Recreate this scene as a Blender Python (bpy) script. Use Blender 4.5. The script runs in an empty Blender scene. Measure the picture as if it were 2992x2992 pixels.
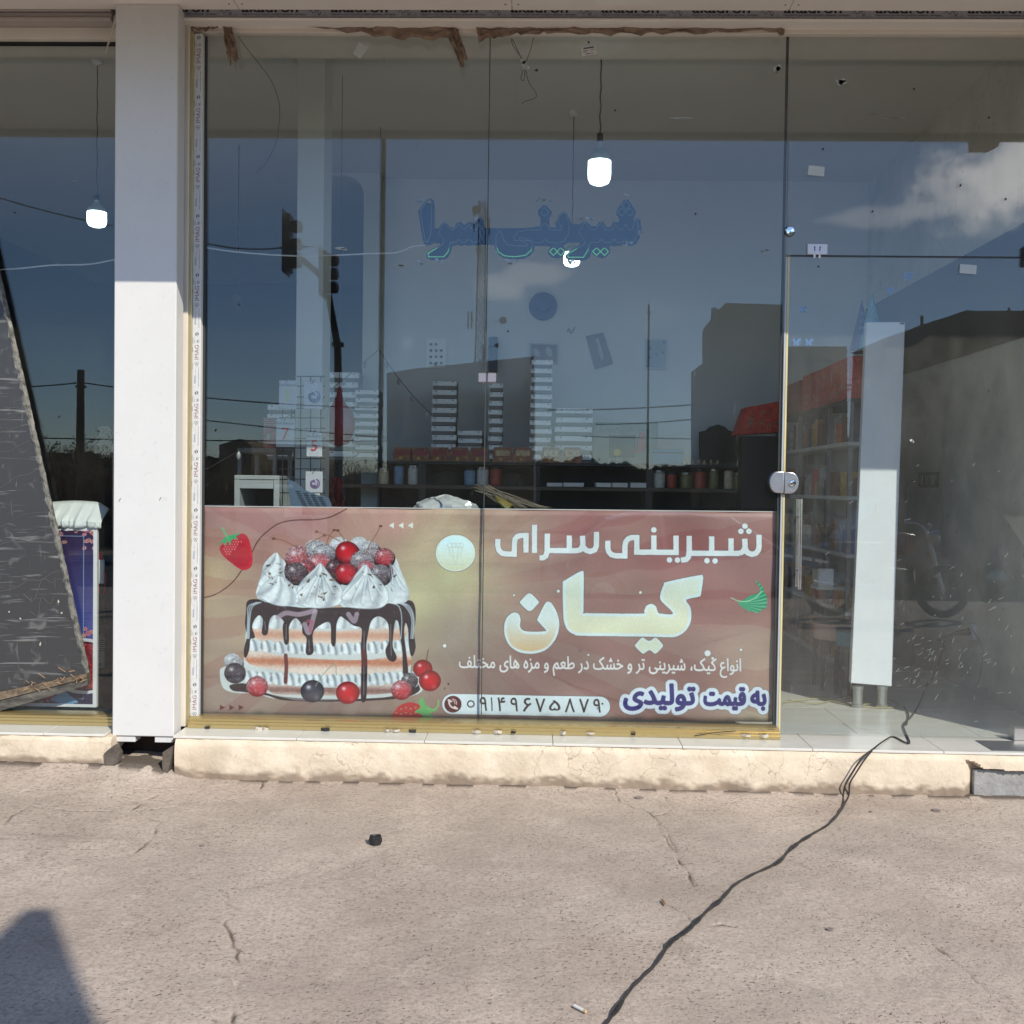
import bpy, bmesh, math, random
import numpy as np
from mathutils import Vector, Matrix

random.seed(7)
R = math.radians
sc = bpy.context.scene
COL = sc.collection

# ---------------------------------------------------------------- camera
EYE = Vector((0.0, -5.0, 1.40))
YAW, PITCH, ROLL, FPX = R(1.5), R(1.4), R(0.8), 3000.0
CAMM = (Matrix.Rotation(YAW, 3, 'Z') @ Matrix.Rotation(R(90)-PITCH, 3, 'X') @ Matrix.Rotation(ROLL, 3, 'Z'))
cam = bpy.data.cameras.new('camera')
cam.sensor_width = 36.0
cam.lens = 36.0*FPX/2992.0
cam.clip_start, cam.clip_end = 0.05, 2000
cam_o = bpy.data.objects.new('camera', cam)
COL.objects.link(cam_o)
cam_o.matrix_world = Matrix.Translation(EYE) @ CAMM.to_4x4()
sc.camera = cam_o

# ---------------------------------------------------------------- sun and sky
SUN_AZ, SUN_EL = R(32.8), R(38.0)         # sun behind the viewer, to the right
to_sun = Vector((math.sin(SUN_AZ)*math.cos(SUN_EL), -math.cos(SUN_AZ)*math.cos(SUN_EL), math.sin(SUN_EL)))
sun = bpy.data.lights.new('sun', 'SUN')
sun.energy = 3.6
sun.angle = R(0.3)
sun.color = (1.0, 0.94, 0.81)
sun_o = bpy.data.objects.new('sun', sun)
COL.objects.link(sun_o)
sun_o.rotation_euler = (-to_sun).to_track_quat('-Z', 'Y').to_euler()
sun_o.location = (5, -10, 12)
SKY_STRENGTH = 0.15
sc.view_settings.view_transform = 'Standard'
sc.view_settings.look = 'None'
sc.view_settings.exposure = 0.36
sc.view_settings.gamma = 1.0
sc.view_settings.use_curve_mapping = False
sc.render.engine = 'CYCLES'
sc.cycles.max_bounces = 8
sc.cycles.diffuse_bounces = 6
sc.cycles.glossy_bounces = 4
sc.cycles.transparent_max_bounces = 24
sc.cycles.caustics_reflective = False
sc.cycles.caustics_refractive = False
sc.cycles.use_denoising = True


def ray(px, py):
    return CAMM @ Vector(((px-1496)/FPX, -(py-1496)/FPX, -1.0))


def W(px, py, y=0.0):
    """a point of the photograph (2992 px) taken to the upright plane at y"""
    d = ray(px, py)
    return EYE+d*((y-EYE.y)/d.y)


def G(px, py, z=0.0):
    d = ray(px, py)
    return EYE+d*((z-EYE.z)/d.z)


def mdir(px, py):
    d = ray(px, py).normalized()
    return Vector((d.x, -d.y, d.z))


def WR(px, py, dist):
    """what stands behind the viewer and shows in the glass"""
    p = W(px, py, dist)
    return Vector((p.x, -p.y, p.z))


def X(px, py=1400, y=0.0):
    return W(px, py, y).x


def Z(px, py, y=0.0):
    return W(px, py, y).z


# world: Nishita sky with broken cloud
wd = bpy.data.worlds.new('World')
sc.world = wd
wd.use_nodes = True
nt = wd.node_tree
nt.nodes.clear()


def nn(t, **kw):
    n = nt.nodes.new(t)
    for k, v in kw.items():
        setattr(n, k, v)
    return n


out = nn('ShaderNodeOutputWorld')
bg = nn('ShaderNodeBackground')
bg.inputs['Strength'].default_value = SKY_STRENGTH
sky = nn('ShaderNodeTexSky', sky_type='NISHITA')
sky.sun_disc = False
sky.sun_elevation = SUN_EL
sky.sun_rotation = math.pi-SUN_AZ
sky.altitude = 1300
sky.air_density = 1.0
sky.dust_density = 0.25
sky.ozone_density = 2.2
tc = nn('ShaderNodeTexCoord')


def vm(op, a, b=None):
    n = nn('ShaderNodeVectorMath', operation=op)
    for i, v in enumerate((a, b)):
        if v is None:
            continue
        if isinstance(v, (tuple, Vector)):
            n.inputs[i].default_value = tuple(v)
        else:
            nt.links.new(v, n.inputs[i])
    return n.outputs['Value' if op in ('LENGTH', 'DOT_PRODUCT') else 'Vector']


def mt(op, a, b=None, c=None):
    n = nn('ShaderNodeMath', operation=op)
    for i, v in enumerate((a, b, c)):
        if v is None:
            continue
        if isinstance(v, (int, float)):
            n.inputs[i].default_value = v
        else:
            nt.links.new(v, n.inputs[i])
    return n.outputs[0]


def wnoise(vec, scale, detail=6, rough=.6):
    n = nn('ShaderNodeTexNoise')
    n.inputs['Scale'].default_value = scale
    n.inputs['Detail'].default_value = detail
    n.inputs['Roughness'].default_value = rough
    nt.links.new(vec, n.inputs['Vector'])
    return n.outputs['Fac']


def wmap(v, a, b):
    n = nn('ShaderNodeMapRange', interpolation_type='SMOOTHSTEP')
    nt.links.new(v, n.inputs['Value'])
    n.inputs['From Min'].default_value = a
    n.inputs['From Max'].default_value = b
    return n.outputs['Result']


D = tc.outputs['Generated']
warp = wnoise(D, 9, 7, .62)
# the clouds that show mirrored in the shop window: direction, width, height of each
blobs = [((3010, 480), .068, .040, 1.0), ((2890, 560), .042, .018, .7), ((2780, 604), .035, .008, .4), ((2450, 640), .045, .008, .25), ((1440, 832), .022, .012, .28), ((1185, 1010), .013, .012, .26),
         ((1560, 800), .03, .008, .22)]
mask = None
for (c, sx, sz, k) in blobs:
    d = mdir(*c)
    v = vm('SUBTRACT', D, tuple(d))
    v = vm('MULTIPLY', v, (1/sx, 1/sx, 1/sz))
    ln = mt('ADD', vm('LENGTH', v), mt('MULTIPLY', mt('SUBTRACT', warp, .5), 4.6))
    m = mt('MULTIPLY', wmap(ln, 1.25, .25), k)
    mask = m if mask is None else mt('MAXIMUM', mask, m)
sp = nn('ShaderNodeSeparateXYZ')
nt.links.new(D, sp.inputs[0])
inv = mt('DIVIDE', 1.0, mt('MAXIMUM', mt('ADD', sp.outputs['Z'], .12), .05))
cv = vm('MULTIPLY', D, (1, 1, .2))
sc_v = nn('ShaderNodeVectorMath', operation='SCALE')
nt.links.new(cv, sc_v.inputs[0])
nt.links.new(inv, sc_v.inputs['Scale'])
field = wmap(wnoise(sc_v.outputs['Vector'], 1.1, 8, .62), .56, .80)
mask = mt('MAXIMUM', mask, mt('MULTIPLY', field, .10))
mask = mt('MULTIPLY', mask, wmap(sp.outputs['Z'], .0, .05))
mixc = nn('ShaderNodeMix', data_type='RGBA')
mixc.inputs['B'].default_value = (19.0, 18.8, 19.4, 1)
nt.links.new(mask, mixc.inputs['Factor'])
nt.links.new(vm('MULTIPLY', sky.outputs['Color'], (.84, .92, 1.0)), mixc.inputs['A'])
nt.links.new(mixc.outputs['Result'], bg.inputs['Color'])
nt.links.new(bg.outputs[0], out.inputs[0])

# ---------------------------------------------------------------- materials
MATS = {}


def mat(name, col, rough=.6, metal=0., noise=.0, nscale=8., bump=0., bscale=60., spec=.5, coat=0., emit=None, estr=0., col2=None, speck=0., aniso=None, trans=0.):
    if name in MATS:
        return MATS[name]
    m = bpy.data.materials.new(name)
    m.use_nodes = True
    t = m.node_tree
    b = t.nodes['Principled BSDF']
    b.inputs['Base Color'].default_value = (*col, 1)
    b.inputs['Roughness'].default_value = rough
    b.inputs['Metallic'].default_value = metal
    b.inputs['Specular IOR Level'].default_value = spec
    b.inputs['Coat Weight'].default_value = coat
    if trans:
        b.inputs['Transmission Weight'].default_value = trans
    if emit:
        b.inputs['Emission Color'].default_value = (*emit, 1)
        b.inputs['Emission Strength'].default_value = estr
    L = t.links.new
    g = t.nodes.new('ShaderNodeTexCoord')
    mp = t.nodes.new('ShaderNodeMapping')
    L(g.outputs['Object'], mp.inputs[0])
    if aniso:
        mp.inputs['Scale'].default_value = aniso
    if noise or col2:
        n = t.nodes.new('ShaderNodeTexNoise')
        n.inputs['Scale'].default_value = nscale
        n.inputs['Detail'].default_value = 8
        n.inputs['Roughness'].default_value = .65
        L(mp.outputs[0], n.inputs['Vector'])
        mr = t.nodes.new('ShaderNodeMapRange')
        mr.inputs['From Min'].default_value = .3
        mr.inputs['From Max'].default_value = .7
        L(n.outputs['Fac'], mr.inputs['Value'])
        mx = t.nodes.new('ShaderNodeMix')
        mx.data_type = 'RGBA'
        c2 = col2 or tuple(c*(1-noise) for c in col)
        mx.inputs['A'].default_value = (*c2, 1)
        mx.inputs['B'].default_value = (*(tuple(min(1, c*(1+noise*.4)) for c in col)), 1)
        L(mr.outputs[0], mx.inputs['Factor'])
        last = mx.outputs['Result']
        if speck:
            n2 = t.nodes.new('ShaderNodeTexNoise')
            n2.inputs['Scale'].default_value = nscale*14
            n2.inputs['Detail'].default_value = 4
            L(mp.outputs[0], n2.inputs['Vector'])
            m2 = t.nodes.new('ShaderNodeMapRange')
            m2.inputs['From Min'].default_value = .62
            m2.inputs['From Max'].default_value = .72
            m2.inputs['To Max'].default_value = speck
            L(n2.outputs['Fac'], m2.inputs['Value'])
            x2 = t.nodes.new('ShaderNodeMix')
            x2.data_type = 'RGBA'
            x2.inputs['B'].default_value = (*(tuple(c*.35 for c in col)), 1)
            L(last, x2.inputs['A'])
            L(m2.outputs[0], x2.inputs['Factor'])
            last = x2.outputs['Result']
        L(last, b.inputs['Base Color'])
        rr = t.nodes.new('ShaderNodeMapRange')
        rr.inputs['To Min'].default_value = max(.02, rough-.08)
        rr.inputs['To Max'].default_value = min(1, rough+.1)
        L(n.outputs['Fac'], rr.inputs['Value'])
        L(rr.outputs[0], b.inputs['Roughness'])
    if bump:
        n = t.nodes.new('ShaderNodeTexNoise')
        n.inputs['Scale'].default_value = bscale
        n.inputs['Detail'].default_value = 6
        L(mp.outputs[0], n.inputs['Vector'])
        bm = t.nodes.new('ShaderNodeBump')
        bm.inputs['Strength'].default_value = min(1, bump)
        bm.inputs['Distance'].default_value = .004
        L(n.outputs['Fac'], bm.inputs['Height'])
        L(bm.outputs[0], b.inputs['Normal'])
    MATS[name] = m
    return m


def lin(r, g, b):
    f = lambda c: (c/255/12.92) if c/255 <= .04045 else ((c/255+.055)/1.055)**2.4
    return (f(r), f(g), f(b))


def glass_mat(name, tint=(.945, .965, .965), f0=.045, dust=.03, streak=1.0, dcol=(.55, .58, .56)):
    m = bpy.data.materials.new(name)
    m.use_nodes = True
    t = m.node_tree
    t.nodes.clear()
    L = t.links.new
    N = t.nodes.new
    o = N('ShaderNodeOutputMaterial')
    tr = N('ShaderNodeBsdfTransparent')
    tr.inputs[0].default_value = (*tint, 1)
    gl = N('ShaderNodeBsdfGlossy')
    gl.inputs['Roughness'].default_value = 0.0
    lw = N('ShaderNodeLayerWeight')
    lw.inputs['Blend'].default_value = .5
    pw = N('ShaderNodeMath'); pw.operation = 'POWER'
    pw.inputs[1].default_value = 5
    L(lw.outputs['Facing'], pw.inputs[0])
    ma = N('ShaderNodeMath'); ma.operation = 'MULTIPLY_ADD'
    ma.inputs[1].default_value = 1-f0
    ma.inputs[2].default_value = f0
    L(pw.outputs[0], ma.inputs[0])
    mx = N('ShaderNodeMixShader')
    L(ma.outputs[0], mx.inputs[0]); L(tr.outputs[0], mx.inputs[1]); L(gl.outputs[0], mx.inputs[2])
    # dust film and wiping streaks
    g = N('ShaderNodeTexCoord')
    mp = N('ShaderNodeMapping')
    mp.inputs['Scale'].default_value = (3.2, 1, 1.1)
    mp.inputs['Rotation'].default_value = (0, .5, 0)
    L(g.outputs['Object'], mp.inputs[0])
    n = N('ShaderNodeTexNoise')
    n.inputs['Scale'].default_value = 1.6; n.inputs['Detail'].default_value = 9; n.inputs['Roughness'].default_value = .68
    n.inputs['Distortion'].default_value = .3
    L(mp.outputs[0], n.inputs['Vector'])
    mr = N('ShaderNodeMapRange')
    mr.inputs['From Min'].default_value = .42; mr.inputs['From Max'].default_value = .78
    mr.inputs['To Min'].default_value = dust*.6; mr.inputs['To Max'].default_value = dust*1.9
    L(n.outputs['Fac'], mr.inputs['Value'])
    n2 = N('ShaderNodeTexNoise')
    mp2 = N('ShaderNodeMapping')
    mp2.inputs['Scale'].default_value = (34, 1, 3.0)
    mp2.inputs['Rotation'].default_value = (0, -.9, 0)
    L(g.outputs['Object'], mp2.inputs[0]); L(mp2.outputs[0], n2.inputs['Vector'])
    n2.inputs['Scale'].default_value = 2.2; n2.inputs['Detail'].default_value = 3
    m2 = N('ShaderNodeMapRange')
    m2.inputs['From Min'].default_value = .70; m2.inputs['From Max'].default_value = .80
    m2.inputs['To Max'].default_value = .10*streak
    L(n2.outputs['Fac'], m2.inputs['Value'])
    ad = N('ShaderNodeMath'); ad.operation = 'ADD'; ad.use_clamp = True
    L(mr.outputs[0], ad.inputs[0]); L(m2.outputs[0], ad.inputs[1])
    df = N('ShaderNodeBsdfDiffuse')
    df.inputs[0].default_value = (*dcol, 1)
    m3 = N('ShaderNodeMixShader')
    L(ad.outputs[0], m3.inputs[0]); L(mx.outputs[0], m3.inputs[1]); L(df.outputs[0], m3.inputs[2])
    L(m3.outputs[0], o.inputs[0])
    MATS[name] = m
    return m


def image_mat(name, img, rough=.5, spec=.4, bump=0., gain=1.0, coat=0.):
    m = bpy.data.materials.new(name)
    m.use_nodes = True
    t = m.node_tree
    b = t.nodes['Principled BSDF']
    b.inputs['Roughness'].default_value = rough
    b.inputs['Specular IOR Level'].default_value = spec
    b.inputs['Coat Weight'].default_value = coat
    im = t.nodes.new('ShaderNodeTexImage')
    im.image = img
    im.interpolation = 'Cubic'
    uv = t.nodes.new('ShaderNodeUVMap')
    uv.uv_map = 'UVMap'
    t.links.new(uv.outputs[0], im.inputs[0])
    t.links.new(im.outputs[0], b.inputs['Base Color'])
    if bump:
        g = t.nodes.new('ShaderNodeTexCoord')
        n = t.nodes.new('ShaderNodeTexNoise')
        n.inputs['Scale'].default_value = 5
        n.inputs['Detail'].default_value = 3
        t.links.new(g.outputs['Object'], n.inputs['Vector'])
        bm = t.nodes.new('ShaderNodeBump')
        bm.inputs['Strength'].default_value = bump
        bm.inputs['Distance'].default_value = .02
        t.links.new(n.outputs['Fac'], bm.inputs['Height'])
        t.links.new(bm.outputs[0], b.inputs['Normal'])
    MATS[name] = m
    return m


# ---------------------------------------------------------------- mesh helpers
class MB:
    def __init__(self):
        self.v, self.f, self.uv = [], [], []

    def add(self, vs, fs):
        n = len(self.v)
        self.v += [tuple(p) for p in vs]
        self.f += [tuple(n+i for i in f) for f in fs]
        return self

    def box(self, x0, x1, y0, y1, z0, z1, ch=0.0):
        if x0 > x1: x0, x1 = x1, x0
        if y0 > y1: y0, y1 = y1, y0
        if z0 > z1: z0, z1 = z1, z0
        if ch <= 0:
            vs = [(x, y, z) for z in (z0, z1) for y in (y0, y1) for x in (x0, x1)]
            fs = [(0, 2, 3, 1), (4, 5, 7, 6), (0, 1, 5, 4), (2, 6, 7, 3), (0, 4, 6, 2), (1, 3, 7, 5)]
            return self.add(vs, fs)
        ch = min(ch, (x1-x0)/2.01, (y1-y0)/2.01, (z1-z0)/2.01)
        bm = bmesh.new()
        bmesh.ops.create_cube(bm, size=1)
        for v in bm.verts:
            v.co = Vector((x0+(v.co.x+.5)*(x1-x0), y0+(v.co.y+.5)*(y1-y0), z0+(v.co.z+.5)*(z1-z0)))
        bmesh.ops.bevel(bm, geom=bm.edges[:], offset=ch, segments=2 if ch > .004 else 1, affect='EDGES', profile=.6)
        bm.verts.index_update()
        vs = [v.co[:] for v in bm.verts]
        fs = [[v.index for v in f.verts] for f in bm.faces]
        bm.free()
        return self.add(vs, fs)

    def prism(self, pts, y0, y1, axis='y'):
        """outline in x-z pushed through y (or other axis order)"""
        n = len(pts)
        mk = {'y': lambda a, b, t: (a, t, b), 'x': lambda a, b, t: (t, a, b), 'z': lambda a, b, t: (a, b, t)}[axis]
        vs = [mk(a, b, y0) for a, b in pts]+[mk(a, b, y1) for a, b in pts]
        fs = [tuple(range(n)), tuple(range(2*n-1, n-1, -1))]+[(i, (i+1) % n+0, (i+1) % n+n, i+n) for i in range(n)]
        return self.add(vs, fs)

    def tube(self, pts, r, seg=8, cap=True, radii=None):
        pts = [Vector(p) for p in pts]
        n = len(pts)
        rings = []
        up = None
        for i, p in enumerate(pts):
            d = (pts[min(i+1, n-1)]-pts[max(i-1, 0)])
            if d.length < 1e-9:
                d = Vector((0, 0, 1))
            d.normalize()
            if up is None:
                up = d.cross(Vector((0, 1, 0)) if abs(d.y) < .9 else Vector((1, 0, 0))).normalized()
            a = (up-d*up.dot(d))
            if a.length < 1e-6:
                a = d.orthogonal()
            a.normalize()
            up = a
            b = d.cross(a)
            rr = radii[i] if radii else r
            rings.append([p+(a*math.cos(t)+b*math.sin(t))*rr for t in [2*math.pi*k/seg for k in range(seg)]])
        vs = [v for q in rings for v in q]
        fs = [(i*seg+k, i*seg+(k+1) % seg, (i+1)*seg+(k+1) % seg, (i+1)*seg+k) for i in range(n-1) for k in range(seg)]
        if cap:
            fs += [tuple(range(seg-1, -1, -1)), tuple((n-1)*seg+k for k in range(seg))]
        return self.add(vs, fs)

    def lathe(self, prof, c, seg=24, axis='z'):
        """profile (radius, height) about an axis through c"""
        vs, fs = [], []
        for r, h in prof:
            for k in range(seg):
                t = 2*math.pi*k/seg
                a, b = r*math.cos(t), r*math.sin(t)
                vs.append((c[0]+a, c[1]+b, c[2]+h) if axis == 'z' else (c[0]+a, c[1]+h, c[2]+b) if axis == 'y' else (c[0]+h, c[1]+a, c[2]+b))
        n = len(prof)
        for i in range(n-1):
            for k in range(seg):
                fs.append((i*seg+k, i*seg+(k+1) % seg, (i+1)*seg+(k+1) % seg, (i+1)*seg+k))
        fs += [tuple(range(seg-1, -1, -1)), tuple((n-1)*seg+k for k in range(seg))]
        return self.add(vs, fs)

    def build(self, name, material, parent=None, smooth=False, loc=None):
        me = bpy.data.meshes.new(name)
        me.from_pydata(self.v, [], self.f)
        me.materials.append(material)
        bm = bmesh.new()
        bm.from_mesh(me)
        bmesh.ops.recalc_face_normals(bm, faces=bm.faces)
        bm.to_mesh(me)
        bm.free()
        if smooth:
            for p in me.polygons:
                p.use_smooth = True
            me.set_sharp_from_angle(angle=R(38))
        o = bpy.data.objects.new(name, me)
        COL.objects.link(o)
        if parent is not None:
            o.parent = parent
            if parent.type == 'EMPTY':
                o.location = -parent.location
        return o


def thing(name, label, cat, loc=(0, 0, 0), group=None):
    o = bpy.data.objects.new(name, None)
    COL.objects.link(o)
    o.location = loc
    o.empty_display_size = .1
    tag(o, label, cat, group)
    return o


def tag(o, label=None, cat=None, group=None, kind=None):
    if label: o['label'] = label
    if cat: o['category'] = cat
    if group: o['group'] = group
    if kind: o['kind'] = kind
    return o


def copy_tree(o, parent=None):
    c = o.copy()
    COL.objects.link(c)
    c.parent = parent
    for ch in o.children:
        copy_tree(ch, c)
    return c


def setuv(o, fn):
    me = o.data
    u = me.uv_layers.new(name='UVMap')
    for l in me.loops:
        u.data[l.index].uv = fn(me.vertices[l.vertex_index].co)


def sag(a, b, drop, n=16):
    a, b = Vector(a), Vector(b)
    return [a.lerp(b, i/n)-Vector((0, 0, drop*4*(i/n)*(1-i/n))) for i in range(n+1)]


def crom(pts, n=6):
    p = [Vector(q) for q in pts]
    p = [2*p[0]-p[1]]+p+[2*p[-1]-p[-2]]
    out = []
    for i in range(1, len(p)-2):
        a, b, c, d = p[i-1], p[i], p[i+1], p[i+2]
        for k in range(n):
            t = k/n
            out.append(.5*((2*b)+(-a+c)*t+(2*a-5*b+4*c-d)*t*t+(-a+3*b-3*c+d)*t**3))
    out.append(p[-2])
    return out
# ---------------------------------------------------------------- flat prints painted with numpy
F_AR = {'ا': (0xFE8D, 0xFE8E, 0, 0), 'ب': (0xFE8F, 0xFE90, 0xFE91, 0xFE92), 'ت': (0xFE95, 0xFE96, 0xFE97, 0xFE98), 'خ': (0xFEA5, 0xFEA6, 0xFEA7, 0xFEA8),
        'د': (0xFEA9, 0xFEAA, 0, 0), 'ر': (0xFEAD, 0xFEAE, 0, 0), 'ز': (0xFEAF, 0xFEB0, 0, 0), 'س': (0xFEB1, 0xFEB2, 0xFEB3, 0xFEB4),
        'ش': (0xFEB5, 0xFEB6, 0xFEB7, 0xFEB8), 'ط': (0xFEC1, 0xFEC2, 0xFEC3, 0xFEC4), 'ع': (0xFEC9, 0xFECA, 0xFECB, 0xFECC),
        'ف': (0xFED1, 0xFED2, 0xFED3, 0xFED4), 'ق': (0xFED5, 0xFED6, 0xFED7, 0xFED8), 'ک': (0xFB8E, 0xFB8F, 0xFB90, 0xFB91),
        'ل': (0xFEDD, 0xFEDE, 0xFEDF, 0xFEE0), 'م': (0xFEE1, 0xFEE2, 0xFEE3, 0xFEE4), 'ن': (0xFEE5, 0xFEE6, 0xFEE7, 0xFEE8),
        'ه': (0xFEE9, 0xFEEA, 0xFEEB, 0xFEEC), 'و': (0xFEED, 0xFEEE, 0, 0), 'ی': (0xFBFC, 0xFBFD, 0xFBFE, 0xFBFF)}


def persian(s):
    out = []
    for i, c in enumerate(s):
        if c not in F_AR:
            out.append(c)
            continue
        p = i > 0 and s[i-1] in F_AR and F_AR[s[i-1]][2]
        n = i+1 < len(s) and s[i+1] in F_AR and F_AR[c][2]
        f = F_AR[c]
        out.append(chr(f[3] if p and n else f[1] if p else f[2] if n else f[0]))
    return ''.join(reversed(out))


def glyphs(s):
    """closed outlines of a text in the built-in font, baseline at 0, 1 unit tall"""
    c = bpy.data.curves.new('text', 'FONT')
    c.body = s
    o = bpy.data.objects.new('text', c)
    bpy.context.scene.collection.objects.link(o)
    bpy.context.view_layer.update()
    cu = o.to_curve(bpy.context.evaluated_depsgraph_get())
    res = []
    for sp in cu.splines:
        bp = sp.bezier_points
        n = len(bp)
        pts = []
        for i in range(n):
            a, b = bp[i], bp[(i+1) % n]
            p0, p1, p2, p3 = (np.array(v[:2]) for v in (a.co, a.handle_right, b.handle_left, b.co))
            for t in (0, .25, .5, .75):
                u = 1-t
                pts.append(u*u*u*p0+3*u*u*t*p1+3*u*t*t*p2+t*t*t*p3)
        if len(pts) > 5:
            res.append(np.array(pts))
    o.to_curve_clear()
    bpy.data.objects.remove(o)
    bpy.data.curves.remove(c)
    return res


def fit(polys, x0, y0, x1, y1):
    """move outlines into the box, y down"""
    a = np.vstack(polys)
    lo, hi = a.min(0), a.max(0)
    return [np.stack([x0+(p[:, 0]-lo[0])/(hi[0]-lo[0])*(x1-x0), y1-(p[:, 1]-lo[1])/(hi[1]-lo[1])*(y1-y0)], 1) for p in polys]


def smooth(pts, n=6):
    p = np.array(pts, float)
    m = len(p)
    out = []
    for i in range(m):
        a, b, c, d = p[i-1], p[i], p[(i+1) % m], p[(i+2) % m]
        for k in range(n):
            t = k/n
            out.append(.5*((2*b)+(-a+c)*t+(2*a-5*b+4*c-d)*t*t+(-a+3*b-3*c+d)*t**3))
    return np.array(out)


def smooth_open(pts, n=6):
    p = [np.array(q, float) for q in pts]
    p = [2*p[0]-p[1]]+p+[2*p[-1]-p[-2]]
    out = []
    for i in range(1, len(p)-2):
        a, b, c, d = p[i-1:i+3]
        for k in range(n):
            t = k/n
            out.append(.5*((2*b)+(-a+c)*t+(2*a-5*b+4*c-d)*t*t+(-a+3*b-3*c+d)*t**3))
    out.append(p[-2])
    return np.array(out)


class Paint:
    SS = 2

    def __init__(self, w, h, tf=None):
        self.w, self.h = w, h
        self.im = np.zeros((h, w, 3))
        self.tf = tf or (lambda p: np.asarray(p, float))
        self.rng = np.random.RandomState(5)

    def cover(self, polys):
        ss = self.SS
        ps = [self.tf(p)*ss for p in polys]
        a = np.vstack(ps)
        x0, y0 = np.floor(a.min(0)/ss).astype(int)-1
        x1, y1 = np.ceil(a.max(0)/ss).astype(int)+2
        x0, y0, x1, y1 = max(x0, 0), max(y0, 0), min(x1, self.w), min(y1, self.h)
        if x1 <= x0 or y1 <= y0:
            return None
        W, H = (x1-x0)*ss, (y1-y0)*ss
        d = np.zeros((H, W+1))
        for p in ps:
            q = p-[x0*ss, y0*ss]
            n = np.roll(q, -1, 0)
            for (ax, ay), (bx, by) in zip(q, n):
                if ay == by:
                    continue
                s = 1
                if ay > by:
                    ax, ay, bx, by, s = bx, by, ax, ay, -1
                r0, r1 = max(int(math.ceil(ay-.5)), 0), min(int(math.ceil(by-.5)), H)
                if r1 <= r0:
                    continue
                r = np.arange(r0, r1)
                xs = ax+(r+.5-ay)*(bx-ax)/(by-ay)
                xi = np.clip(np.ceil(xs-.5), 0, W).astype(int)
                np.add.at(d, (r, xi), s)
        c = (np.cumsum(d, 1)[:, :W] != 0).astype(float)
        c = c.reshape(y1-y0, ss, x1-x0, ss).mean((1, 3))
        return x0, y0, c

    def blend(self, box, col, alpha=1.0, blur=0):
        if box is None:
            return
        x0, y0, c = box
        h, w = c.shape
        if callable(col):
            Y, X = np.mgrid[y0:y0+h, x0:x0+w].astype(float)
            col = col(X, Y)
        a = (c*alpha)[..., None]
        s = self.im[y0:y0+h, x0:x0+w]
        s[...] = s*(1-a)+np.asarray(col, float)*a

    def poly(self, polys, col, alpha=1.0, sm=0):
        if len(np.shape(polys[0])) == 1:
            polys = [polys]
        polys = [smooth(p, sm) if sm else np.array(p, float) for p in polys]
        self.blend(self.cover(polys), col, alpha)

    def dist(self, pts, r, closed=False):
        """coverage of a stroke of half width r (in texture px), round joins"""
        p = self.tf(np.array(pts, float))
        q = np.roll(p, -1, 0) if closed else p[1:]
        p0 = p if closed else p[:-1]
        lo, hi = p.min(0)-r-2, p.max(0)+r+2
        x0, y0 = max(int(lo[0]), 0), max(int(lo[1]), 0)
        x1, y1 = min(int(hi[0])+1, self.w), min(int(hi[1])+1, self.h)
        if x1 <= x0 or y1 <= y0:
            return None
        D = np.full((y1-y0, x1-x0), 1e9)
        for a, b in zip(p0, q):
            sx0, sx1 = max(int(min(a[0], b[0])-r-2), x0), min(int(max(a[0], b[0])+r+3), x1)
            sy0, sy1 = max(int(min(a[1], b[1])-r-2), y0), min(int(max(a[1], b[1])+r+3), y1)
            if sx1 <= sx0 or sy1 <= sy0:
                continue
            Y, X = np.mgrid[sy0:sy1, sx0:sx1]+.5
            ab = b-a
            t = np.clip(((X-a[0])*ab[0]+(Y-a[1])*ab[1])/max(ab@ab, 1e-9), 0, 1)
            d = np.hypot(X-a[0]-t*ab[0], Y-a[1]-t*ab[1])
            v = D[sy0-y0:sy1-y0, sx0-x0:sx1-x0]
            np.minimum(v, d, out=v)
        return x0, y0, np.clip(r+.5-D, 0, 1)

    def stroke(self, pts, width, col, alpha=1.0, closed=False, sm=0):
        if sm:
            pts = smooth(pts, sm) if closed else smooth_open(pts, sm)
        self.blend(self.dist(pts, width/2, closed), col, alpha)

    def ball(self, cx, cy, rx, ry, col, hi=(1, 1, 1), dust=0., edge=.45, seed=0):
        t = np.linspace(0, 2*math.pi, 40)[:-1]
        p = np.stack([cx+rx*np.cos(t), cy+ry*np.sin(t)], 1)
        c = self.tf(np.array([[cx, cy], [cx+rx, cy], [cx, cy+ry]], float))
        RX, RY = abs(c[1, 0]-c[0, 0]), abs(c[2, 1]-c[0, 1])
        rg = np.random.RandomState(int(cx*7+cy*3+seed) % 9999)

        def f(X, Y):
            u, v = (X-c[0, 0])/RX, (Y-c[0, 1])/RY
            r = np.clip(np.hypot(u, v), 0, 1)
            s = (1-edge*r**2.2)[..., None]
            k = np.array(col)*s
            h = np.exp(-((u+.35)**2+(v+.38)**2)/.035)[..., None]*.75
            k = k*(1-h)+np.array(hi)*h
            l = np.exp(-((u-.35)**2+(v-.55)**2)/.05)[..., None]*.22
            k = k*(1-l)+np.array(hi)*l
            if dust:
                n = rg.rand(*X.shape)
                m = ((n < dust*np.clip(.9-v*1.1-.25*u, 0, 1.3)))[..., None]*.85
                k = k*(1-m)+np.array((.86, .9, .92))*m
            return k
        self.blend(self.cover([p]), f)

    def image(self, name, clip=True):
        img = bpy.data.images.new(name, self.w, self.h)
        px = np.ones((self.h, self.w, 4), np.float32)
        px[..., :3] = np.clip(self.im[::-1], 0, 1)
        img.pixels.foreach_set(px.ravel())
        img.update()
        return img


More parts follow.
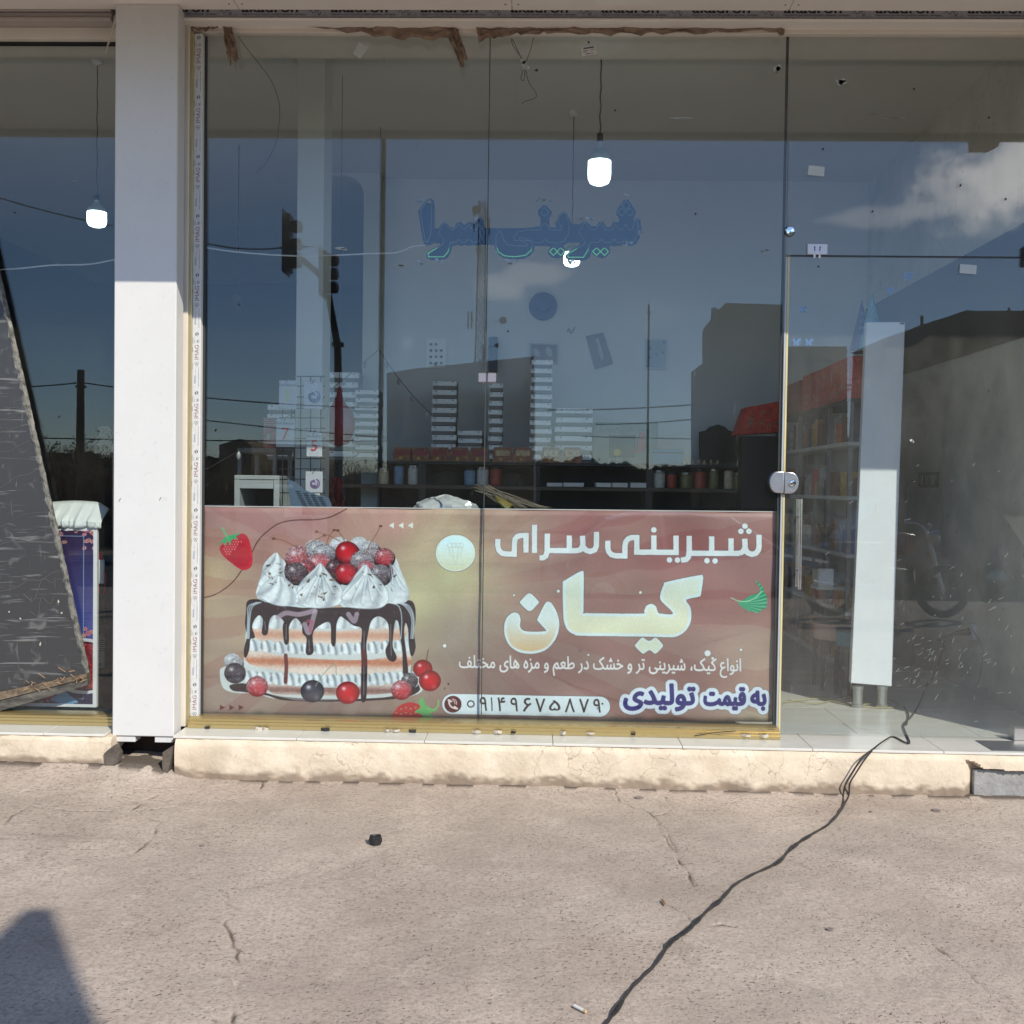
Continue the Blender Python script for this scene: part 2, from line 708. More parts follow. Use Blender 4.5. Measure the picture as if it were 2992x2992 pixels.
def homography(src, dst):
    A, b = [], []
    for (x, y), (u, v) in zip(src, dst):
        A += [[x, y, 1, 0, 0, 0, -u*x, -u*y], [0, 0, 0, x, y, 1, -v*x, -v*y]]
        b += [u, v]
    h = np.append(np.linalg.solve(np.array(A, float), np.array(b, float)), 1).reshape(3, 3)

    def f(p):
        p = np.asarray(p, float)
        q = np.c_[p, np.ones(len(p))] @ h.T
        return q[:, :2]/q[:, 2:]
    return f


def C8(r, g, b):
    return (r/255, g/255, b/255)


def idw(points, w, h, tf, pw=2.4):
    """smooth colour field through control points"""
    Y, X = np.mgrid[0:h, 0:w].astype(float)
    num = np.zeros((h, w, 3))
    den = np.zeros((h, w, 1))
    P = tf(np.array([p[:2] for p in points], float))
    for (x, y), p in zip(P, points):
        k = (1/((X-x)**2+(Y-y)**2+900)**(pw/2))[..., None]
        num += k*np.array(C8(*p[2]))
        den += k
    return num/den


def value_noise(h, w, cell, seed):
    rg = np.random.RandomState(seed)
    gh, gw = int(h/cell)+3, int(w/cell)+3
    g = rg.rand(gh, gw)
    Y, X = np.mgrid[0:h, 0:w]/float(cell)
    yi, xi = Y.astype(int), X.astype(int)
    fy, fx = Y-yi, X-xi
    fy, fx = fy*fy*(3-2*fy), fx*fx*(3-2*fx)
    return (g[yi, xi]*(1-fx)+g[yi, xi+1]*fx)*(1-fy)+(g[yi+1, xi]*(1-fx)+g[yi+1, xi+1]*fx)*fy


def paint_banner():
    W, H = 1694, 612
    tf = homography([(588, 1480), (2277, 1497), (2272, 2110), (578, 2092)], [(0, 0), (W, 0), (W, H), (0, H)])
    P = Paint(W, H, tf)
    P.im = idw([(620, 1510, (165, 120, 115)), (900, 1510, (180, 128, 124)), (1150, 1520, (184, 140, 130)), (1250, 1600, (190, 172, 140)),
                (1320, 1680, (205, 204, 155)), (1230, 1740, (198, 196, 150)), (620, 1680, (186, 165, 132)), (700, 1800, (172, 152, 126)),
                (620, 1900, (160, 143, 125)), (650, 2050, (150, 130, 120)), (1000, 2085, (136, 116, 108)), (1350, 1850, (152, 142, 127)),
                (1500, 1530, (172, 142, 126)), (1700, 1550, (160, 106, 104)), (2000, 1600, (146, 90, 90)), (2210, 1530, (162, 122, 116)),
                (2200, 1700, (152, 106, 102)), (2200, 1900, (166, 142, 127)), (2250, 2070, (168, 157, 132)), (1900, 1800, (152, 121, 112)),
                (1700, 1690, (156, 124, 115)), (1600, 1950, (132, 98, 94)), (1500, 2080, (122, 92, 90)), (1800, 1960, (142, 112, 106)),
                (2000, 2000, (136, 104, 98)), (1420, 1980, (135, 110, 104)), (750, 1560, (176, 130, 122)), (2000, 1700, (160, 110, 105))], W, H, tf)
    # sunburst rays printed behind the cake
    P.im = P.im*.86+np.array(C8(190, 178, 162))*.14
    cx, cy = tf(np.array([[1190., 1740.]]))[0]
    Y, X = np.mgrid[0:H, 0:W].astype(float)
    th = np.arctan2(Y-cy, X-cx)
    rr = np.hypot(X-cx, Y-cy)
    n1 = value_noise(H, W, 90, 1)
    ray = (np.sin(th*30+n1*1.2) > 0).astype(float)
    k = np.clip((rr-150)/420, 0, 1)*.10
    P.im *= (1-(ray*k)[..., None]*np.array([.35, 1., .9]))
    P.im *= (1+.05*(value_noise(H, W, 140, 3)-.5)*2)[..., None]

    def K(*a):
        return [(550+x/2.415, 1450+y/2.415) for x, y in a]

    # curved lines
    dk = C8(88, 50, 44)
    P.stroke(K((90, 718), (180, 695), (260, 650), (330, 590), (385, 515)), 3, dk, sm=8)
    P.stroke(K((455, 390), (500, 310), (560, 250), (650, 190), (760, 168), (900, 165), (1000, 150), (1070, 120), (1130, 88)), 3, dk, sm=8)
    for i in range(3):
        x = 1428+i*67
        P.poly(K((x, 205), (x+36, 184), (x+36, 227)), C8(225, 232, 222))
        x = 228+i*67
        P.poly(K((x, 1470), (x+36, 1489), (x, 1508)), C8(95, 45, 38))
    # strawberry
    P.poly(K((222, 370), (250, 330), (310, 285), (370, 262), (415, 275), (440, 330), (458, 420), (450, 490), (410, 518), (370, 512), (310, 470), (250, 420)), lambda X, Y: np.stack([.80-.1*np.sin(X*.02), .16+0*X, .22+0*X], -1), sm=5)
    rg = np.random.RandomState(2)
    for i in range(12):
        for j in range(13):
            x, y = 235+i*19+(j % 2)*9, 300+j*17
            d = abs((x-225)-(y-300)*.55-60)
            if ((x-345)/112)**2+((y-392-(x-345)*.35)/105)**2 < .8:
                c = C8(235, 150, 150) if (x+y) < 700 else C8(150, 12, 30)
                P.blend(P.dist(K((x, y), (x+1, y+6)), 1.6), c, .8)
    P.poly(K((208, 345), (250, 300), (270, 285), (310, 272), (372, 260), (340, 285), (355, 305), (310, 300), (300, 345), (280, 310), (262, 350), (250, 320)), C8(70, 170, 110), sm=3)
    P.stroke(K((245, 225), (262, 262), (280, 292)), 5, C8(110, 190, 130), sm=4)
    # plate with glossy sauce
    P.poly(K((225, 1240), (260, 1200), (420, 1180), (1560, 1230), (1640, 1290), (1665, 1370), (1560, 1415), (1400, 1430), (1130, 1450), (800, 1445), (600, 1425), (480, 1390), (340, 1385), (250, 1350)), C8(205, 215, 215), sm=5)
    P.poly(K((300, 1330), (420, 1320), (600, 1370), (900, 1400), (1300, 1395), (1600, 1350), (1630, 1320), (1640, 1375), (1500, 1425), (1100, 1448), (700, 1440), (560, 1405), (400, 1380), (320, 1370)), C8(45, 32, 36), sm=5)
    for s in range(6):
        P.stroke(K((600+s*25, 1405+s*4), (800, 1425+s*3), (1100, 1432), (1380+s*20, 1420-s*3)), 1.5, C8(150, 145, 150), .7, sm=5)

    sponge = lambda c0, c1: (lambda X, Y, c0=np.array(C8(*c0)), c1=np.array(C8(*c1)): None)
    nz = value_noise(H, W, 5, 8)
    nz2 = value_noise(H, W, 2, 18)

    def cakefill(light, dark, ytop, ybot):
        l, d = np.array(C8(*light)), np.array(C8(*dark))

        def f(X, Y):
            y = (Y/H*612+1480+8-1450)*2.415
            t = np.clip((y-ytop)/(ybot-ytop), 0, 1)
            m = np.exp(-((t-.55)/.20)**2)[..., None]
            n = (nz[Y.astype(int), X.astype(int)]*.6+nz2[Y.astype(int), X.astype(int)]*.4)[..., None]
            m = np.clip(m+(n-.5)*.5, 0, 1)
            return l*(1-m)+d*m
        return f

    # body behind: cream mass
    P.poly(K((480, 790), (1000, 800), (1540, 790), (1570, 900), (1585, 1100), (1575, 1260), (1500, 1400), (1000, 1430), (600, 1400), (420, 1300), (400, 1150), (410, 1000), (420, 850)), C8(206, 214, 212), sm=4)
    # layers of sponge
    P.poly(K((465, 880), (700, 930), (1000, 950), (1300, 930), (1530, 890), (1530, 1000), (1300, 1040), (1000, 1050), (700, 1040), (480, 1000)), cakefill((228, 214, 200), (208, 160, 136), 900, 1060), sm=4)
    P.poly(K((425, 1075), (700, 1130), (1000, 1150), (1300, 1150), (1560, 1110), (1560, 1210), (1300, 1255), (1000, 1265), (700, 1235), (440, 1180)), cakefill((230, 216, 204), (192, 124, 94), 1085, 1250), sm=4)
    P.poly(K((560, 1300), (800, 1340), (1200, 1345), (1530, 1290), (1530, 1370), (1200, 1405), (800, 1400), (600, 1390)), cakefill((215, 200, 190), (140, 104, 96), 1300, 1440), sm=4)

    def cream(pts, ap, k=10, tw=.02, dark=.24, tone=(236, 246, 248)):
        a = tf(np.array(K(ap)))[0]
        t0 = np.array(C8(*tone))

        def f(X, Y):
            u, v = X-a[0], Y-a[1]
            th = np.arctan2(u, v+8)
            r = np.hypot(u, v)
            s = np.sin(th*k+r*tw*2.4)
            s2 = np.sin(th*k*.5+r*tw+1)
            m = 1-dark*(.5-.5*s)**2.2-.08*(.5-.5*s2)
            m = m-.10*(value_noise(X.shape[0], X.shape[1], 9, 4)-.5)
            col = t0*m[..., None]
            col[..., 2] += (1-m)*.12
            col[..., 1] += (1-m)*.05
            return col
        P.poly(K(*pts), f, sm=5)

    # piped cream between layers
    for (xs, y, r, yd) in ((list(range(480, 1540, 95)), 1045, 62, 30), (list(range(450, 1560, 100)), 1270, 66, 28)):
        for i, x in enumerate(xs):
            yy = y+yd*math.sin((x-430)/1150*math.pi)
            cream([(x-r*1.1, yy-6), (x-r*.5, yy-r*.62), (x+r*.4, yy-r*.66), (x+r, yy-12), (x+r*.95, yy+r*.45), (x+r*.2, yy+r*.72), (x-r*.7, yy+r*.45)], (x-r*1.6, yy-r*1.2), 12, .06, .34)
    # top cream above first layer (under the glaze)
    for x in range(500, 1520, 118):
        cream([(x-62, 905), (x-35, 850), (x, 815), (x+35, 855), (x+64, 905), (x+40, 930), (x-30, 930)], (x, 810), 9, .03, .2)
    # chocolate glaze with drips
    glz = [(425, 745), (470, 728), (560, 740), (800, 780), (1000, 790), (1200, 782), (1400, 765), (1560, 735), (1605, 770), (1612, 860), (1600, 960), (1612, 1060),
           (1590, 1120), (1575, 1040), (1570, 930), (1545, 880), (1530, 960), (1545, 1100), (1560, 1245), (1535, 1245), (1530, 1100), (1515, 980), (1500, 880),
           (1470, 870), (1455, 960), (1450, 1060), (1478, 1130), (1460, 1158), (1425, 1140), (1410, 1080), (1435, 1020), (1430, 900), (1390, 850), (1340, 840),
           (1295, 880), (1275, 960), (1262, 1050), (1270, 1180), (1262, 1420), (1235, 1420), (1240, 1180), (1235, 1060), (1240, 930), (1180, 905), (1120, 860), (1080, 840),
           (1050, 900), (1045, 1035), (1025, 1035), (1020, 900), (980, 880), (900, 930), (880, 990), (888, 1085), (870, 1112), (842, 1100), (850, 1000),
           (820, 960), (815, 900), (770, 850), (730, 880), (712, 930), (712, 1025), (690, 1030), (680, 920), (690, 880), (650, 840), (610, 830), (575, 870), (560, 965), (530, 960),
           (540, 870), (510, 830), (470, 860), (450, 920), (470, 990), (440, 1000), (430, 1080), (410, 1130), (405, 1080), (425, 980), (412, 900), (420, 800)]
    g1, g2 = np.array(C8(44, 30, 36)), np.array(C8(120, 104, 112))

    def glaze(X, Y):
        n = value_noise(X.shape[0], X.shape[1], 16, 12)
        m = np.clip((value_noise(X.shape[0], X.shape[1], 7, 13)-.66)*2.2, 0, .5)[..., None]*(np.sin(X*.11)>.1)[..., None]*(Y < Y.min()+45)[..., None]
        return g1*(1-m)+g2*m
    P.poly(K(*glz), glaze, sm=3)
    P.stroke(K(*glz), 5, C8(30, 20, 24), .9, closed=True, sm=3)
    for a in ([(640, 850), (700, 820), (790, 830), (900, 805)], [(830, 900), (860, 960), (890, 860), (905, 810)], [(1140, 830), (1180, 880), (1200, 830)]):
        P.stroke(K(*a), 14, C8(176, 160, 176), .8, sm=6)
    P.stroke(K((850, 880), (880, 880), (870, 950)), 9, C8(170, 84, 110), .7, sm=5)
    for a in ([(545, 880), (552, 940)], [(700, 900), (698, 1010)], [(860, 1010), (864, 1095)], [(1252, 950), (1250, 1400)], [(1440, 900), (1445, 1120)]):
        P.stroke(K(*a), 2.2, C8(170, 165, 175), .7)
    for x0, x1 in ((1545, 1590), (1560, 1600), (1500, 1520), (1575, 1606), (430, 425), (445, 432), (460, 440)):
        P.stroke(K((x0-60 if x0 > 1000 else x0+60, 745), (x0, 775), (x1, 860), (x1-6, 1000)), 3.4, C8(190, 212, 220), .8, sm=5)
    P.stroke(K((695, 1120), (700, 1200), (695, 1310)), 11, C8(96, 32, 32), .9, sm=4)
    P.stroke(K((1250, 1100), (1255, 1180)), 16, C8(90, 28, 30), .85)
    # big cream peaks with the berries between
    cream([(485, 690), (500, 620), (520, 560), (535, 490), (560, 450), (600, 410), (632, 395), (660, 430), (700, 470), (760, 560), (800, 660), (780, 740), (600, 750), (520, 730)], (630, 395), 9, .02)
    cream([(1400, 700), (1330, 600), (1330, 520), (1370, 440), (1425, 408), (1480, 440), (1510, 520), (1545, 600), (1572, 670), (1560, 735), (1500, 755), (1430, 750)], (1425, 405), 9, .02)
    red, drk = C8(206, 24, 40), C8(70, 44, 56)
    P.poly(K((690, 560), (720, 440), (850, 370), (1000, 340), (1250, 330), (1420, 400), (1450, 560), (1300, 680), (1000, 700), (800, 680)), C8(84, 34, 44), sm=4)
    P.poly(K((700, 600), (760, 600), (1080, 620), (1100, 760), (700, 770)), C8(206, 220, 222), sm=3)
    P.poly(K((1090, 620), (1400, 560), (1460, 740), (1100, 780)), C8(206, 220, 222), sm=3)
    for (x, y, r, c, du) in ((900, 372, 74, C8(150, 140, 150), .6), (1075, 350, 70, C8(170, 150, 160), .7), (1215, 345, 66, C8(150, 140, 150), .7), (1290, 375, 66, C8(110, 90, 100), .6), (785, 430, 94, C8(170, 44, 56), .42), (925, 385, 78, C8(120, 104, 114), .55),
                             (1300, 420, 66, C8(110, 66, 76), .5), (965, 412, 86, C8(92, 70, 84), .5), (1395, 428, 70, C8(186, 30, 44), .3), (1130, 392, 82, red, 0), (1240, 458, 84, C8(90, 66, 78), .45), (930, 484, 92, C8(196, 32, 48), .34),
                             (840, 500, 60, C8(150, 30, 44), .2), (1040, 505, 62, C8(84, 40, 50), .1), (1270, 515, 72, C8(186, 34, 48), .3), (1123, 540, 78, red, .05), (768, 540, 80, drk, .2), (1365, 550, 76, C8(78, 58, 70), .35)):
        P.ball(*K((x+5, y+9))[0], r/2.3, r*.93/2.3, C8(50, 26, 34))
        P.ball(*K((x, y))[0], r/2.415, r*.93/2.415, c, dust=du)
    pk = [([(760, 740), (770, 680), (800, 610), (850, 555), (900, 510), (940, 470), (985, 520), (1040, 590), (1090, 640), (1098, 700), (1070, 760), (960, 785), (850, 778)], (940, 470)),
          ([(1095, 720), (1110, 660), (1160, 600), (1200, 540), (1262, 482), (1310, 545), (1370, 600), (1415, 670), (1418, 740), (1360, 785), (1220, 788), (1130, 770)], (1262, 482)),
          ([(490, 690), (560, 600), (640, 560), (720, 600), (770, 660), (780, 740), (700, 770), (600, 755), (500, 700)], (640, 556))]
    for pts_, ap_ in pk:
        P.stroke(K(*pts_), 5, C8(150, 168, 178), .55, closed=True, sm=5)
        cream(pts_, ap_, 10, .03, .20)
    # swirl grooves
    gv = C8(150, 172, 186)
    for (ap_, base_) in (((940, 476), [(790, 730), (860, 765), (930, 775), (1000, 765), (1060, 725)]), ((1262, 490), [(1120, 740), (1185, 770), (1255, 775), (1325, 760), (1385, 715)]), ((630, 405), [(520, 640), (560, 560)]), ((1425, 415), [(1470, 640), (1520, 660), (1550, 650)])):
        for j, (bx_, by_) in enumerate(base_):
            ax_, ay_ = ap_
            P.stroke(K((ax_+(bx_-ax_)*.12, ay_+(by_-ay_)*.25), (ax_+(bx_-ax_)*.55-16, ay_+(by_-ay_)*.55), (bx_-26, by_-30), (bx_-4, by_-4)), 2.6, gv, .6, sm=6)
            P.stroke(K((ax_+(bx_-ax_)*.16+8, ay_+(by_-ay_)*.3), (ax_+(bx_-ax_)*.58-4, ay_+(by_-ay_)*.58), (bx_-12, by_-28)), 2.6, C8(250, 254, 255), .7, sm=6)
    rg = np.random.RandomState(11)
    for i in range(78):
        a, b = rg.rand(2)
        x, y = (560+a*220, 450+b*190) if i < 30 else (800+a*270, 520+b*200) if i < 66 else (1180+a*330, 520+b*120)
        an, L = rg.rand()*3.1, 8+rg.rand()*34
        c = C8(60+rg.randint(40), 48+rg.randint(30), 44+rg.randint(20))
        q_ = [(x, y), (x+math.cos(an)*L, y+math.sin(an)*L*.6), (x+math.cos(an)*L*.7+rg.rand()*12, y+math.sin(an)*L*.6+7+rg.rand()*9)]
        P.poly(K(*q_), c)
        P.stroke(K(*q_[:2]), 1.4, C8(150, 130, 118), .6)
    st = C8(140, 92, 70)
    for a in ([(610, 298), (680, 310), (740, 340), (790, 362)], [(970, 275), (900, 310), (840, 355), (815, 470)], [(915, 250), (1000, 275), (1080, 315)], [(1040, 238), (1005, 280), (985, 340)],
              [(1065, 240), (1095, 280), (1118, 325)], [(1370, 210), (1330, 280), (1290, 340), (1262, 412)]):
        P.stroke(K(*a), 2.2, st, sm=6)
        P.ball(*K(a[0])[0], 5, 3.4, C8(120, 70, 50))
    # berries round the foot
    for (x, y, r, c, du) in ((315, 1160, 60, C8(150, 146, 158), .6), (350, 1180, 50, C8(110, 100, 110), .5), (335, 1245, 78, C8(72, 62, 74), .08), (1575, 1300, 60, C8(56, 44, 50), .25), (1668, 1215, 68, C8(196, 26, 36), 0),
                             (492, 1340, 78, C8(190, 30, 42), .33), (885, 1375, 84, C8(82, 78, 88), .0), (1136, 1385, 84, C8(214, 26, 38), 0), (1517, 1365, 74, C8(196, 26, 40), .33), (1718, 1300, 78, C8(204, 20, 30), 0)):
        P.ball(*K((x, y))[0], r/2.415, r*.95/2.415, c, dust=du)
    P.stroke(K((905, 1340), (950, 1270), (1000, 1215), (1045, 1180), (1055, 1260)), 2.4, C8(150, 160, 130), sm=6)
    P.stroke(K((1708, 1250), (1690, 1200), (1698, 1130), (1708, 1080)), 2.4, C8(90, 70, 50), sm=6)
    # lower strawberry
    P.poly(K((1448, 1575), (1460, 1530), (1500, 1480), (1560, 1455), (1620, 1460), (1680, 1500), (1700, 1560), (1690, 1580)), C8(190, 52, 50), sm=4)
    for i in range(16):
        x, y = 1480+(i % 6)*34, 1490+(i//6)*36+(i % 2)*9
        P.ball(*K((x, y))[0], 4.2, 3, C8(222, 130, 118))
    P.poly(K((1610, 1520), (1650, 1490), (1640, 1450), (1665, 1416), (1690, 1470), (1740, 1500), (1775, 1510), (1720, 1530), (1755, 1575), (1700, 1550), (1700, 1582), (1670, 1575), (1660, 1540)), C8(104, 178, 104), sm=3)
    P.stroke(K((1700, 1500), (1745, 1505), (1775, 1480), (1778, 1440)), 4, C8(130, 190, 120), sm=5)

    def Q(*a):
        return [(1200+x/1.7564, 1450+y/1.7564) for x, y in a]

    # round emblem
    t = np.linspace(0, 2*math.pi, 60)[:-1]
    circ = lambda x, y, rx, ry: np.stack([x+rx*np.cos(t), y+ry*np.sin(t)], 1)
    ex, ey = Q((240, 290))[0]
    P.poly([circ(ex, ey, 59, 55)], C8(120, 110, 96))
    P.poly([circ(ex, ey, 58, 53.5)], C8(222, 236, 226))
    P.poly([circ(ex, ey, 54, 50)], lambda X, Y: np.stack([.86+0*X, .87-.0012*(Y-190), .72-.0035*(Y-180)], -1))
    cup = C8(205, 218, 205)
    for a in ([(205, 262), (215, 300), (232, 320), (235, 345)], [(275, 262), (265, 300), (248, 320), (245, 345)], [(200, 349), (282, 349)], [(205, 262), (275, 262)], [(225, 265), (232, 318)], [(255, 265), (248, 318)]):
        P.stroke(Q(*a), 2.4, cup, sm=4)
    for x in (212, 232, 252, 268):
        P.stroke([tuple(v) for v in circ(*Q((x, 250))[0], 8, 6)], 2, cup, closed=True)
    # heading lettering
    S1 = lambda *a: [(1850+x/4.293, 1450+y/4.293) for x, y in a]
    S2 = lambda *a: [(1400+x/3.864, 1480+y/3.864) for x, y in a]
    wht, eg = C8(222, 233, 234), C8(112, 92, 94)
    sty = [(S1((1580, 480), (1580, 620), (1572, 670), (1540, 712), (1492, 725), (1440, 706), (1410, 660), (1403, 530)), 1), (S1((1405, 640), (1390, 685), (1340, 714)), 1),
           (S1((1345, 714), (717, 712)), 0), (S1((1235, 525), (1235, 714)), 0), (S1((995, 500), (995, 714)), 0),
           (S1((717, 495), (716, 700), (706, 760), (680, 790), (614, 798)), 0), (S1((553, 492), (553, 702), (60, 695)), 0), (S1((275, 488), (275, 700)), 0),
           (S2((1900, 515), (1795, 511), (1795, 348), (1740, 348), (1700, 362), (1672, 395), (1663, 440), (1662, 555), (1560, 553), (1510, 540), (1480, 505), (1470, 460), (1470, 383)), 0),
           (S2((1343, 285), (1343, 440), (1325, 485), (1275, 505), (1225, 490), (1192, 450), (1187, 328)), 0), (S2((1187, 440), (1165, 485), (1120, 496), (790, 494)), 0),
           (S2((1038, 325), (1038, 495)), 0), (S2((790, 303), (788, 500), (775, 555), (745, 575), (703, 576)), 0), (S2((647, 205), (645, 520)), 0),
           (S2((550, 517), (551, 325), (490, 325), (450, 338), (425, 370), (420, 420), (418, 535), (330, 533), (280, 525), (245, 490), (232, 440), (232, 363)), 0)]

    def bars(pts, w):
        """flat ended letter strokes as quads + corner discs"""
        pts = [np.array(p, float) for p in pts]
        out = []
        for i, (a, b) in enumerate(zip(pts[:-1], pts[1:])):
            d = (b-a)/np.linalg.norm(b-a)
            e0 = 0 if i == 0 else w/2*.98 if abs(d[0]) > .98 or abs(d[1]) > .98 else .5
            e1 = 0 if i == len(pts)-2 else w/2*.98 if abs(d[0]) > .98 or abs(d[1]) > .98 else .5
            nx = np.array([-d[1], d[0]])*w/2
            # no overshoot into curved neighbours
            if i > 0:
                pd = (a-pts[i-1])/np.linalg.norm(a-pts[i-1])
                e0 = w/2 if abs(pd @ d) < .3 else .2
            if i < len(pts)-2:
                nd = (pts[i+2]-b)/np.linalg.norm(pts[i+2]-b)
                e1 = w/2 if abs(nd @ d) < .3 else .2
            a2, b2 = a-d*e0, b+d*e1
            q = np.array([a2+nx, b2+nx, b2-nx, a2-nx])
            out.append(q)
            if i > 0 and e0 < 1:
                out.append(circ(a[0], a[1], w/2, w/2)[::-1])
        fixed = []
        for q in out:
            ar = np.sum(q[:, 0]*np.roll(q[:, 1], -1)-np.roll(q[:, 0], -1)*q[:, 1])
            fixed.append(q if ar > 0 else q[::-1])
        return fixed
    dots = [S1((1407, 373)), S1((1357, 438)), S1((1455, 438)), S1((937, 805)), S1((1037, 808)), S1((275, 420)), S1((470, 795)), S1((570, 797))]
    for wd, rd, c in ((18.6, 9.6, eg), (15.8, 8.2, wht)):
        for p, _ in sty:
            P.poly(bars(p, wd), c)
        for d in dots:
            P.poly([circ(d[0][0], d[0][1], rd, rd)], c)
    # the big name
    kaf = Q((800, 430), (872, 387), (886, 384), (897, 398), (896, 590), (905, 597), (1185, 600), (1203, 590), (1215, 562), (1240, 550), (1264, 562), (1275, 592), (1290, 600), (1354, 600),
            (1292, 535), (1288, 500), (1305, 452), (1322, 437), (1485, 403), (1503, 408), (1505, 425), (1494, 500), (1482, 514), (1420, 530), (1440, 565), (1446, 610), (1438, 655), (1410, 695), (1370, 718), (1330, 722),
            (1240, 719), (900, 714), (850, 707), (815, 685), (797, 645), (792, 600), (789, 450))
    nun = Q((510, 612), (535, 595), (562, 600), (574, 630), (571, 665), (590, 688), (640, 693), (695, 690), (703, 683), (662, 638), (662, 622), (698, 550), (715, 539), (735, 550), (762, 600), (772, 660), (758, 720),
            (722, 770), (680, 797), (620, 807), (560, 796), (515, 762), (492, 712), (490, 660), (498, 630))
    dot = Q((570, 540), (578, 530), (608, 500), (622, 497), (634, 503), (662, 532), (668, 543), (660, 554), (632, 583), (620, 587), (606, 582), (575, 552))
    dd = Q((1159, 768), (1165, 755), (1188, 728), (1202, 724), (1222, 738), (1240, 738), (1258, 724), (1272, 728), (1297, 755), (1301, 768), (1292, 780), (1268, 804), (1256, 804), (1232, 788), (1206, 805), (1192, 802))
    cr = lambda pts: smooth(pts, 3)
    for q in (kaf, nun, dot, dd):
        P.stroke(cr(q), 4, C8(118, 104, 102), .9, closed=True)
        P.poly([cr(q)], C8(216, 234, 234))

    def inner(y0, y1, c0, c1):
        c0, c1 = np.array(C8(*c0)), np.array(C8(*c1))

        def f(X, Y):
            t = np.clip((Y-y0)/(y1-y0), 0, 1)[..., None]
            return c0*(1-t)+c1*t
        return f

    def soft_inner(q, f, r, alpha):
        b = P.cover([cr(q)])
        x0, y0, c = b
        c2 = c.copy()
        for _ in range(r):
            m = c2.copy()
            m[1:] = np.minimum(m[1:], c2[:-1]); m[:-1] = np.minimum(m[:-1], c2[1:])
            m[:, 1:] = np.minimum(m[:, 1:], c2[:, :-1]); m[:, :-1] = np.minimum(m[:, :-1], c2[:, 1:])
            c2 = m
        for _ in range(4):
            c2[1:-1, 1:-1] = (c2[1:-1, 1:-1]*4+c2[:-2, 1:-1]*2+c2[2:, 1:-1]*2+c2[1:-1, :-2]*2+c2[1:-1, 2:]*2)/12
        P.blend((x0, y0, c2), f, alpha)
    soft_inner(kaf, inner(200, 375, (216, 230, 214), (226, 226, 186)), 9, .9)
    soft_inner(nun, inner(320, 420, (214, 230, 226), (214, 182, 132)), 8, 1)
    soft_inner(dd, inner(420, 480, (218, 228, 200), (222, 222, 170)), 5, .8)
    bub = [(540, 506, 3.2), (767, 485, 4.6), (1186, 492, 4.2), (184, 765, 5.5), (1527, 803, 9), (1553, 830, 4.5), (1697, 786, 4), (920, 812, 3)]
    for x, y, r in bub:
        x, y = Q((x, y))[0]
        P.poly([circ(x, y, r+1.2, r+1.2)], C8(110, 98, 96))
        P.poly([circ(x, y, r, r)], C8(222, 230, 228))
    P.stroke(Q((870, 789), (878, 781), (886, 789), (878, 798)), 1.6, C8(100, 90, 90), closed=True)
    # mint leaf
    lf = S1((1540, 1050), (1560, 1060), (1600, 1110), (1635, 1150), (1645, 1210), (1670, 1230), (1680, 1330), (1665, 1400), (1610, 1415), (1590, 1450), (1530, 1450), (1440, 1430), (1370, 1385), (1320, 1335), (1330, 1310), (1400, 1290), (1470, 1240), (1560, 1215), (1590, 1180), (1580, 1130), (1550, 1090))
    lx, ly = tf(np.array(S1((1330, 1310))))[0]

    def leafc(X, Y):
        th = np.arctan2(Y-ly, X-lx)
        m = (.5+.5*np.sin(th*42+np.hypot(X-lx, Y-ly)*.12))[..., None]
        return np.array(C8(92, 190, 142))*(1-m)+np.array(C8(24, 128, 96))*m
    P.poly(lf, leafc, sm=3)
    P.stroke(S1((1230, 1268), (1330, 1308), (1440, 1310), (1560, 1250), (1610, 1180)), 2.6, C8(170, 214, 170), sm=5)
    # small line of text
    for pad, c in ((1.2, C8(118, 100, 98)), (0, C8(226, 228, 226))):
        g = fit(glyphs(persian('انواع کیک، شیرینی تر و خشک در طعم و مزه های مختلف')), 1347, 1918, 2166, 1975)
        g = [np.stack([q[:, 0], q[:, 1]+(q[:, 0]-1756)*.012], 1) for q in g]
        if pad:
            for q in g:
                P.stroke(q, 4.2, c, .55, closed=True)
        P.poly(g, c)
        for q in g:
            P.stroke(q, 1.6, C8(226, 228, 226), 1, closed=True) if not pad else None
    # blue slogan with white halo
    g = fit(glyphs(persian('تولیدی')), 1828, 2000, 2032, 2076)+fit(glyphs(persian('قیمت')), 2060, 2008, 2178, 2072)+fit(glyphs(persian('به')), 2196, 2018, 2237, 2072)
    g = [np.stack([q[:, 0], q[:, 1]+(q[:, 0]-2030)*.01], 1) for q in g]
    for wd, c in ((31, C8(120, 106, 104)), (28, C8(214, 226, 236))):
        for q in g:
            P.stroke(q, wd, c, 1, closed=True)
    for q in g:
        P.stroke(q, 6.4, C8(42, 40, 112), 1, closed=True)
    P.poly(g, C8(42, 40, 112))
    # phone pill
    N3 = lambda x, y: (1300+x/1.932, 1900+y/1.932)
    a, b = N3(52, 303), N3(884, 318)
    P.stroke([a, b], 62, C8(112, 100, 98))
    P.stroke([a, b], 59, C8(216, 230, 234))
    P.poly([circ(*N3(56, 304), 25, 24.5)], C8(84, 30, 34))
    hx, hy = N3(56, 304)
    P.stroke([(hx-10, hy-12), (hx-11, hy-2), (hx-4, hy+8), (hx+8, hy+13)], 5, C8(226, 214, 210), sm=5)
    P.stroke([(hx-13, hy-12), (hx-6, hy-8)], 6, C8(226, 214, 210))
    P.stroke([(hx+5, hy+8), (hx+12, hy+13)], 6, C8(226, 214, 210))
    for r in (7, 12):
        P.stroke([(hx-1+r*math.cos(v), hy-3-r*math.sin(v)) for v in np.linspace(-.3, 1.7, 8)], 2.4, C8(226, 214, 210))
    ink = C8(44, 34, 36)
    P.stroke([tuple(v) for v in circ(*N3(157, 303), 9.5, 9)], 3.4, ink, closed=True)
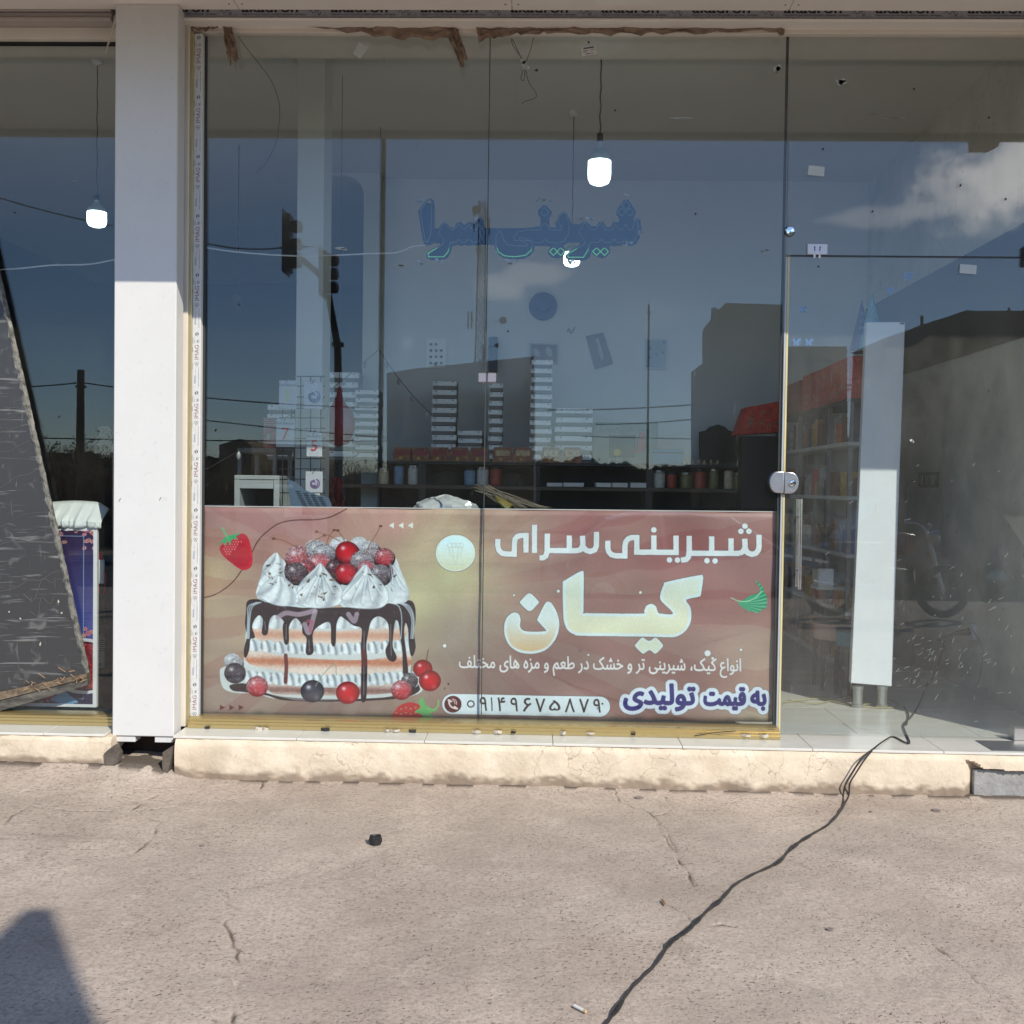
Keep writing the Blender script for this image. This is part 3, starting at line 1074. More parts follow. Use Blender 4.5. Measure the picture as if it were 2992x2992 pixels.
    for ch, x in zip('۹۱۴۹۶۷۵۸۷۹', (228, 275, 330, 402, 475, 549, 630, 715, 795, 868)):
        cxp, cyp = N3(x, 304+(x-300)*.016)
        hw = {'۱': 2.2, '۴': 11, '۵': 16, '۹': 10.5, '۶': 12}.get(ch, 14)
        hh = 20 if ch != '۵' else 15
        q = fit(glyphs(ch), cxp-hw, cyp-hh, cxp+hw, cyp+hh)
        P.poly(q, ink)
        for z in q:
            P.stroke(z, 1, ink, .8, closed=True)
    # print weave, wrinkle light and shade painted as tone bands, grime
    P.im *= (1-.035*(value_noise(H, W, 2, 21)-.5)*2)[..., None]
    wr = np.sin(X*.008+Y*.03+value_noise(H, W, 120, 31)*9)
    P.im = P.im*(1+.022*wr[..., None])
    n = value_noise(H, W, 3, 41)
    P.im *= (1-.35*(n > .995))[..., None]
    edge = np.clip(1-(H-Y)/26, 0, 1)*value_noise(H, W, 30, 6)
    P.im = P.im*(1-.35*edge[..., None])
    return P


def paint_tape_mark():
    """one repeat of the protective tape on the frame: globe, C, IMAG (read upwards), small lines"""
    W, H = 72, 522
    P = Paint(W, H)
    P.im[:] = C8(206, 206, 206)
    dk, rd = C8(52, 54, 60), C8(120, 70, 72)
    t = np.linspace(0, 2*math.pi, 30)[:-1]
    P.poly([np.stack([44+15*np.cos(t), 30+17*np.sin(t)], 1)], dk)
    P.stroke([(36, 18), (48, 26), (40, 38), (52, 42)], 7, C8(206, 206, 206), sm=4)
    P.stroke([(58, 80), (64, 92), (58, 104), (40, 104)], 3, C8(120, 120, 124))
    P.stroke([(52, 84), (46, 92), (54, 98)], 5, dk, sm=4)
    P.stroke([(24, 78), (24, 110)], 3, C8(120, 120, 124))
    g = glyphs('IMAG')
    g = fit(g, 0, 0, 128, 34)
    g = [np.stack([26+q[:, 1], 254-q[:, 0]], 1) for q in g]
    P.poly(g, rd)
    for k in range(3):
        P.stroke([tuple((44+9*math.cos(v)+(k-1)*8, 290+9*math.sin(v)+(k % 2)*14)) for v in t], 3.2, C8(110, 110, 112), closed=True)
    P.stroke([(34, 330), (34, 400)], 1.6, C8(120, 120, 120))
    for y in range(400, 470, 8):
        P.stroke([(24, y), (34, y+2)], 4, C8(96, 116, 150))
    for x, y0, y1 in ((60, 320, 500), (8, 150, 190), (6, 290, 340), (10, 60, 110)):
        for y in range(y0, y1, 7):
            P.stroke([(x, y), (x, y+3)], 4, C8(130, 130, 134))
    P.im = np.clip(P.im*(1+.05*(value_noise(H, W, 20, 2)-.5)[..., None]), 0, 1)
    return P


def paint_strip_mark():
    """one repeat of the printed film under the canopy edge"""
    W, H = 783, 96
    P = Paint(W, H)
    P.im[:] = C8(190, 190, 198)
    ink = C8(28, 28, 32)
    P.poly(fit(glyphs('akadron'), 50, -14, 540, 52), ink)
    for q in fit(glyphs('akadron'), 50, -14, 540, 52):
        P.stroke(q, 5, ink, closed=True)
    P.poly(fit(glyphs('Please Remove The Tape After Installation'), 46, 64, 400, 80), C8(60, 60, 66))
    for x in list(range(412, 500, 9))+list(range(520, 610, 9)):
        P.stroke([(x, 68), (x+4, 76)], 4, C8(60, 60, 66))
    for q in ([(670, 0), (690, 30), (720, 40), (730, 10)], [(640, 50), (655, 30), (670, 60), (700, 44)], [(716, 52), (730, 76), (744, 50)], [(560, 0), (600, 20), (650, 0)]):
        P.stroke(q, 5, C8(70, 80, 104), sm=5)
    P.im *= (1-.12*value_noise(H, W, 26, 9))[..., None]
    return P


def paint_poster():
    """coffee poster: night-blue field, beans, thin rule, cup"""
    W, H = 620, 1040
    P = Paint(W, H)
    Y, X = np.mgrid[0:H, 0:W]/float(H)
    top, mid, low = np.array(C8(52, 34, 66)), np.array(C8(62, 72, 150)), np.array(C8(40, 34, 70))
    t = np.clip(Y/.55, 0, 1)[..., None]
    P.im[:] = top*(1-t)+mid*t
    t = np.clip((Y-.62)/.2, 0, 1)[..., None]
    P.im[:] = P.im*(1-t)+low*t
    rg = np.random.RandomState(4)

    def bean(x, y, r, a, c):
        tt = np.linspace(0, 2*math.pi, 24)[:-1]
        q = np.stack([r*np.cos(tt), .68*r*np.sin(tt)], 1)
        m = np.array([[math.cos(a), -math.sin(a)], [math.sin(a), math.cos(a)]])
        P.poly([q @ m.T+[x, y]], c)
        P.stroke([tuple(m @ np.array(v)+[x, y]) for v in ((-r*.8, 0), (-r*.2, r*.12), (r*.2, -r*.12), (r*.8, 0))], 2.4, C8(60, 30, 40), sm=4)
    for i in range(70):
        x = rg.rand()*W
        y = rg.rand()**2.2*90 if i < 40 else 560+rg.rand()*200
        if i >= 40:
            x = W-rg.rand()**2*110
        bean(x, y, 8+rg.rand()*8, rg.rand()*3, C8(180+rg.randint(50), 110+rg.randint(50), 124+rg.randint(30)))
    for x in (560, 596):
        for y in (40, 80, 118):
            bean(x+rg.rand()*14, y, 12, rg.rand()*3, C8(222, 150, 158))
    P.stroke([(14, 50), (560, 50), (560, 990), (14, 990)], 3, C8(150, 196, 220), .9)
    tt = np.linspace(0, 2*math.pi, 60)[:-1]
    for cx, cy, r, c in ((560, 800, 170, C8(214, 214, 220)), (566, 800, 150, C8(66, 26, 40)), (570, 800, 138, C8(128, 36, 52))):
        P.poly([np.stack([cx+r*np.cos(tt), cy+r*.95*np.sin(tt)], 1)], c)
    for i in range(500):
        a, r = rg.rand()*6.28, 138*rg.rand()**.5
        x, y = 570+r*math.cos(a), 800+r*.95*math.sin(a)
        P.blend(P.dist([(x, y), (x+2, y+2)], 2.4), C8(190+rg.randint(40), 60+rg.randint(40), 80), .6)
    for cx, r in ((250, 120), (110, 100)):
        P.stroke([tuple((cx+r*math.cos(v), 900+r*.9*math.sin(v))) for v in tt], 5, C8(190, 190, 210), closed=True)
    for i in range(90):
        bean(rg.rand()*420, 880+rg.rand()*150, 7+rg.rand()*8, rg.rand()*3, C8(150+rg.randint(70), 90+rg.randint(50), 120))
    P.poly([[(410, 1000), (470, 940), (540, 1010), (480, 1030)]], C8(120, 190, 226), .8)
    P.im *= (1-.06*(np.sin(Y*H*.35) > .3))[..., None]
    return P

# ================================================================ materials of the place
FLOOR = EYE.z-1.19
M_ground_c = lin(178, 163, 151)
white_panel = mat('white_aluminium_panel', (.66, .65, .635), .38, noise=.05, nscale=3, speck=.10, spec=.4)
soffit_m = mat('cream_soffit_panel', (.86, .80, .72), .5, noise=.05, nscale=2)
jamb_m = mat('beige_jamb', lin(224, 214, 200), .5, noise=.08, nscale=6)
gold_m = mat('gold_anodised', (.58, .44, .20), .28, metal=.75, noise=.05, nscale=5, aniso=(.3, 1, 9))
goldv_m = mat('gold_anodised_upright', (.52, .44, .26), .35, metal=.6, noise=.15, nscale=14, aniso=(9, 9, 1))
rubber_m = mat('black_rubber', (.03, .03, .03), .6)
gap_m = mat('dark_gap', (.02, .018, .016), .9)
steel_m = mat('brushed_steel', (.55, .53, .52), .32, metal=1., noise=.12, nscale=30, aniso=(1, 1, 8))
chrome_m = mat('polished_steel', (.75, .75, .74), .12, metal=1., noise=.05)
paper_m = mat('brown_masking_paper', lin(146, 124, 106), .8, noise=.45, nscale=26, bump=1., bscale=45)
paperw_m = mat('pale_torn_film', lin(196, 186, 170), .7, noise=.2, nscale=16)
marble_m = mat('white_marble_tile', (.70, .68, .62), .18, noise=.10, nscale=3.5, spec=.5, aniso=(1, 2.5, 1))
wall_in = mat('white_interior_plaster', (.74, .77, .80), .8, noise=.05, nscale=1.4)
ceil_m = mat('interior_ceiling_plaster', (.66, .65, .60), .85, noise=.06, nscale=1.2)
deep_m = mat('darkened_back_room_plaster', (.035, .04, .05), .9, noise=.1, nscale=2)  # coloured near-black so the deep back room reads as unlit
gwall_m = mat('grimy_grey_side_wall', (.70, .69, .62), .75, noise=.2, nscale=1.5, col2=(.50, .48, .42), speck=.5, bump=.3)
black_m = mat('black_painted_steel', (.018, .018, .02), .45, noise=.2)
dkwood = mat('dark_shelf_board', (.04, .038, .036), .5, noise=.3)
whitep = mat('white_plastic', (.75, .76, .77), .4, noise=.03)
offw = mat('off_white_card', (.62, .62, .60), .6, noise=.06)
foil_m = mat('silver_foil', (.85, .88, .9), .35, metal=.2, noise=.22, nscale=24, bump=.6, bscale=90)
greybox = mat('grey_card', (.20, .21, .22), .7, noise=.08)
cable_m = mat('black_cable_sheath', (.035, .028, .027), .55, noise=.3, nscale=40)
pane_m = glass_mat('shop_glass', f0=.058, dust=.005, dcol=(.58, .56, .50))
door_m = glass_mat('dusty_door_glass', f0=.058, dust=.030, streak=1.4, dcol=(.60, .58, .52))

# ================================================================ ground
def cracks_attr():
    paths = []
    for pts in ([(770, 2075+210), (760, 2330), (600, 2345), (380, 2378), (470, 2405), (440, 2455), (385, 2500)],
                [(1790, 2298), (1815, 2345), (1905, 2380), (1920, 2400), (1930, 2425), (1960, 2480), (1985, 2515), (2015, 2550), (2030, 2590)],
                [(1920, 2385), (1970, 2365), (2110, 2366), (2180, 2325)], [(1985, 2515), (1962, 2450), (1925, 2400)],
                [(650, 2590), (665, 2625), (680, 2670), (655, 2700), (690, 2760), (695, 2850), (690, 2960), (680, 2992)],
                [(0, 2430), (35, 2390), (90, 2365), (200, 2378), (330, 2376)], [(10, 2300), (50, 2330), (110, 2320)],
                [(2600, 2700), (2700, 2735), (2870, 2880), (2950, 2960)], [(1950, 2640), (2040, 2700), (2150, 2710)], [(380, 2320), (480, 2318), (420, 2350), (378, 2378)]):
        q = [G(px, py, .0) for px, py in pts]
        seg = []
        for a, b in zip(q[:-1], q[1:]):
            n = max(2, int((b-a).length/.035))
            for i in range(n):
                p = a.lerp(b, i/n)
                seg.append((p.x+random.uniform(-.007, .007), p.y+random.uniform(-.012, .012)))
        seg.append((q[-1].x, q[-1].y))
        paths.append(np.array(seg))
    return paths


VN = {}


def vnoise(x, y, s, seed):
    if seed not in VN:
        VN[seed] = np.random.RandomState(seed).rand(512, 512)
    g = VN[seed]
    u, v = x/s+100.3, y/s+100.7
    xi, yi = np.floor(u).astype(int), np.floor(v).astype(int)
    fx, fy = u-xi, v-yi
    fx, fy = fx*fx*(3-2*fx), fy*fy*(3-2*fy)
    a = lambda i, j: g[(yi+j) % 512, (xi+i) % 512]
    return (a(0, 0)*(1-fx)+a(1, 0)*fx)*(1-fy)+(a(0, 1)*(1-fx)+a(1, 1)*fx)*fy


PL_Y = -.25


def gh(x, y):
    """gentle relief of the worn yard surface"""
    h = .010*(vnoise(x, y, .9, 1)-.5)+.006*(vnoise(x, y, .3, 2)-.5)+.0026*(vnoise(x, y, .09, 3)-.5)+.0016*(vnoise(x, y, .03, 4)-.5)
    near = np.exp(-np.maximum(0, PL_Y-y)/.12)
    left = 1/(1+np.exp((x+1.72)/.06))
    return h+near*(.012+.045*left)+.02*left*np.exp(-np.maximum(0, PL_Y-y)/.4)


nx, ny = 1000, 540
xs = np.linspace(-3.4, 3.6, nx)
ys = np.linspace(-3.6, .3, ny)
XX, YY = np.meshgrid(xs, ys)
ZZ = gh(XX, YY)
dirt = np.zeros_like(XX)
for p in cracks_attr():
    lo, hi = p.min(0)-.06, p.max(0)+.06
    sel = (XX > lo[0]) & (XX < hi[0]) & (YY > lo[1]) & (YY < hi[1])
    qx, qy = XX[sel], YY[sel]
    d = np.full(qx.shape, 9.)
    for a, b in zip(p[:-1], p[1:]):
        ab = b-a
        t = np.clip(((qx-a[0])*ab[0]+(qy-a[1])*ab[1])/max(ab@ab, 1e-9), 0, 1)
        d = np.minimum(d, np.hypot(qx-a[0]-t*ab[0], qy-a[1]-t*ab[1]))
    w = np.clip(1-d/.0072, 0, 1)**.8*(.15+1.1*vnoise(qx, qy, .07, 9)**2.2)
    ZZ[sel] -= .008*w
    dirt[sel] = np.maximum(dirt[sel], w)
edge = np.exp(-np.maximum(0, PL_Y-.02-YY)/.03)*(vnoise(XX, YY, .06, 12) > .42)*.75
dirt = np.maximum(dirt, edge*(YY > -.42))
wear = vnoise(XX, YY, .5, 21)*.5+vnoise(XX, YY, .17, 22)*.5
dirt = np.maximum(dirt, (wear > .66)*.16*vnoise(XX, YY, .02, 23))
vs = np.stack([XX, YY, ZZ], -1).reshape(-1, 3)
idx = np.arange(nx*ny).reshape(ny, nx)
fs = np.stack([idx[:-1, :-1], idx[:-1, 1:], idx[1:, 1:], idx[1:, :-1]], -1).reshape(-1, 4)
me = bpy.data.meshes.new('ground')
me.vertices.add(len(vs)); me.vertices.foreach_set('co', vs.ravel())
me.loops.add(fs.size); me.loops.foreach_set('vertex_index', fs.ravel())
me.polygons.add(len(fs)); me.polygons.foreach_set('loop_start', np.arange(0, fs.size, 4)); me.polygons.foreach_set('loop_total', np.full(len(fs), 4))
me.update(calc_edges=True)
me.polygons.foreach_set('use_smooth', np.ones(len(fs), bool))
at = me.attributes.new('dirt', 'FLOAT', 'POINT')
at.data.foreach_set('value', dirt.ravel())


def ground_mat(name, fine=True):
    m = bpy.data.materials.new(name)
    m.use_nodes = True
    t = m.node_tree
    b = t.nodes['Principled BSDF']
    b.inputs['Roughness'].default_value = .88
    b.inputs['Specular IOR Level'].default_value = .25
    L, N = t.links.new, t.nodes.new
    g = N('ShaderNodeTexCoord')

    def noise(scale, det=6, sc3=None, dist=0., r=.6):
        n = N('ShaderNodeTexNoise')
        n.inputs['Scale'].default_value = scale; n.inputs['Detail'].default_value = det
        n.inputs['Distortion'].default_value = dist; n.inputs['Roughness'].default_value = r
        if sc3:
            mp = N('ShaderNodeMapping'); mp.inputs['Scale'].default_value = sc3
            L(g.outputs['Object'], mp.inputs[0]); L(mp.outputs[0], n.inputs['Vector'])
        else:
            L(g.outputs['Object'], n.inputs['Vector'])
        return n.outputs['Fac']

    def mr(v, a, b_, c=0., d=1.):
        n = N('ShaderNodeMapRange'); n.interpolation_type = 'SMOOTHSTEP'
        for k, x in zip(('From Min', 'From Max', 'To Min', 'To Max'), (a, b_, c, d)):
            n.inputs[k].default_value = x
        L(v, n.inputs['Value'])
        return n.outputs[0]

    def mix(f, a, b_):
        n = N('ShaderNodeMix'); n.data_type = 'RGBA'
        for k, x in (('Factor', f), ('A', a), ('B', b_)):
            if isinstance(x, tuple): n.inputs[k].default_value = (*x, 1)
            elif isinstance(x, (int, float)): n.inputs[k].default_value = x
            else: L(x, n.inputs[k])
        return n.outputs['Result']

    def mth(op, a, b_):
        n = N('ShaderNodeMath'); n.operation = op
        for i, x in enumerate((a, b_)):
            if isinstance(x, (int, float)): n.inputs[i].default_value = x
            else: L(x, n.inputs[i])
        return n.outputs[0]
    c = mix(mr(noise(1.3, 7), .32, .68), lin(174, 158, 145), lin(198, 182, 168))
    c = mix(mr(noise(.9, 5, (1, 3, 1)), .45, .75, 0, .55), c, lin(156, 142, 132))
    c = mix(mr(noise(5, 6), .5, .8, 0, .5), c, lin(208, 194, 178))
    c = mix(mr(noise(70, 4), .40, .66, 0, .42), c, lin(136, 122, 110))
    c = mix(mr(noise(24, 6, (1, 1.6, 1)), .56, .70, 0, .5), c, lin(128, 116, 106))
    # pits left where the fines have worn out: small and flattened
    v = N('ShaderNodeTexVoronoi'); v.inputs['Scale'].default_value = 62; v.inputs['Randomness'].default_value = 1
    mp = N('ShaderNodeMapping'); mp.inputs['Scale'].default_value = (1, 1.25, 1)
    L(g.outputs['Object'], mp.inputs[0])
    wv = N('ShaderNodeVectorMath'); wv.operation = 'ADD'
    n3 = N('ShaderNodeTexNoise'); n3.inputs['Scale'].default_value = 40; L(g.outputs['Object'], n3.inputs['Vector'])
    s3 = N('ShaderNodeVectorMath'); s3.operation = 'SCALE'; s3.inputs['Scale'].default_value = .035
    L(n3.outputs['Color'], s3.inputs[0]); L(mp.outputs[0], wv.inputs[0]); L(s3.outputs[0], wv.inputs[1]); L(wv.outputs[0], v.inputs['Vector'])
    sep = N('ShaderNodeSeparateColor'); L(v.outputs['Color'], sep.inputs[0])
    pit = mth('MULTIPLY', mr(v.outputs['Distance'], .38, .16), mr(sep.outputs[0], .60, .74))
    pit = mth('MULTIPLY', pit, mr(noise(2.2, 4), .36, .60, .15, 1.))
    v2 = N('ShaderNodeTexVoronoi'); v2.inputs['Scale'].default_value = 150; L(wv.outputs[0], v2.inputs['Vector'])
    sep2 = N('ShaderNodeSeparateColor'); L(v2.outputs['Color'], sep2.inputs[0])
    pit2 = mth('MULTIPLY', mr(v2.outputs['Distance'], .40, .15), mr(sep2.outputs[0], .55, .75))
    c = mix(mth('MULTIPLY', pit, .42), c, lin(92, 82, 74))
    pa = mr(noise(.55, 3, None, .6), .50, .53, 0, .22)
    c = mix(pa, c, lin(158, 148, 136))
    c = mix(mr(noise(1.7, 8, (1, 1.3, 1), 1.2, .72), .60, .66, 0, .30), c, lin(138, 124, 112))
    c = mix(mr(noise(8, 8, None, .5, .75), .62, .68, 0, .45), c, lin(214, 202, 186))
    c = mix(mth('MULTIPLY', mth('MULTIPLY', pit2, mr(noise(3.5, 5), .42, .62)), .45), c, lin(92, 82, 74))
    if fine:
        a = N('ShaderNodeAttribute'); a.attribute_name = 'dirt'
        c = mix(mr(a.outputs['Fac'], .05, .8, 0, .85), c, lin(72, 63, 56))
    L(c, b.inputs['Base Color'])
    h = mth('ADD', mth('MULTIPLY', noise(55, 7, None, 0, .7), .5), mth('MULTIPLY', noise(14, 5), .6))
    h = mth('SUBTRACT', h, mth('MULTIPLY', pit, .75))
    h = mth('SUBTRACT', h, mth('MULTIPLY', pit2, .3))
    bm = N('ShaderNodeBump'); bm.inputs['Strength'].default_value = .9; bm.inputs['Distance'].default_value = .0065
    L(h, bm.inputs['Height']); L(bm.outputs[0], b.inputs['Normal'])
    MATS[name] = m
    return m


gm = ground_mat('worn_beige_screed')
gm2 = ground_mat('worn_beige_screed_far', False)
me.materials.append(gm)
ground = bpy.data.objects.new('ground', me)
COL.objects.link(ground)
tag(ground, kind='structure')
BZ = -.36                            # street level, below the yard
far = MB()
far.add([(-400, -500, BZ), (400, -500, BZ), (400, 60, BZ), (-400, 60, BZ)], [(0, 1, 2, 3)])
tag(far.build('terrain', mat('dry_field', lin(132, 120, 100), .95, noise=.35, nscale=.3)), kind='structure')
tag(MB().box(-40, 40, -8.6, .6, BZ-.1, -.02).build('pavement', gm2), kind='structure')

# ================================================================ shell of the building
X0, X1 = -5.6, 3.4
CZ = EYE.z+2.5                      # ceiling
ZS = Z(1500, 30, -.14)              # underside of the canopy
sh = MB()
sh.box(X0-.2, X1+.6, .03, .3, Z(1400, 97), CZ+1.2)                 # lintel wall
tag(sh.build('lintel_wall', jamb_m), kind='structure')
tag(MB().box(X0-.2, X1+.6, .301, 8.2, CZ, CZ+.3).build('ceiling', ceil_m), kind='structure')
tag(MB().box(X0-.2, X1+.6, -1.5, 8.2, CZ+.302, CZ+1.2).build('roof', jamb_m), kind='structure')
BWX = W(1057, 1300, 3.42).x
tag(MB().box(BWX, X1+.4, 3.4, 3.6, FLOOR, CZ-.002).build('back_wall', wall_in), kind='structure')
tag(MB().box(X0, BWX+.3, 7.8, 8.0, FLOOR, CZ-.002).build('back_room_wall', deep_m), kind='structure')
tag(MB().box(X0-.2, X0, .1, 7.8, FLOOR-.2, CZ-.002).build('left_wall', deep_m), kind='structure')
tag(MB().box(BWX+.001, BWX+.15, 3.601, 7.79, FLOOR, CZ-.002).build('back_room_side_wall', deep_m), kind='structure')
SWX = 2.62
tag(MB().box(SWX, SWX+.2, .06, 3.39, FLOOR-.2, CZ-.002).build('right_wall', gwall_m), kind='structure')
tag(MB().box(X1+.2, X1+.4, -.2, 3.39, -.1, CZ-.002).build('outer_right_wall', jamb_m), kind='structure')
tag(MB().box(X0-.2, X1+.4, .055, 8.2, -.2, FLOOR-.013).build('floor', mat('tile_grout', (.3, .29, .27), .9)), kind='structure')
floor_o = bpy.data.objects['floor']
rowY = [PL_Y, .06, .66, 1.26, 1.86, 2.46, 3.06, 3.4]
tx0 = X(1243, 2150, -.2)
tile = None
k0 = math.ceil((X0+.0-tx0)/.6)
for j in range(len(rowY)-1):
    for i in range(k0, 9):
        a, b = tx0+i*.6, tx0+(i+1)*.6
        if j == 0:
            if b > X(318, 2150, -.2) and a < X(515, 2150, -.2):
                # the sill is open where the column comes down
                if a < X(318, 2150, -.2): b = X(318, 2150, -.2)
                elif b > X(515, 2150, -.2): a = X(515, 2150, -.2)
                else: continue
        else:
            a += .3*(j % 2)
            b += .3*(j % 2)
            if a > SWX-.01: continue
            b = min(b, SWX-.002)
        if b-a < .05: continue
        MB().box(a+.0012, b-.0012, rowY[j]+.0012, rowY[j+1]-.0012, FLOOR-.012, FLOOR, .0015).build('tile', marble_m, floor_o)

# right and left low plinth of lime-washed plaster
def plinth_mat():
    m = mat('lime_washed_plaster', lin(222, 207, 186), .88, noise=.12, nscale=7, col2=lin(202, 184, 160), speck=.35, bump=.7, bscale=60)
    t = m.node_tree
    b = t.nodes['Principled BSDF']
    L, N = t.links.new, t.nodes.new
    g = N('ShaderNodeTexCoord')
    nz = N('ShaderNodeTexNoise'); nz.inputs['Scale'].default_value = 5; nz.inputs['Detail'].default_value = 5
    L(g.outputs['Object'], nz.inputs['Vector'])
    sv = N('ShaderNodeVectorMath'); sv.operation = 'SCALE'; sv.inputs['Scale'].default_value = .35
    L(nz.outputs['Color'], sv.inputs[0])
    ad = N('ShaderNodeVectorMath'); ad.operation = 'ADD'
    L(g.outputs['Object'], ad.inputs[0]); L(sv.outputs[0], ad.inputs[1])
    v = N('ShaderNodeTexVoronoi'); v.feature = 'DISTANCE_TO_EDGE'; v.inputs['Scale'].default_value = 5.5
    L(ad.outputs[0], v.inputs['Vector'])
    r = N('ShaderNodeMapRange'); r.inputs['From Min'].default_value = .012; r.inputs['From Max'].default_value = .002
    L(v.outputs['Distance'], r.inputs['Value'])
    n2 = N('ShaderNodeTexNoise'); n2.inputs['Scale'].default_value = 2.4; n2.inputs['Detail'].default_value = 3
    L(g.outputs['Object'], n2.inputs['Vector'])
    r2 = N('ShaderNodeMapRange'); r2.inputs['From Min'].default_value = .48; r2.inputs['From Max'].default_value = .6; r2.inputs['To Max'].default_value = .55
    L(n2.outputs['Fac'], r2.inputs['Value'])
    ml = N('ShaderNodeMath'); ml.operation = 'MULTIPLY'
    L(r.outputs[0], ml.inputs[0]); L(r2.outputs[0], ml.inputs[1])
    at = N('ShaderNodeAttribute'); at.attribute_name = 'dirt'
    mxm = N('ShaderNodeMath'); mxm.operation = 'MAXIMUM'
    L(ml.outputs[0], mxm.inputs[0]); L(at.outputs['Fac'], mxm.inputs[1])
    mx = N('ShaderNodeMix'); mx.data_type = 'RGBA'
    src = b.inputs['Base Color'].links[0].from_socket
    L(src, mx.inputs['A']); mx.inputs['B'].default_value = (*lin(112, 92, 76), 1); L(mxm.outputs[0], mx.inputs['Factor'])
    L(mx.outputs['Result'], b.inputs['Base Color'])
    return m


plm = plinth_mat()


def VZ(x, z, seed):
    return float(vnoise(np.array([x]), np.array([z+seed]), .06, 8)[0])*.7+float(vnoise(np.array([x]), np.array([z+seed]), .022, 18)[0])*.3


def plinth(name, label, xa, xb, seed, hole=None):
    n = int((xb-xa)/.012)
    rows = 30
    zt = FLOOR-.014
    vs, fs, dd = [], [], []
    x = np.linspace(xa, xb, n)
    wob = vnoise(x, x*0+seed, .25, 5)
    jag = vnoise(x, x*0+seed, .05, 6)*.6+vnoise(x, x*0+seed, .018, 7)*.4
    jag2 = vnoise(x, x*0+seed, .045, 26)*.6+vnoise(x, x*0+seed, .016, 27)*.4
    gz = gh(x, x*0+PL_Y)
    wob2 = vnoise(x, x*0+seed*2, .12, 15)
    chip = vnoise(x, x*0+seed*3, .035, 16)
    for j in range(rows):
        t = j/(rows-1)
        for i in range(n):
            z0 = gz[i]+.004-.006
            z = zt+(z0-zt)*t
            bul = .012*math.sin(t*math.pi)*wob[i]+.016*(max(0, t-.72)/.28)**1.5*jag2[i]-(.010+.02*max(0, chip[i]-.6))*max(0, .14-t)/.14
            y = PL_Y-bul-.006*float(VZ(x[i], z, seed))
            d = 0
            if t > .60:
                nz_ = float(vnoise(np.array([x[i]]), np.array([z*1.6+seed]), .07, 31)[0])*.6+float(vnoise(np.array([x[i]]), np.array([z*1.6+seed]), .02, 32)[0])*.4
                d = .8*min(1, max(0, (t-.60)/.34+nz_*1.1-.85)*1.8)
            d = max(d, .5*max(0, float(wob2[i])-.55)*(1 if t > .3 else t/.3))
            if hole and hole[0] < x[i]:
                # plaster broken away, block behind
                e = zt-.045-.03*jag[i]-.015*(x[i]-hole[0]) if x[i] > hole[0]+.05 else zt-.02-(x[i]-hole[0])*.5
                if z < e:
                    k = min(1, (x[i]-hole[0])/.05)
                    y = PL_Y+.045*k+.004*jag[i]
            vs.append((x[i], y, z))
            dd.append(d)
    for i in range(n):                       # top shelf going back under the tiles
        vs.append((x[i], .05, zt)); dd.append(0)
    for j in range(rows-1):
        for i in range(n-1):
            a = j*n+i
            fs.append((a, a+n, a+n+1, a+1))
    for i in range(n-1):
        a = rows*n+i
        fs.append((i, i+1, a+1, a))
    for e in (0, n-1):
        fs.append(tuple([j*n+e for j in range(rows)]+[rows*n+e]))
    mb = MB().add(vs, fs)
    o = mb.build(name, plm, None, True)
    o.data.attributes.new('dirt', 'FLOAT', 'POINT').data.foreach_set('value', dd)
    tag(o, label, 'plinth')
    return o


plinth('plinth', 'low cream plastered plinth under the banner window and door', X(512, 2200, PL_Y), X1+.1, 3.3, (X(2822, 2250, PL_Y),))
plinth('plinth', 'short cream plastered plinth under the left window by the black panel', X0, X(326, 2200, PL_Y), 8.1)
blk = mat('rough_grey_block', (.34, .33, .32), .95, noise=.3, nscale=22, bump=1., bscale=60, speck=.6)
tag(MB().box(X(2850, 2250, PL_Y), X1+.08, PL_Y+.012, PL_Y+.1, -.04, FLOOR-.085, .006).build('concrete_block', blk),
    'grey concrete block bared where the plinth plaster broke off', 'block')
# recess under the column with its steel angles
th = thing('column_recess', 'dark open recess under the white column between the plinths', 'recess', (X(420, 2200, PL_Y), PL_Y, 0))
MB().box(X(322, 2200, -.2)-.05, X(516, 2200, -.2)+.05, -.02, .0, -.05, FLOOR-.014).build('back', mat('rusty_dark_steel', (.06, .035, .025), .8, noise=.5, nscale=20), th)
MB().box(X(330, 2200, -.2), X(508, 2200, -.2), -.24, -.03, -.03, .035).build('mortar_bed', gm2, th)
rust = mat('dirty_steel_angle', (.13, .105, .085), .8, noise=.5, nscale=18, bump=.5)
for q in ([(318, 2190), (338, 2175), (352, 2200), (350, 2225), (330, 2243), (312, 2240), (308, 2200)], [(480, 2195), (508, 2178), (505, 2210), (498, 2240), (489, 2278), (481, 2262), (478, 2225)]):
    MB().prism([(p.x, p.z) for p in (W(a, b, PL_Y) for a, b in q)], PL_Y-.02, PL_Y+.03).build('steel_angle', rust, th)

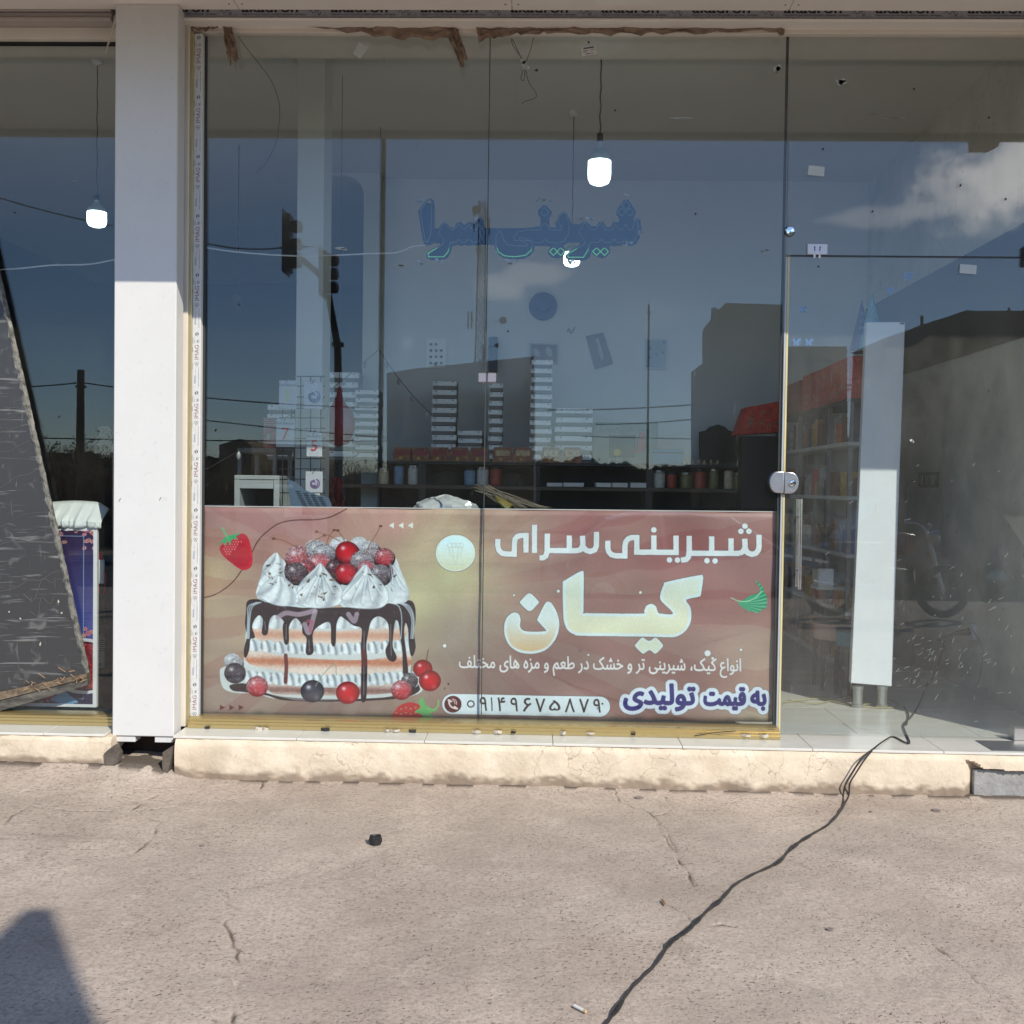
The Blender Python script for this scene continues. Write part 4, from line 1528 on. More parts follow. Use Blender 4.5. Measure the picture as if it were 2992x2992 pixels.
# ================================================================ canopy
can = thing('canopy', 'cream panelled canopy over the shop front', 'canopy', (0, -.7, ZS))
seams = [X0-.2]+[G2 for G2 in []]
sx = [(EYE+ray(px, py)*((ZS-EYE.z)/ray(px, py).z)).x for px, py in ((695, 22), (1491, 28), (2312, 18))]
pitch_s = (sx[2]-sx[0])/2
cuts = [sx[0]+i*pitch_s for i in range(-3, 5)]
for a, b in zip(cuts[:-1], cuts[1:]):
    MB().box(a+.0015, b-.0015, -1.49, -.14, ZS, ZS+.03, .002).build('soffit_panel', soffit_m, can)
MB().box(cuts[0], cuts[-1], -1.56, -1.492, ZS-.028, ZS+.55).build('fascia', mat('fascia_sheet', lin(196, 186, 170), .5, noise=.06), can)
MB().box(cuts[0], cuts[-1], -.44, -.385, ZS-.012, ZS-.001).build('batten', mat('dark_batten', lin(120, 112, 98), .7), can)
MB().box(cuts[0], cuts[-1], -1.49, -.03, ZS+.04, ZS+.5).build('canopy_body', jamb_m, can)
scr = MB()
for c in cuts[1:-1]:
    for dx in (-.03, .03):
        for y in (-.2, -.55, -.9, -1.3):
            scr.lathe([(.004, 0), (.004, -.0025)], (c+dx, y, ZS), 8)
scr.build('screws', mat('screw_head', (.12, .09, .07), .5), can)['kind'] = 'stuff'
a, b = WR(2828, 430, 1.55), WR(2910, 447, 1.55)
tag(MB().prism([(a.x, ZS-.03), (b.x, ZS-.03), (b.x, ZS-.07), (b.x-.06, b.z), (a.x, b.z)], -1.54, -1.50).build('hanging_bracket', jamb_m), 'small cream bracket hanging under the canopy lip, seen mirrored', 'bracket')

# column in front
cx0, cx1 = X(331, 1400, -.2), X(512, 1400, -.2)
colm = thing('column', 'white square column cladding between the two shop windows', 'column', ((cx0+cx1)/2, -.15, FLOOR))
zb = Z(420, 2152, -.2)
MB().box(cx0, cx1, -.2, -.1, zb, ZS, .004).build('cladding', white_panel, colm)
for u0, u1 in ((337, 395), (452, 505)):
    MB().box(X(u0, 2150, -.19), X(u1, 2150, -.19), -.19, -.12, zb-.03, zb-.001, .002).build('track', white_panel, colm)
MB().box(cx0+.02, cx1-.02, -.099, -.02, FLOOR, ZS).build('core', gap_m, colm)
for k, (a, b) in enumerate(((348, 1465), (466, 1462))):
    p = W(a, b, -.2)
    MB().tube([p+Vector((0, -.001, 0)), p+Vector((.008, -.001, .016))], .0022, 6).build('scuff', mat('grey_scuff', (.3, .3, .3), .7), colm)
rcx = 2.52
rc = thing('column', 'white column cladding just outside the right edge of the picture by the door hinge', 'column', (rcx+.3, -.15, FLOOR))
MB().box(rcx, rcx+.9, -.2, -.125, FLOOR-.2, ZS, .004).build('cladding', white_panel, rc)
# torn film on the column edge
def sheet(name, mtl, top, bot, y, amp=.012, rows=7, sub=5, parent=None, seed=1, jag=True):
    """crumpled sheet between two edges given in photo pixels"""
    n = len(top)
    T = [Vector(W(*p, y)) for p in top]
    B = [Vector(W(*p, y)) for p in bot]
    TT, BB = [], []
    for i in range(n-1):
        for k in range(sub):
            TT.append(T[i].lerp(T[i+1], k/sub)); BB.append(B[i].lerp(B[i+1], k/sub))
    TT.append(T[-1]); BB.append(B[-1])
    rg = random.Random(seed)
    vs, fs = [], []
    m = len(TT)
    ph = [rg.random()*6 for _ in range(6)]
    ed_ = [rg.uniform(.3, 2.2) for _ in range(m)]
    for j in range(rows):
        t = j/(rows-1)
        for i in range(m):
            p = TT[i].lerp(BB[i], t*(1+.10*math.sin(i*1.7+ph[3])*ed_[i]) if jag else t)
            s = i/m*n
            d = amp*(math.sin(s*3.1+ph[0]+t*2)+.6*math.sin(s*9.3+ph[1]-t*7)+.6*math.sin(t*11+ph[2]+s*5.)+.5*math.sin(s*23+t*3+ph[4]))+amp*.9*(rg.random()-.5)
            vs.append((p.x+rg.uniform(-.1, .1)*amp, p.y-abs(d)*.9, p.z+rg.uniform(-.12, .12)*amp))
    for j in range(rows-1):
        for i in range(m-1):
            a = j*m+i
            fs.append((a, a+1, a+m+1, a+m))
    o = MB().add(vs, fs).build(name, mtl, parent, True)
    md = o.modifiers.new('thickness', 'SOLIDIFY')
    md.thickness = .0012
    return o


sheet('torn_film', paperw_m, [(518, 38), (534, 42)], [(517, 190), (527, 186)], -.13, .010, 14, 4, colm, 3)
sheet('torn_film', paperw_m, [(338, 45), (346, 45)], [(308, 152), (314, 154)], -.19, .006, 12, 3, colm, 5)

# ================================================================ frames of the shop front
fr = thing('window_frame', 'gold and beige aluminium frame round the banner window', 'window frame', (0, 0, FLOOR))
xa, xb = X(540, 200, -.06), X(555, 200, -.06)
MB().box(xa, xb, -.07, .02, FLOOR, Z(600, 62, -.07), .002).build('jamb', jamb_m, fr)
xg0, xg1 = X(555.5, 200, -.05), X(599, 200, -.05)
MB().box(xg0, X(567, 200, -.05), -.062, .02, FLOOR+.001, Z(600, 96, -.05), .002).build('gold_upright', goldv_m, fr)
MB().box(X(567, 200, -.05)+.001, X(590, 200, -.05), -.045, .02, FLOOR+.001, Z(600, 96, -.05), .002).build('tape_upright', whitep, fr)
MB().box(X(590, 200, -.05)+.001, xg1-.004, -.012, .0, FLOOR+.001, Z(600, 96, -.05)).build('gasket', rubber_m, fr)
# protective tape with its printing
tz0, tz1 = Z(578, 2108, -.046), Z(578, 100, -.046)
tp = MB().box(X(566, 200, -.046), X(590, 200, -.046), -.0468, -.0458, tz0, tz1).build('protective_tape', MATS['black_rubber'], fr)
TX0, TX1 = X(566, 200, -.046), X(590, 200, -.046)
rep = (Z(578, 210, -.046)-Z(578, 384, -.046))
zref = Z(578, 100, -.046)
img = paint_tape_mark().image('tape_print')
tp.data.materials.clear(); tp.data.materials.append(image_mat('printed_tape', img, .5))
setuv(tp, lambda c: ((c.x-TX0)/(TX1-TX0), (c.z-zref)/rep))
# bottom gold rail with ridges
zr0, zr1 = FLOOR+.001, Z(1400, 2110, -.06)
rx0, rx1 = X(553, 2120, -.07), X(2277, 2130, -.07)
prof = [(-.095, zr0), (-.095, zr0+.016), (-.088, zr0+.018), (-.088, zr0+.030), (-.078, zr0+.032), (-.078, zr0+.042), (-.062, zr0+.046), (-.058, zr1), (.02, zr1), (.02, zr0)]
MB().prism(prof, rx0, rx1, 'x').build('bottom_rail', gold_m, fr)
# head of the frame
zh0, zh1 = Z(1400, 96, -.03), Z(1400, 80, -.03)
MB().box(xb, X1, -.03, .02, zh0, zh1, .002).build('head', jamb_m, fr)
MB().box(xb-.03, X1, -.012, .02, zh1, Z(1400, 60, -.03)).build('head_recess', mat('brown_recess', (.06, .04, .03), .8, noise=.4), fr)
MB().box(X(530, 60, -.1), X1, -.12, -.03, Z(1400, 60, -.12), Z(1400, 52, -.12), .002).build('head_lip', soffit_m, fr)
sz0, sz1 = Z(1400, 51, -.10), ZS+.04
st = MB().box(X(535, 60, -.1), X1, -.10, -.05, sz0, sz1).build('printed_film_band', gap_m, fr)
img = paint_strip_mark().image('strip_print')
st.data.materials.clear(); st.data.materials.append(image_mat('printed_film', img, .45))
srep = X(1207, 60, -.1)-X(945, 60, -.1)
sx0 = X(690, 60, -.1)
setuv(st, lambda c: ((c.x-sx0)/srep, (c.z-sz0)/(srep*96/783)))
# masking paper torn along the head
mk = thing('masking_paper', 'torn brown masking paper hanging along the window head', 'paper', (0, -.04, zh1))
sheet('paper_strip', paper_m, [(555, 66), (640, 62), (760, 66), (950, 64), (1150, 66), (1335, 70)], [(556, 90), (610, 92), (660, 74), (950, 84), (1140, 112), (1330, 118)], -.036, .012, 7, 9, mk, 2)
sheet('paper_strip', paper_m, [(1392, 82), (1500, 74), (1600, 70), (1750, 68), (2000, 68), (2290, 68)], [(1398, 120), (1500, 104), (1600, 100), (1800, 100), (2000, 100), (2282, 92)], -.036, .012, 7, 9, mk, 4)
sheet('paper_strip', paper_m, [(1300, 86), (1318, 84), (1338, 86)], [(1345, 190), (1352, 196), (1366, 172)], -.036, .016, 16, 4, mk, 7)
sheet('paper_strip', paper_m, [(652, 68), (664, 66), (676, 68)], [(668, 186), (680, 176), (702, 182)], -.036, .014, 16, 4, mk, 8)
sheet('paper_strip', paper_m, [(2268, 84), (2292, 84)], [(2274, 106), (2290, 104)], -.036, .008, 6, 4, mk, 9)
# torn bits of tape along the bottom rail
rg = random.Random(3)
for k, px in enumerate((605, 755, 775, 950, 1130, 1155, 1205, 1392, 1455, 1500, 1645, 1725, 1850, 2180, 2232)):
    c = W(px, 2126+(px-600)*.0145, -.1)
    w, h = rg.uniform(.02, .045), rg.uniform(.010, .018)
    vs = []
    for i in range(5):
        for j in range(2):
            vs.append((c.x+w*(i/4-.5), -.099-.010*math.sin(i/4*math.pi)*rg.uniform(.5, 1.3)-.002*j, c.z+h*(j-.5)+rg.uniform(-.003, .003)))
    o = MB().add(vs, [(2*i, 2*i+2, 2*i+3, 2*i+1) for i in range(4)]).build('tape_scrap', paperw_m if k % 3 != 0 else black_m, fr)
    o.modifiers.new('thickness', 'SOLIDIFY').thickness = .001
tp2 = W(2030, 2150, -.1); tp3 = W(2150, 2136, -.1)
MB().tube([tp2, tp2.lerp(tp3, .5)+Vector((0, -.004, .006)), tp3], .0022, 6).build('wire_scrap', black_m, fr)

# left shop front frame
lf = thing('window_frame', 'shutter box and gold rail framing the left window', 'window frame', (X(150), 0, FLOOR))
lx1 = X(338, 1400, -.05)
z = [Z(170, q, -.12) for q in (20, 34, 50, 62)]
for i in range(3):
    MB().box(X0, lx1, -.13+.012*(i % 2), -.02, z[i+1], z[i]-.001, .004).build('shutter_slat', mat('grey_shutter_box', lin(176, 166, 160), .5, noise=.06), lf)
MB().box(X0, lx1, -.10, -.02, z[0], ZS+.02).build('shutter_box', jamb_m, lf)
MB().box(X0, lx1, -.06, .02, Z(170, 114, -.06), z[3]-.001, .002).build('head', jamb_m, lf)
MB().box(X0, lx1, -.03, .02, Z(170, 122, -.03), Z(170, 114, -.06)-.001).build('head_gasket', gap_m, lf)
MB().prism([(y, zz_) for y, zz_ in prof], X0, X(345, 2110, -.06), 'x').build('bottom_rail', gold_m, lf)

# ================================================================ glass
zg0, zg1 = FLOOR+.004, Z(1400, 90)
J1, J2 = X(1419, 1100), X(2297, 1100)
JZ = Z(2600, 749)
gl = []


def pane(name, label, x0, x1, z0, z1, m, par, y=0.0):
    o = MB().box(x0, x1, y, y+.010, z0, z1).build(name, m, par)
    o['label'] = label
    return o


pane('glass_pane', 'tall glass pane behind which the cake half of the banner hangs', X(592, 200), J1-.002, FLOOR+.05, zg1, pane_m, fr)
pane('glass_pane', 'tall glass pane behind which the lettered half of the banner hangs', J1+.002, J2-.014, FLOOR+.05, zg1, pane_m, fr)
pane('glass_pane', 'glass pane above the glass door', J2-.010, X1, JZ+.003, zg1, pane_m, fr)
pane('glass_pane', 'left shop window pane behind the wrapped black panel', X0, X(342), FLOOR+.05, Z(170, 118), pane_m, lf)
dr = thing('glass_door', 'dusty frameless glass door right of the banner', 'door', (J2, 0, FLOOR))
MB().box(J2-.002, X1-.4, 0, .010, FLOOR+.012, JZ-.003).build('door_leaf', door_m, dr)
# edge strips beside the door
es = thing('door_edge_strip', 'thin cream and clear strips between the banner window and the door', 'door strip', (J2-.01, 0, FLOOR))
MB().box(X(2288, 1100), X(2294, 1100)-.001, -.006, .018, FLOOR+.002, Z(2290, 752)).build('strip', mat('clear_strip', (.42, .46, .47), .25, noise=.2, nscale=9, aniso=(1, 1, .3)), es)
MB().box(X(2294, 1100)+.001, X(2300, 1100), -.004, .018, FLOOR+.002, Z(2290, 752)).build('strip', mat('cream_strip', lin(206, 190, 140), .4, noise=.3, nscale=7, aniso=(1, 1, .3)), es)
MB().box(X(2279, 1100), X(2286, 1100), .004, .014, FLOOR+.002, zg1).build('gasket', rubber_m, es)
MB().box(J2+.01, X1, -.001, .012, JZ-.0035, JZ+.0035).build('transom_gap', rubber_m, es)
MB().box(J1-.0022, J1+.0022, -.0012, .012, FLOOR+.05, zg1).build('silicone_joint', mat('dark_silicone', (.05, .055, .05), .4), es)

# door lock: two rounded plates
lk = dr
c1, c2 = W(2268, 1409, -.01), W(2311, 1411, -.01)


def dplate(cxz, w, h, side, y0, y1):
    x, zc = cxz.x, cxz.z
    pts = []
    r = h/2
    n = 14
    fx = x-side*w/2
    pts.append((fx, zc-r)); pts.append((fx, zc+r))
    for k in range(n+1):
        a = math.pi/2-math.pi*k/n
        pts.append((x+side*(w/2-r*.75)+side*math.cos(a)*r*.75, zc+math.sin(a)*r))
    return MB().prism(pts, y0, y1)


s_ = .0016
for c, sd in ((c1, -1), (c2, 1)):
    o = dplate(c, 41/595, 62/595, sd, -.026, -.002).build('lock_plate', steel_m, lk, True)
    bv = o.modifiers.new('bevel', 'BEVEL'); bv.width = .004; bv.segments = 3; bv.limit_method = 'ANGLE'
MB().lathe([(.017, 0), (.017, -.006), (.013, -.010), (.004, -.011), (.004, -.006)], (c2.x+.004, -.026, c2.z), 24, 'y').build('keyhole', chrome_m, lk, True)
MB().box(c2.x+.002, c2.x+.006, -.0385, -.036, c2.z-.006, c2.z+.006).build('key_slot', gap_m, lk)
# patch fittings
pf = thing('patch_fitting', 'round polished steel stud on the joint above the door', 'fitting', tuple(W(2307, 676, -.01)))
p = W(2307, 676, 0)
MB().lathe([(.023, 0), (.023, -.010), (.019, -.016), (.006, -.018), (.001, -.018)], (p.x, 0, p.z), 28, 'y').build('stud', chrome_m, pf, True)
MB().lathe([(.026, 0), (.026, -.003)], (p.x, .0005, p.z), 28, 'y').build('washer', black_m, pf)
pf = thing('glass_clamp', 'small square double clamp on the joint of the two tall panes', 'fitting', tuple(W(1422, 1103, -.01)))
for a, b in ((1397, 1421), (1424, 1450)):
    q0, q1 = W(a, 1118, 0), W(b, 1090, 0)
    MB().box(q0.x, q1.x, -.012, -.0005, q0.z, q1.z, .004).build('clamp_plate', mat('dull_clamp_steel', (.38, .34, .36), .35, metal=.7), pf)
pf = dr
q0, q1 = W(2956, 2162, 0), W(3050, 2127, 0)
MB().box(q0.x, q1.x, -.022, .03, max(q0.z, FLOOR+.001), q1.z, .003).build('pivot_block', steel_m, pf)
q0 = G(2868, 2170, FLOOR)
MB().box(W(2868, 2170, -.1).x, X1-.3, PL_Y+.03, -.03, FLOOR, FLOOR+.003).build('floor_plate', mat('dark_floor_plate', (.2, .2, .21), .4, metal=.6), pf)
q0, q1 = W(2985, 778, 0), W(3030, 722, 0)
MB().box(q0.x, q1.x, -.02, .03, q0.z, q1.z, .003).build('top_pivot', black_m, pf)
# door pull: two upright bars, outside and inside
hd = dr
a, b = W(2340, 1458, -.05), W(2336, 1722, -.05)
MB().tube([a, b], .0085, 14).build('handle_bar', chrome_m, hd, True)
a2, b2 = W(2330, 1458, .055), W(2326, 1715, .055)
MB().tube([a2, b2], .0085, 14).build('inner_handle_bar', chrome_m, hd, True)
for t in (.2, .8):
    p, q = a.lerp(b, t), a2.lerp(b2, t)
    MB().tube([p, q], .005, 10).build('handle_standoff', chrome_m, hd, True)

# door contact with its two white tabs
dc = thing('door_contact', 'white lettered door sensor above the glass door', 'sensor', tuple(W(2388, 728, -.01)))
q0, q1 = W(2358, 744, 0), W(2417, 714, 0)
MB().box(q0.x, q1.x, -.010, -.0004, q0.z, q1.z, .003).build('case', mat('pale_blue_plastic', (.66, .70, .80), .35), dc)
for px in (2379, 2394):
    p = W(px, 750, 0)
    MB().box(p.x-.005, p.x+.005, -.008, -.0005, p.z-.009, p.z+.012, .002).build('tab', whitep, dc)
    p = W(px, 730, 0)
    MB().box(p.x-.002, p.x+.002, -.0112, -.010, p.z-.008, p.z+.014).build('mark', mat('dark_print', (.05, .06, .12), .5), dc)
    MB().box(p.x-.004 if px < 2385 else p.x, p.x if px < 2385 else p.x+.005, -.0112, -.010, p.z+.008, p.z+.012).build('mark', MATS['dark_print'], dc)


def sticker(label, pts, m=None, marks=0):
    q = [W(a, b, 0) for a, b in pts]
    o = MB().prism([(v.x, v.z) for v in q], -.0015, -.0002).build('sticker', m or mat('pale_sticker', (.50, .53, .52), .5, noise=.05))
    tag(o, label, 'sticker')
    if marks:
        o2 = MB()
        for (a, b, c, d) in ((.15, .72, .85, .86), (.1, .5, .4, .56), (.1, .36, .34, .4), (.6, .5, .85, .55), (.25, .12, .55, .2), (.62, .12, .7, .2)):
            pt_ = lambda u, v: q[3].lerp(q[2], u).lerp(q[0].lerp(q[1], u), v)
            o2.prism([(pt_(u, v).x, pt_(u, v).z) for u, v in ((a, b), (c, b), (c, d), (a, d))], -.0019, -.0016)
        o2.build('printed_marks', MATS['dark_print'], o)


sticker('blank tilted sticker high on the pane near the column', [(1050, 122), (1077, 139), (1053, 172), (1031, 158)])
sticker('small printed label sticker beside the big bulb cord', [(1697, 138), (1741, 131), (1746, 157), (1701, 165)], offw, 1)
sticker('blank rectangular sticker on the pane above the door', [(2363, 483), (2410, 488), (2407, 516), (2359, 511)])
sticker('blank rectangular sticker on the upper door glass', [(2805, 772), (2854, 775), (2852, 802), (2803, 798)])
PADS = ['just above the small printed label sticker', 'right of the big bulb cord below the frame head', 'beside the blank sticker above the door', 'right of the tall joint under the canopy mirror edge', 'high at the right over the door pane',
        'left of the bright cloud over the door', 'inside the bright mirrored cloud edge', 'at the far right above the door beam', 'between the script sign and the stud', 'just under the lettered door sensor',
        'on the door glass before the mirrored shed', 'at the top end of the joint left of the door', 'high on the left shop window', 'on the pane left of the mirrored traffic light', 'on the banner glass left of the emblem', 'on the banner glass in the phone number', 'right of the mirrored telecom mast']
for k_pad, (a, b) in enumerate(((1720, 124), (1797, 323), (2404, 436), (2670, 260), (2889, 344), (2549, 618), (2806, 542), (2938, 582), (2032, 625), (2391, 779), (2889, 1142), (2344, 93), (43, 621), (698, 890), (1310, 1998), (1760, 2056), (1484, 968))):
    p = W(a, b, 0)
    th = random.uniform(.1, .8)
    r = .0058
    o = MB().prism([(p.x+r*math.cos(th+k*math.pi/2), p.z+r*math.sin(th+k*math.pi/2)) for k in range(4)], -.0035, -.0003).build('glass_spacer', black_m)
    tag(o, 'tiny black square spacer pad '+PADS[k_pad], 'spacer pad', 'black spacer pads on the glass')

# bits of tape and glue left on the glass
rs = random.Random(8)
glue = mat('cloudy_tape_residue', (.42, .44, .42), .6, noise=.3, nscale=30)
res = MB()
for (a, b, w, h) in ((1535, 190, 24, 30), (1570, 205, 20, 16), (2455, 245, 40, 24), (2270, 205, 26, 30), (1985, 345, 60, 5), (2560, 330, 50, 5), (2610, 345, 60, 3), (2230, 735, 26, 14), (2665, 1290, 12, 14), (1255, 590, 14, 8),
                     (1160, 775, 30, 8), (1420, 615, 20, 4), (900, 720, 60, 5), (1010, 728, 50, 10), (1490, 770, 30, 6), (1580, 582, 26, 5), (1693, 640, 22, 5), (1836, 572, 20, 5), (215, 530, 20, 3)):
    for k in range(4):
        c = W(a+rs.uniform(-w, w)*.4, b+rs.uniform(-h, h)*.4, 0)
        r = rs.uniform(.15, .45)
        n = 7
        res.prism([(c.x+w/600*r*rs.uniform(.5, 1)*math.cos(t*6.28/n), c.z+h/600*r*rs.uniform(.4, 1)*math.sin(t*6.28/n)) for t in range(n)], -.0012, -.0003)
# scratches and swipes on the door
for k in range(150):
    a, b = rs.uniform(2310, 2992), rs.uniform(1350, 2120)
    if rs.random() < .5:
        a, b = rs.gauss(2720, 90), rs.gauss(1930, 70)
    c = W(a, min(b, 2120), 0)
    L, an = rs.uniform(.004, .03), rs.uniform(.2, 1.3)
    t = rs.uniform(.0004, .0009)
    dx, dz = L*math.cos(an), L*math.sin(an)
    res.prism([(c.x, c.z), (c.x+t, c.z-t), (c.x+dx+t, c.z+dz-t), (c.x+dx, c.z+dz)], -.0010, -.0003)
o = res.build('glue_residue', glue)
tag(o, 'cloudy scraps of old tape and scratches on the shop glass', 'residue', kind='stuff')

# ================================================================ the banner
bt = thing('shop_banner', 'wide mauve cake shop banner with white Persian lettering behind the glass', 'banner', tuple(W(1430, 1800, .03)))
c4 = [W(588, 1480, .03), W(2277, 1497, .03), W(2272, 2110, .03), W(578, 2092, .03)]
NU, NV = 90, 34
vs, fs, uvs = [], [], []
for j in range(NV+1):
    for i in range(NU+1):
        u, v = i/NU, j/NV
        p = c4[0].lerp(c4[1], u).lerp(c4[3].lerp(c4[2], u), v)
        wv = .0022*math.sin(u*23+v*4)+.0016*math.sin(v*19-u*31)+.001*math.sin(u*70)
        vs.append((p.x, .030+wv, p.z)); uvs.append((u, 1-v))
for j in range(NV):
    for i in range(NU):
        a = j*(NU+1)+i
        fs.append((a, a+NU+1, a+NU+2, a+1))
o = MB().add(vs, fs).build('printed_sheet', black_m, bt, True)
me = o.data
me.materials.clear(); me.materials.append(image_mat('banner_print', paint_banner().image('banner_print'), .42, .35, bump=.25))
ul = me.uv_layers.new(name='UVMap')
for l in me.loops:
    ul.data[l.index].uv = uvs[l.vertex_index]
o.modifiers.new('thickness', 'SOLIDIFY').thickness = .0012
o.modifiers['thickness'].offset = -1 if o.data.polygons[0].normal.y > 0 else -1
e0, e1 = c4[0], c4[1]
MB().tube([e0+Vector((0, -.001, .002)), e1+Vector((0, -.001, .002))], .0028, 6).build('hem', mat('pale_hem', (.62, .60, .57), .5), bt)

# ================================================================ LED sign
def S3(x, y):
    return W(1150+x/2.415, 550+y/2.415, .022)


ls = thing('led_sign', 'blue acrylic LED script sign taped inside the tall panes', 'neon sign', tuple(S3(950, 300)))
outl = [(175, 160), (205, 118), (235, 82), (262, 72), (285, 90), (290, 130), (290, 285), (318, 285), (345, 242), (368, 242), (395, 272), (425, 280), (445, 247), (475, 238), (500, 262), (520, 245), (550, 238), (572, 255),
        (585, 225), (610, 208), (635, 225), (642, 282), (940, 282), (1035, 270), (1038, 215), (1020, 182), (1020, 160), (1055, 120), (1075, 120), (1115, 165), (1115, 185), (1100, 215), (1100, 275), (1148, 280), (1140, 250),
        (1165, 190), (1197, 166), (1222, 180), (1245, 225), (1255, 255), (1310, 255), (1345, 235), (1367, 240), (1392, 268), (1430, 270), (1450, 238), (1475, 236), (1502, 275), (1530, 275), (1550, 240), (1590, 240), (1590, 205),
        (1570, 185), (1575, 160), (1600, 120), (1627, 84), (1652, 80), (1672, 105), (1688, 130), (1710, 165), (1705, 190), (1690, 212), (1695, 224), (1722, 207), (1742, 230), (1748, 290), (1737, 350), (1712, 393), (1680, 408),
        (1600, 405), (1560, 408), (1525, 405), (1528, 455), (1500, 485), (1470, 495), (1440, 485), (1402, 462), (1395, 450), (1388, 480), (1365, 503), (1340, 512), (1230, 507), (1212, 492), (1214, 470), (1240, 445), (1318, 396),
        (1308, 383), (1226, 385), (1200, 410), (1213, 440), (1208, 465), (1190, 488), (1150, 495), (1118, 488), (1090, 465), (1090, 445), (1110, 410), (1000, 408), (993, 440), (965, 475), (920, 497), (850, 501), (780, 494),
        (740, 470), (720, 430), (712, 402), (700, 398), (615, 398), (590, 405), (560, 400), (530, 405), (500, 400), (480, 405), (450, 400), (415, 408), (405, 450), (380, 490), (350, 508), (260, 506), (232, 490), (230, 470),
        (250, 445), (330, 400), (328, 390), (285, 386), (258, 400), (235, 405), (214, 390), (195, 300)]
acr = mat('blue_acrylic', (.001, .026, .085), .4, noise=.15, nscale=12)
pq = [S3(*p) for p in outl]
MB().prism([(p.x, p.z) for p in pq], .018, .024).build('backing_plate', acr, ls)
loops = [[(190, 160), (240, 92), (262, 92), (266, 150), (268, 250), (262, 330), (240, 385), (225, 375), (205, 270)],
         [(350, 250), (320, 318), (358, 372), (345, 400), (245, 460), (245, 485), (355, 485), (385, 450), (398, 400), (402, 385), (440, 382), (460, 362), (485, 382), (510, 380), (530, 362), (555, 380), (590, 385), (610, 350), (612, 290),
          (603, 250), (585, 295), (555, 292), (530, 255), (505, 292), (485, 292), (465, 255), (445, 275), (420, 298), (390, 285), (365, 250)],
         [(765, 320), (745, 305), (725, 340), (722, 400), (740, 450), (780, 478), (850, 485), (930, 475), (970, 440), (980, 400), (965, 372), (920, 352), (885, 350), (890, 364), (945, 394), (940, 408), (860, 408), (800, 400), (775, 360)],
         [(850, 370), (850, 340), (880, 310), (940, 298), (1040, 295), (1050, 260), (1070, 248), (1085, 260), (1100, 295), (1185, 298), (1192, 280), (1158, 240), (1165, 200), (1200, 174), (1230, 210), (1238, 270), (1232, 330), (1205, 375),
          (1170, 385), (1095, 385), (1070, 362), (1045, 385), (1000, 385), (960, 372), (900, 372)],
         [(1345, 242), (1310, 318), (1350, 370), (1345, 395), (1230, 465), (1230, 488), (1340, 488), (1370, 440), (1382, 400), (1387, 385), (1445, 382), (1465, 362), (1490, 382), (1540, 382), (1560, 362), (1580, 385), (1615, 382), (1632, 362),
          (1650, 385), (1690, 380), (1715, 340), (1725, 280), (1716, 218), (1700, 228), (1690, 270), (1680, 298), (1660, 295), (1637, 255), (1615, 295), (1590, 295), (1565, 255), (1545, 290), (1520, 298), (1490, 295), (1462, 242), (1440, 275),
          (1420, 298), (1390, 290), (1368, 265)]]
for cx, cy, r in ((1065, 170, 32), (1640, 122, 30), (1608, 170, 28), (1668, 170, 28), (1128, 448, 27), (1180, 448, 27), (1432, 448, 27), (1488, 448, 27)):
    loops.append([(cx, cy-r), (cx+r, cy), (cx, cy+r), (cx-r, cy)])
lit, unlit = MB(), MB()
for lp in loops:
    pts = [Vector((x, y, 0)) for x, y in lp]
    pts.append(pts[0])
    acc = 0
    for a, b in zip(pts[:-1], pts[1:]):
        L = (b-a).length
        t = acc
        while t < L:
            q = a.lerp(b, t/L)
            p = S3(q.x, q.y)
            (lit if q.y > 425 else unlit).lathe([(.0021, 0), (.0018, -.0014), (.0008, -.0022)], (p.x, .018, p.z), 6, 'y')
            t += 9.6
        acc = t-L
unlit.build('unlit_leds', mat('milky_led_lens', (.42, .55, .58), .4), ls)['kind'] = 'stuff'
lit.build('lit_green_leds', mat('green_led_lens', (.3, .8, .35), .3, emit=(.25, 1., .35), estr=.6), ls)['kind'] = 'stuff'
tapes = MB()
for (x, y, w) in ((200, 92, 30), (600, 215, 34), (1062, 98, 50), (1650, 50, 40), (1365, 215, 50), (320, 515, 55), (820, 512, 50), (1265, 520, 30), (1640, 395, 40), (1745, 320, 12), (205, 525, 28)):
    for k in range(6):
        p = S3(x+random.uniform(-w, w), y+random.uniform(-12, 12))
        r = random.uniform(.004, .010)
        tapes.prism([(p.x+r*math.cos(t*1.26+k), p.z+r*.7*math.sin(t*1.26+k)) for t in range(5)], .0115, .0125)
tapes.build('clear_tape_scraps', mat('milky_tape', (.42, .46, .50), .4, noise=.2, nscale=30), ls)['kind'] = 'stuff'
# white lead to the sign, crossing both shop windows
whc = mat('white_cable', (.55, .56, .53), .4)
o = MB().tube(crom([W(x, y, .03) for x, y in ((592, 722), (680, 735), (800, 745), (900, 748), (1000, 745), (1080, 741), (1160, 738), (1200, 722), (1240, 716))], 5), .0036, 7).build('sign_lead', whc, None, True)
tag(o, 'white cable running behind the pane to the blue LED sign', 'cable')
o = MB().tube(crom([W(x, y, .03) for x, y in ((-60, 792), (60, 784), (150, 775), (260, 772), (340, 758))], 5), .0036, 7).build('white_lead', whc, None, True)
tag(o, 'white cable strung across the left shop window', 'cable')
o = MB().tube(crom([W(x, y, .02) for x, y in ((690, 98), (720, 140), (760, 190), (795, 240), (815, 300), (816, 360), (805, 420), (780, 470), (750, 505))], 5), .0016, 5).build('loose_wire', black_m, None, True)
tag(o, 'thin black wire curling down from the torn paper at top left', 'wire')
wr = thing('tangled_wire', 'looped black wire stub hanging at the top of the joint', 'wire', tuple(W(1530, 200, .02)))
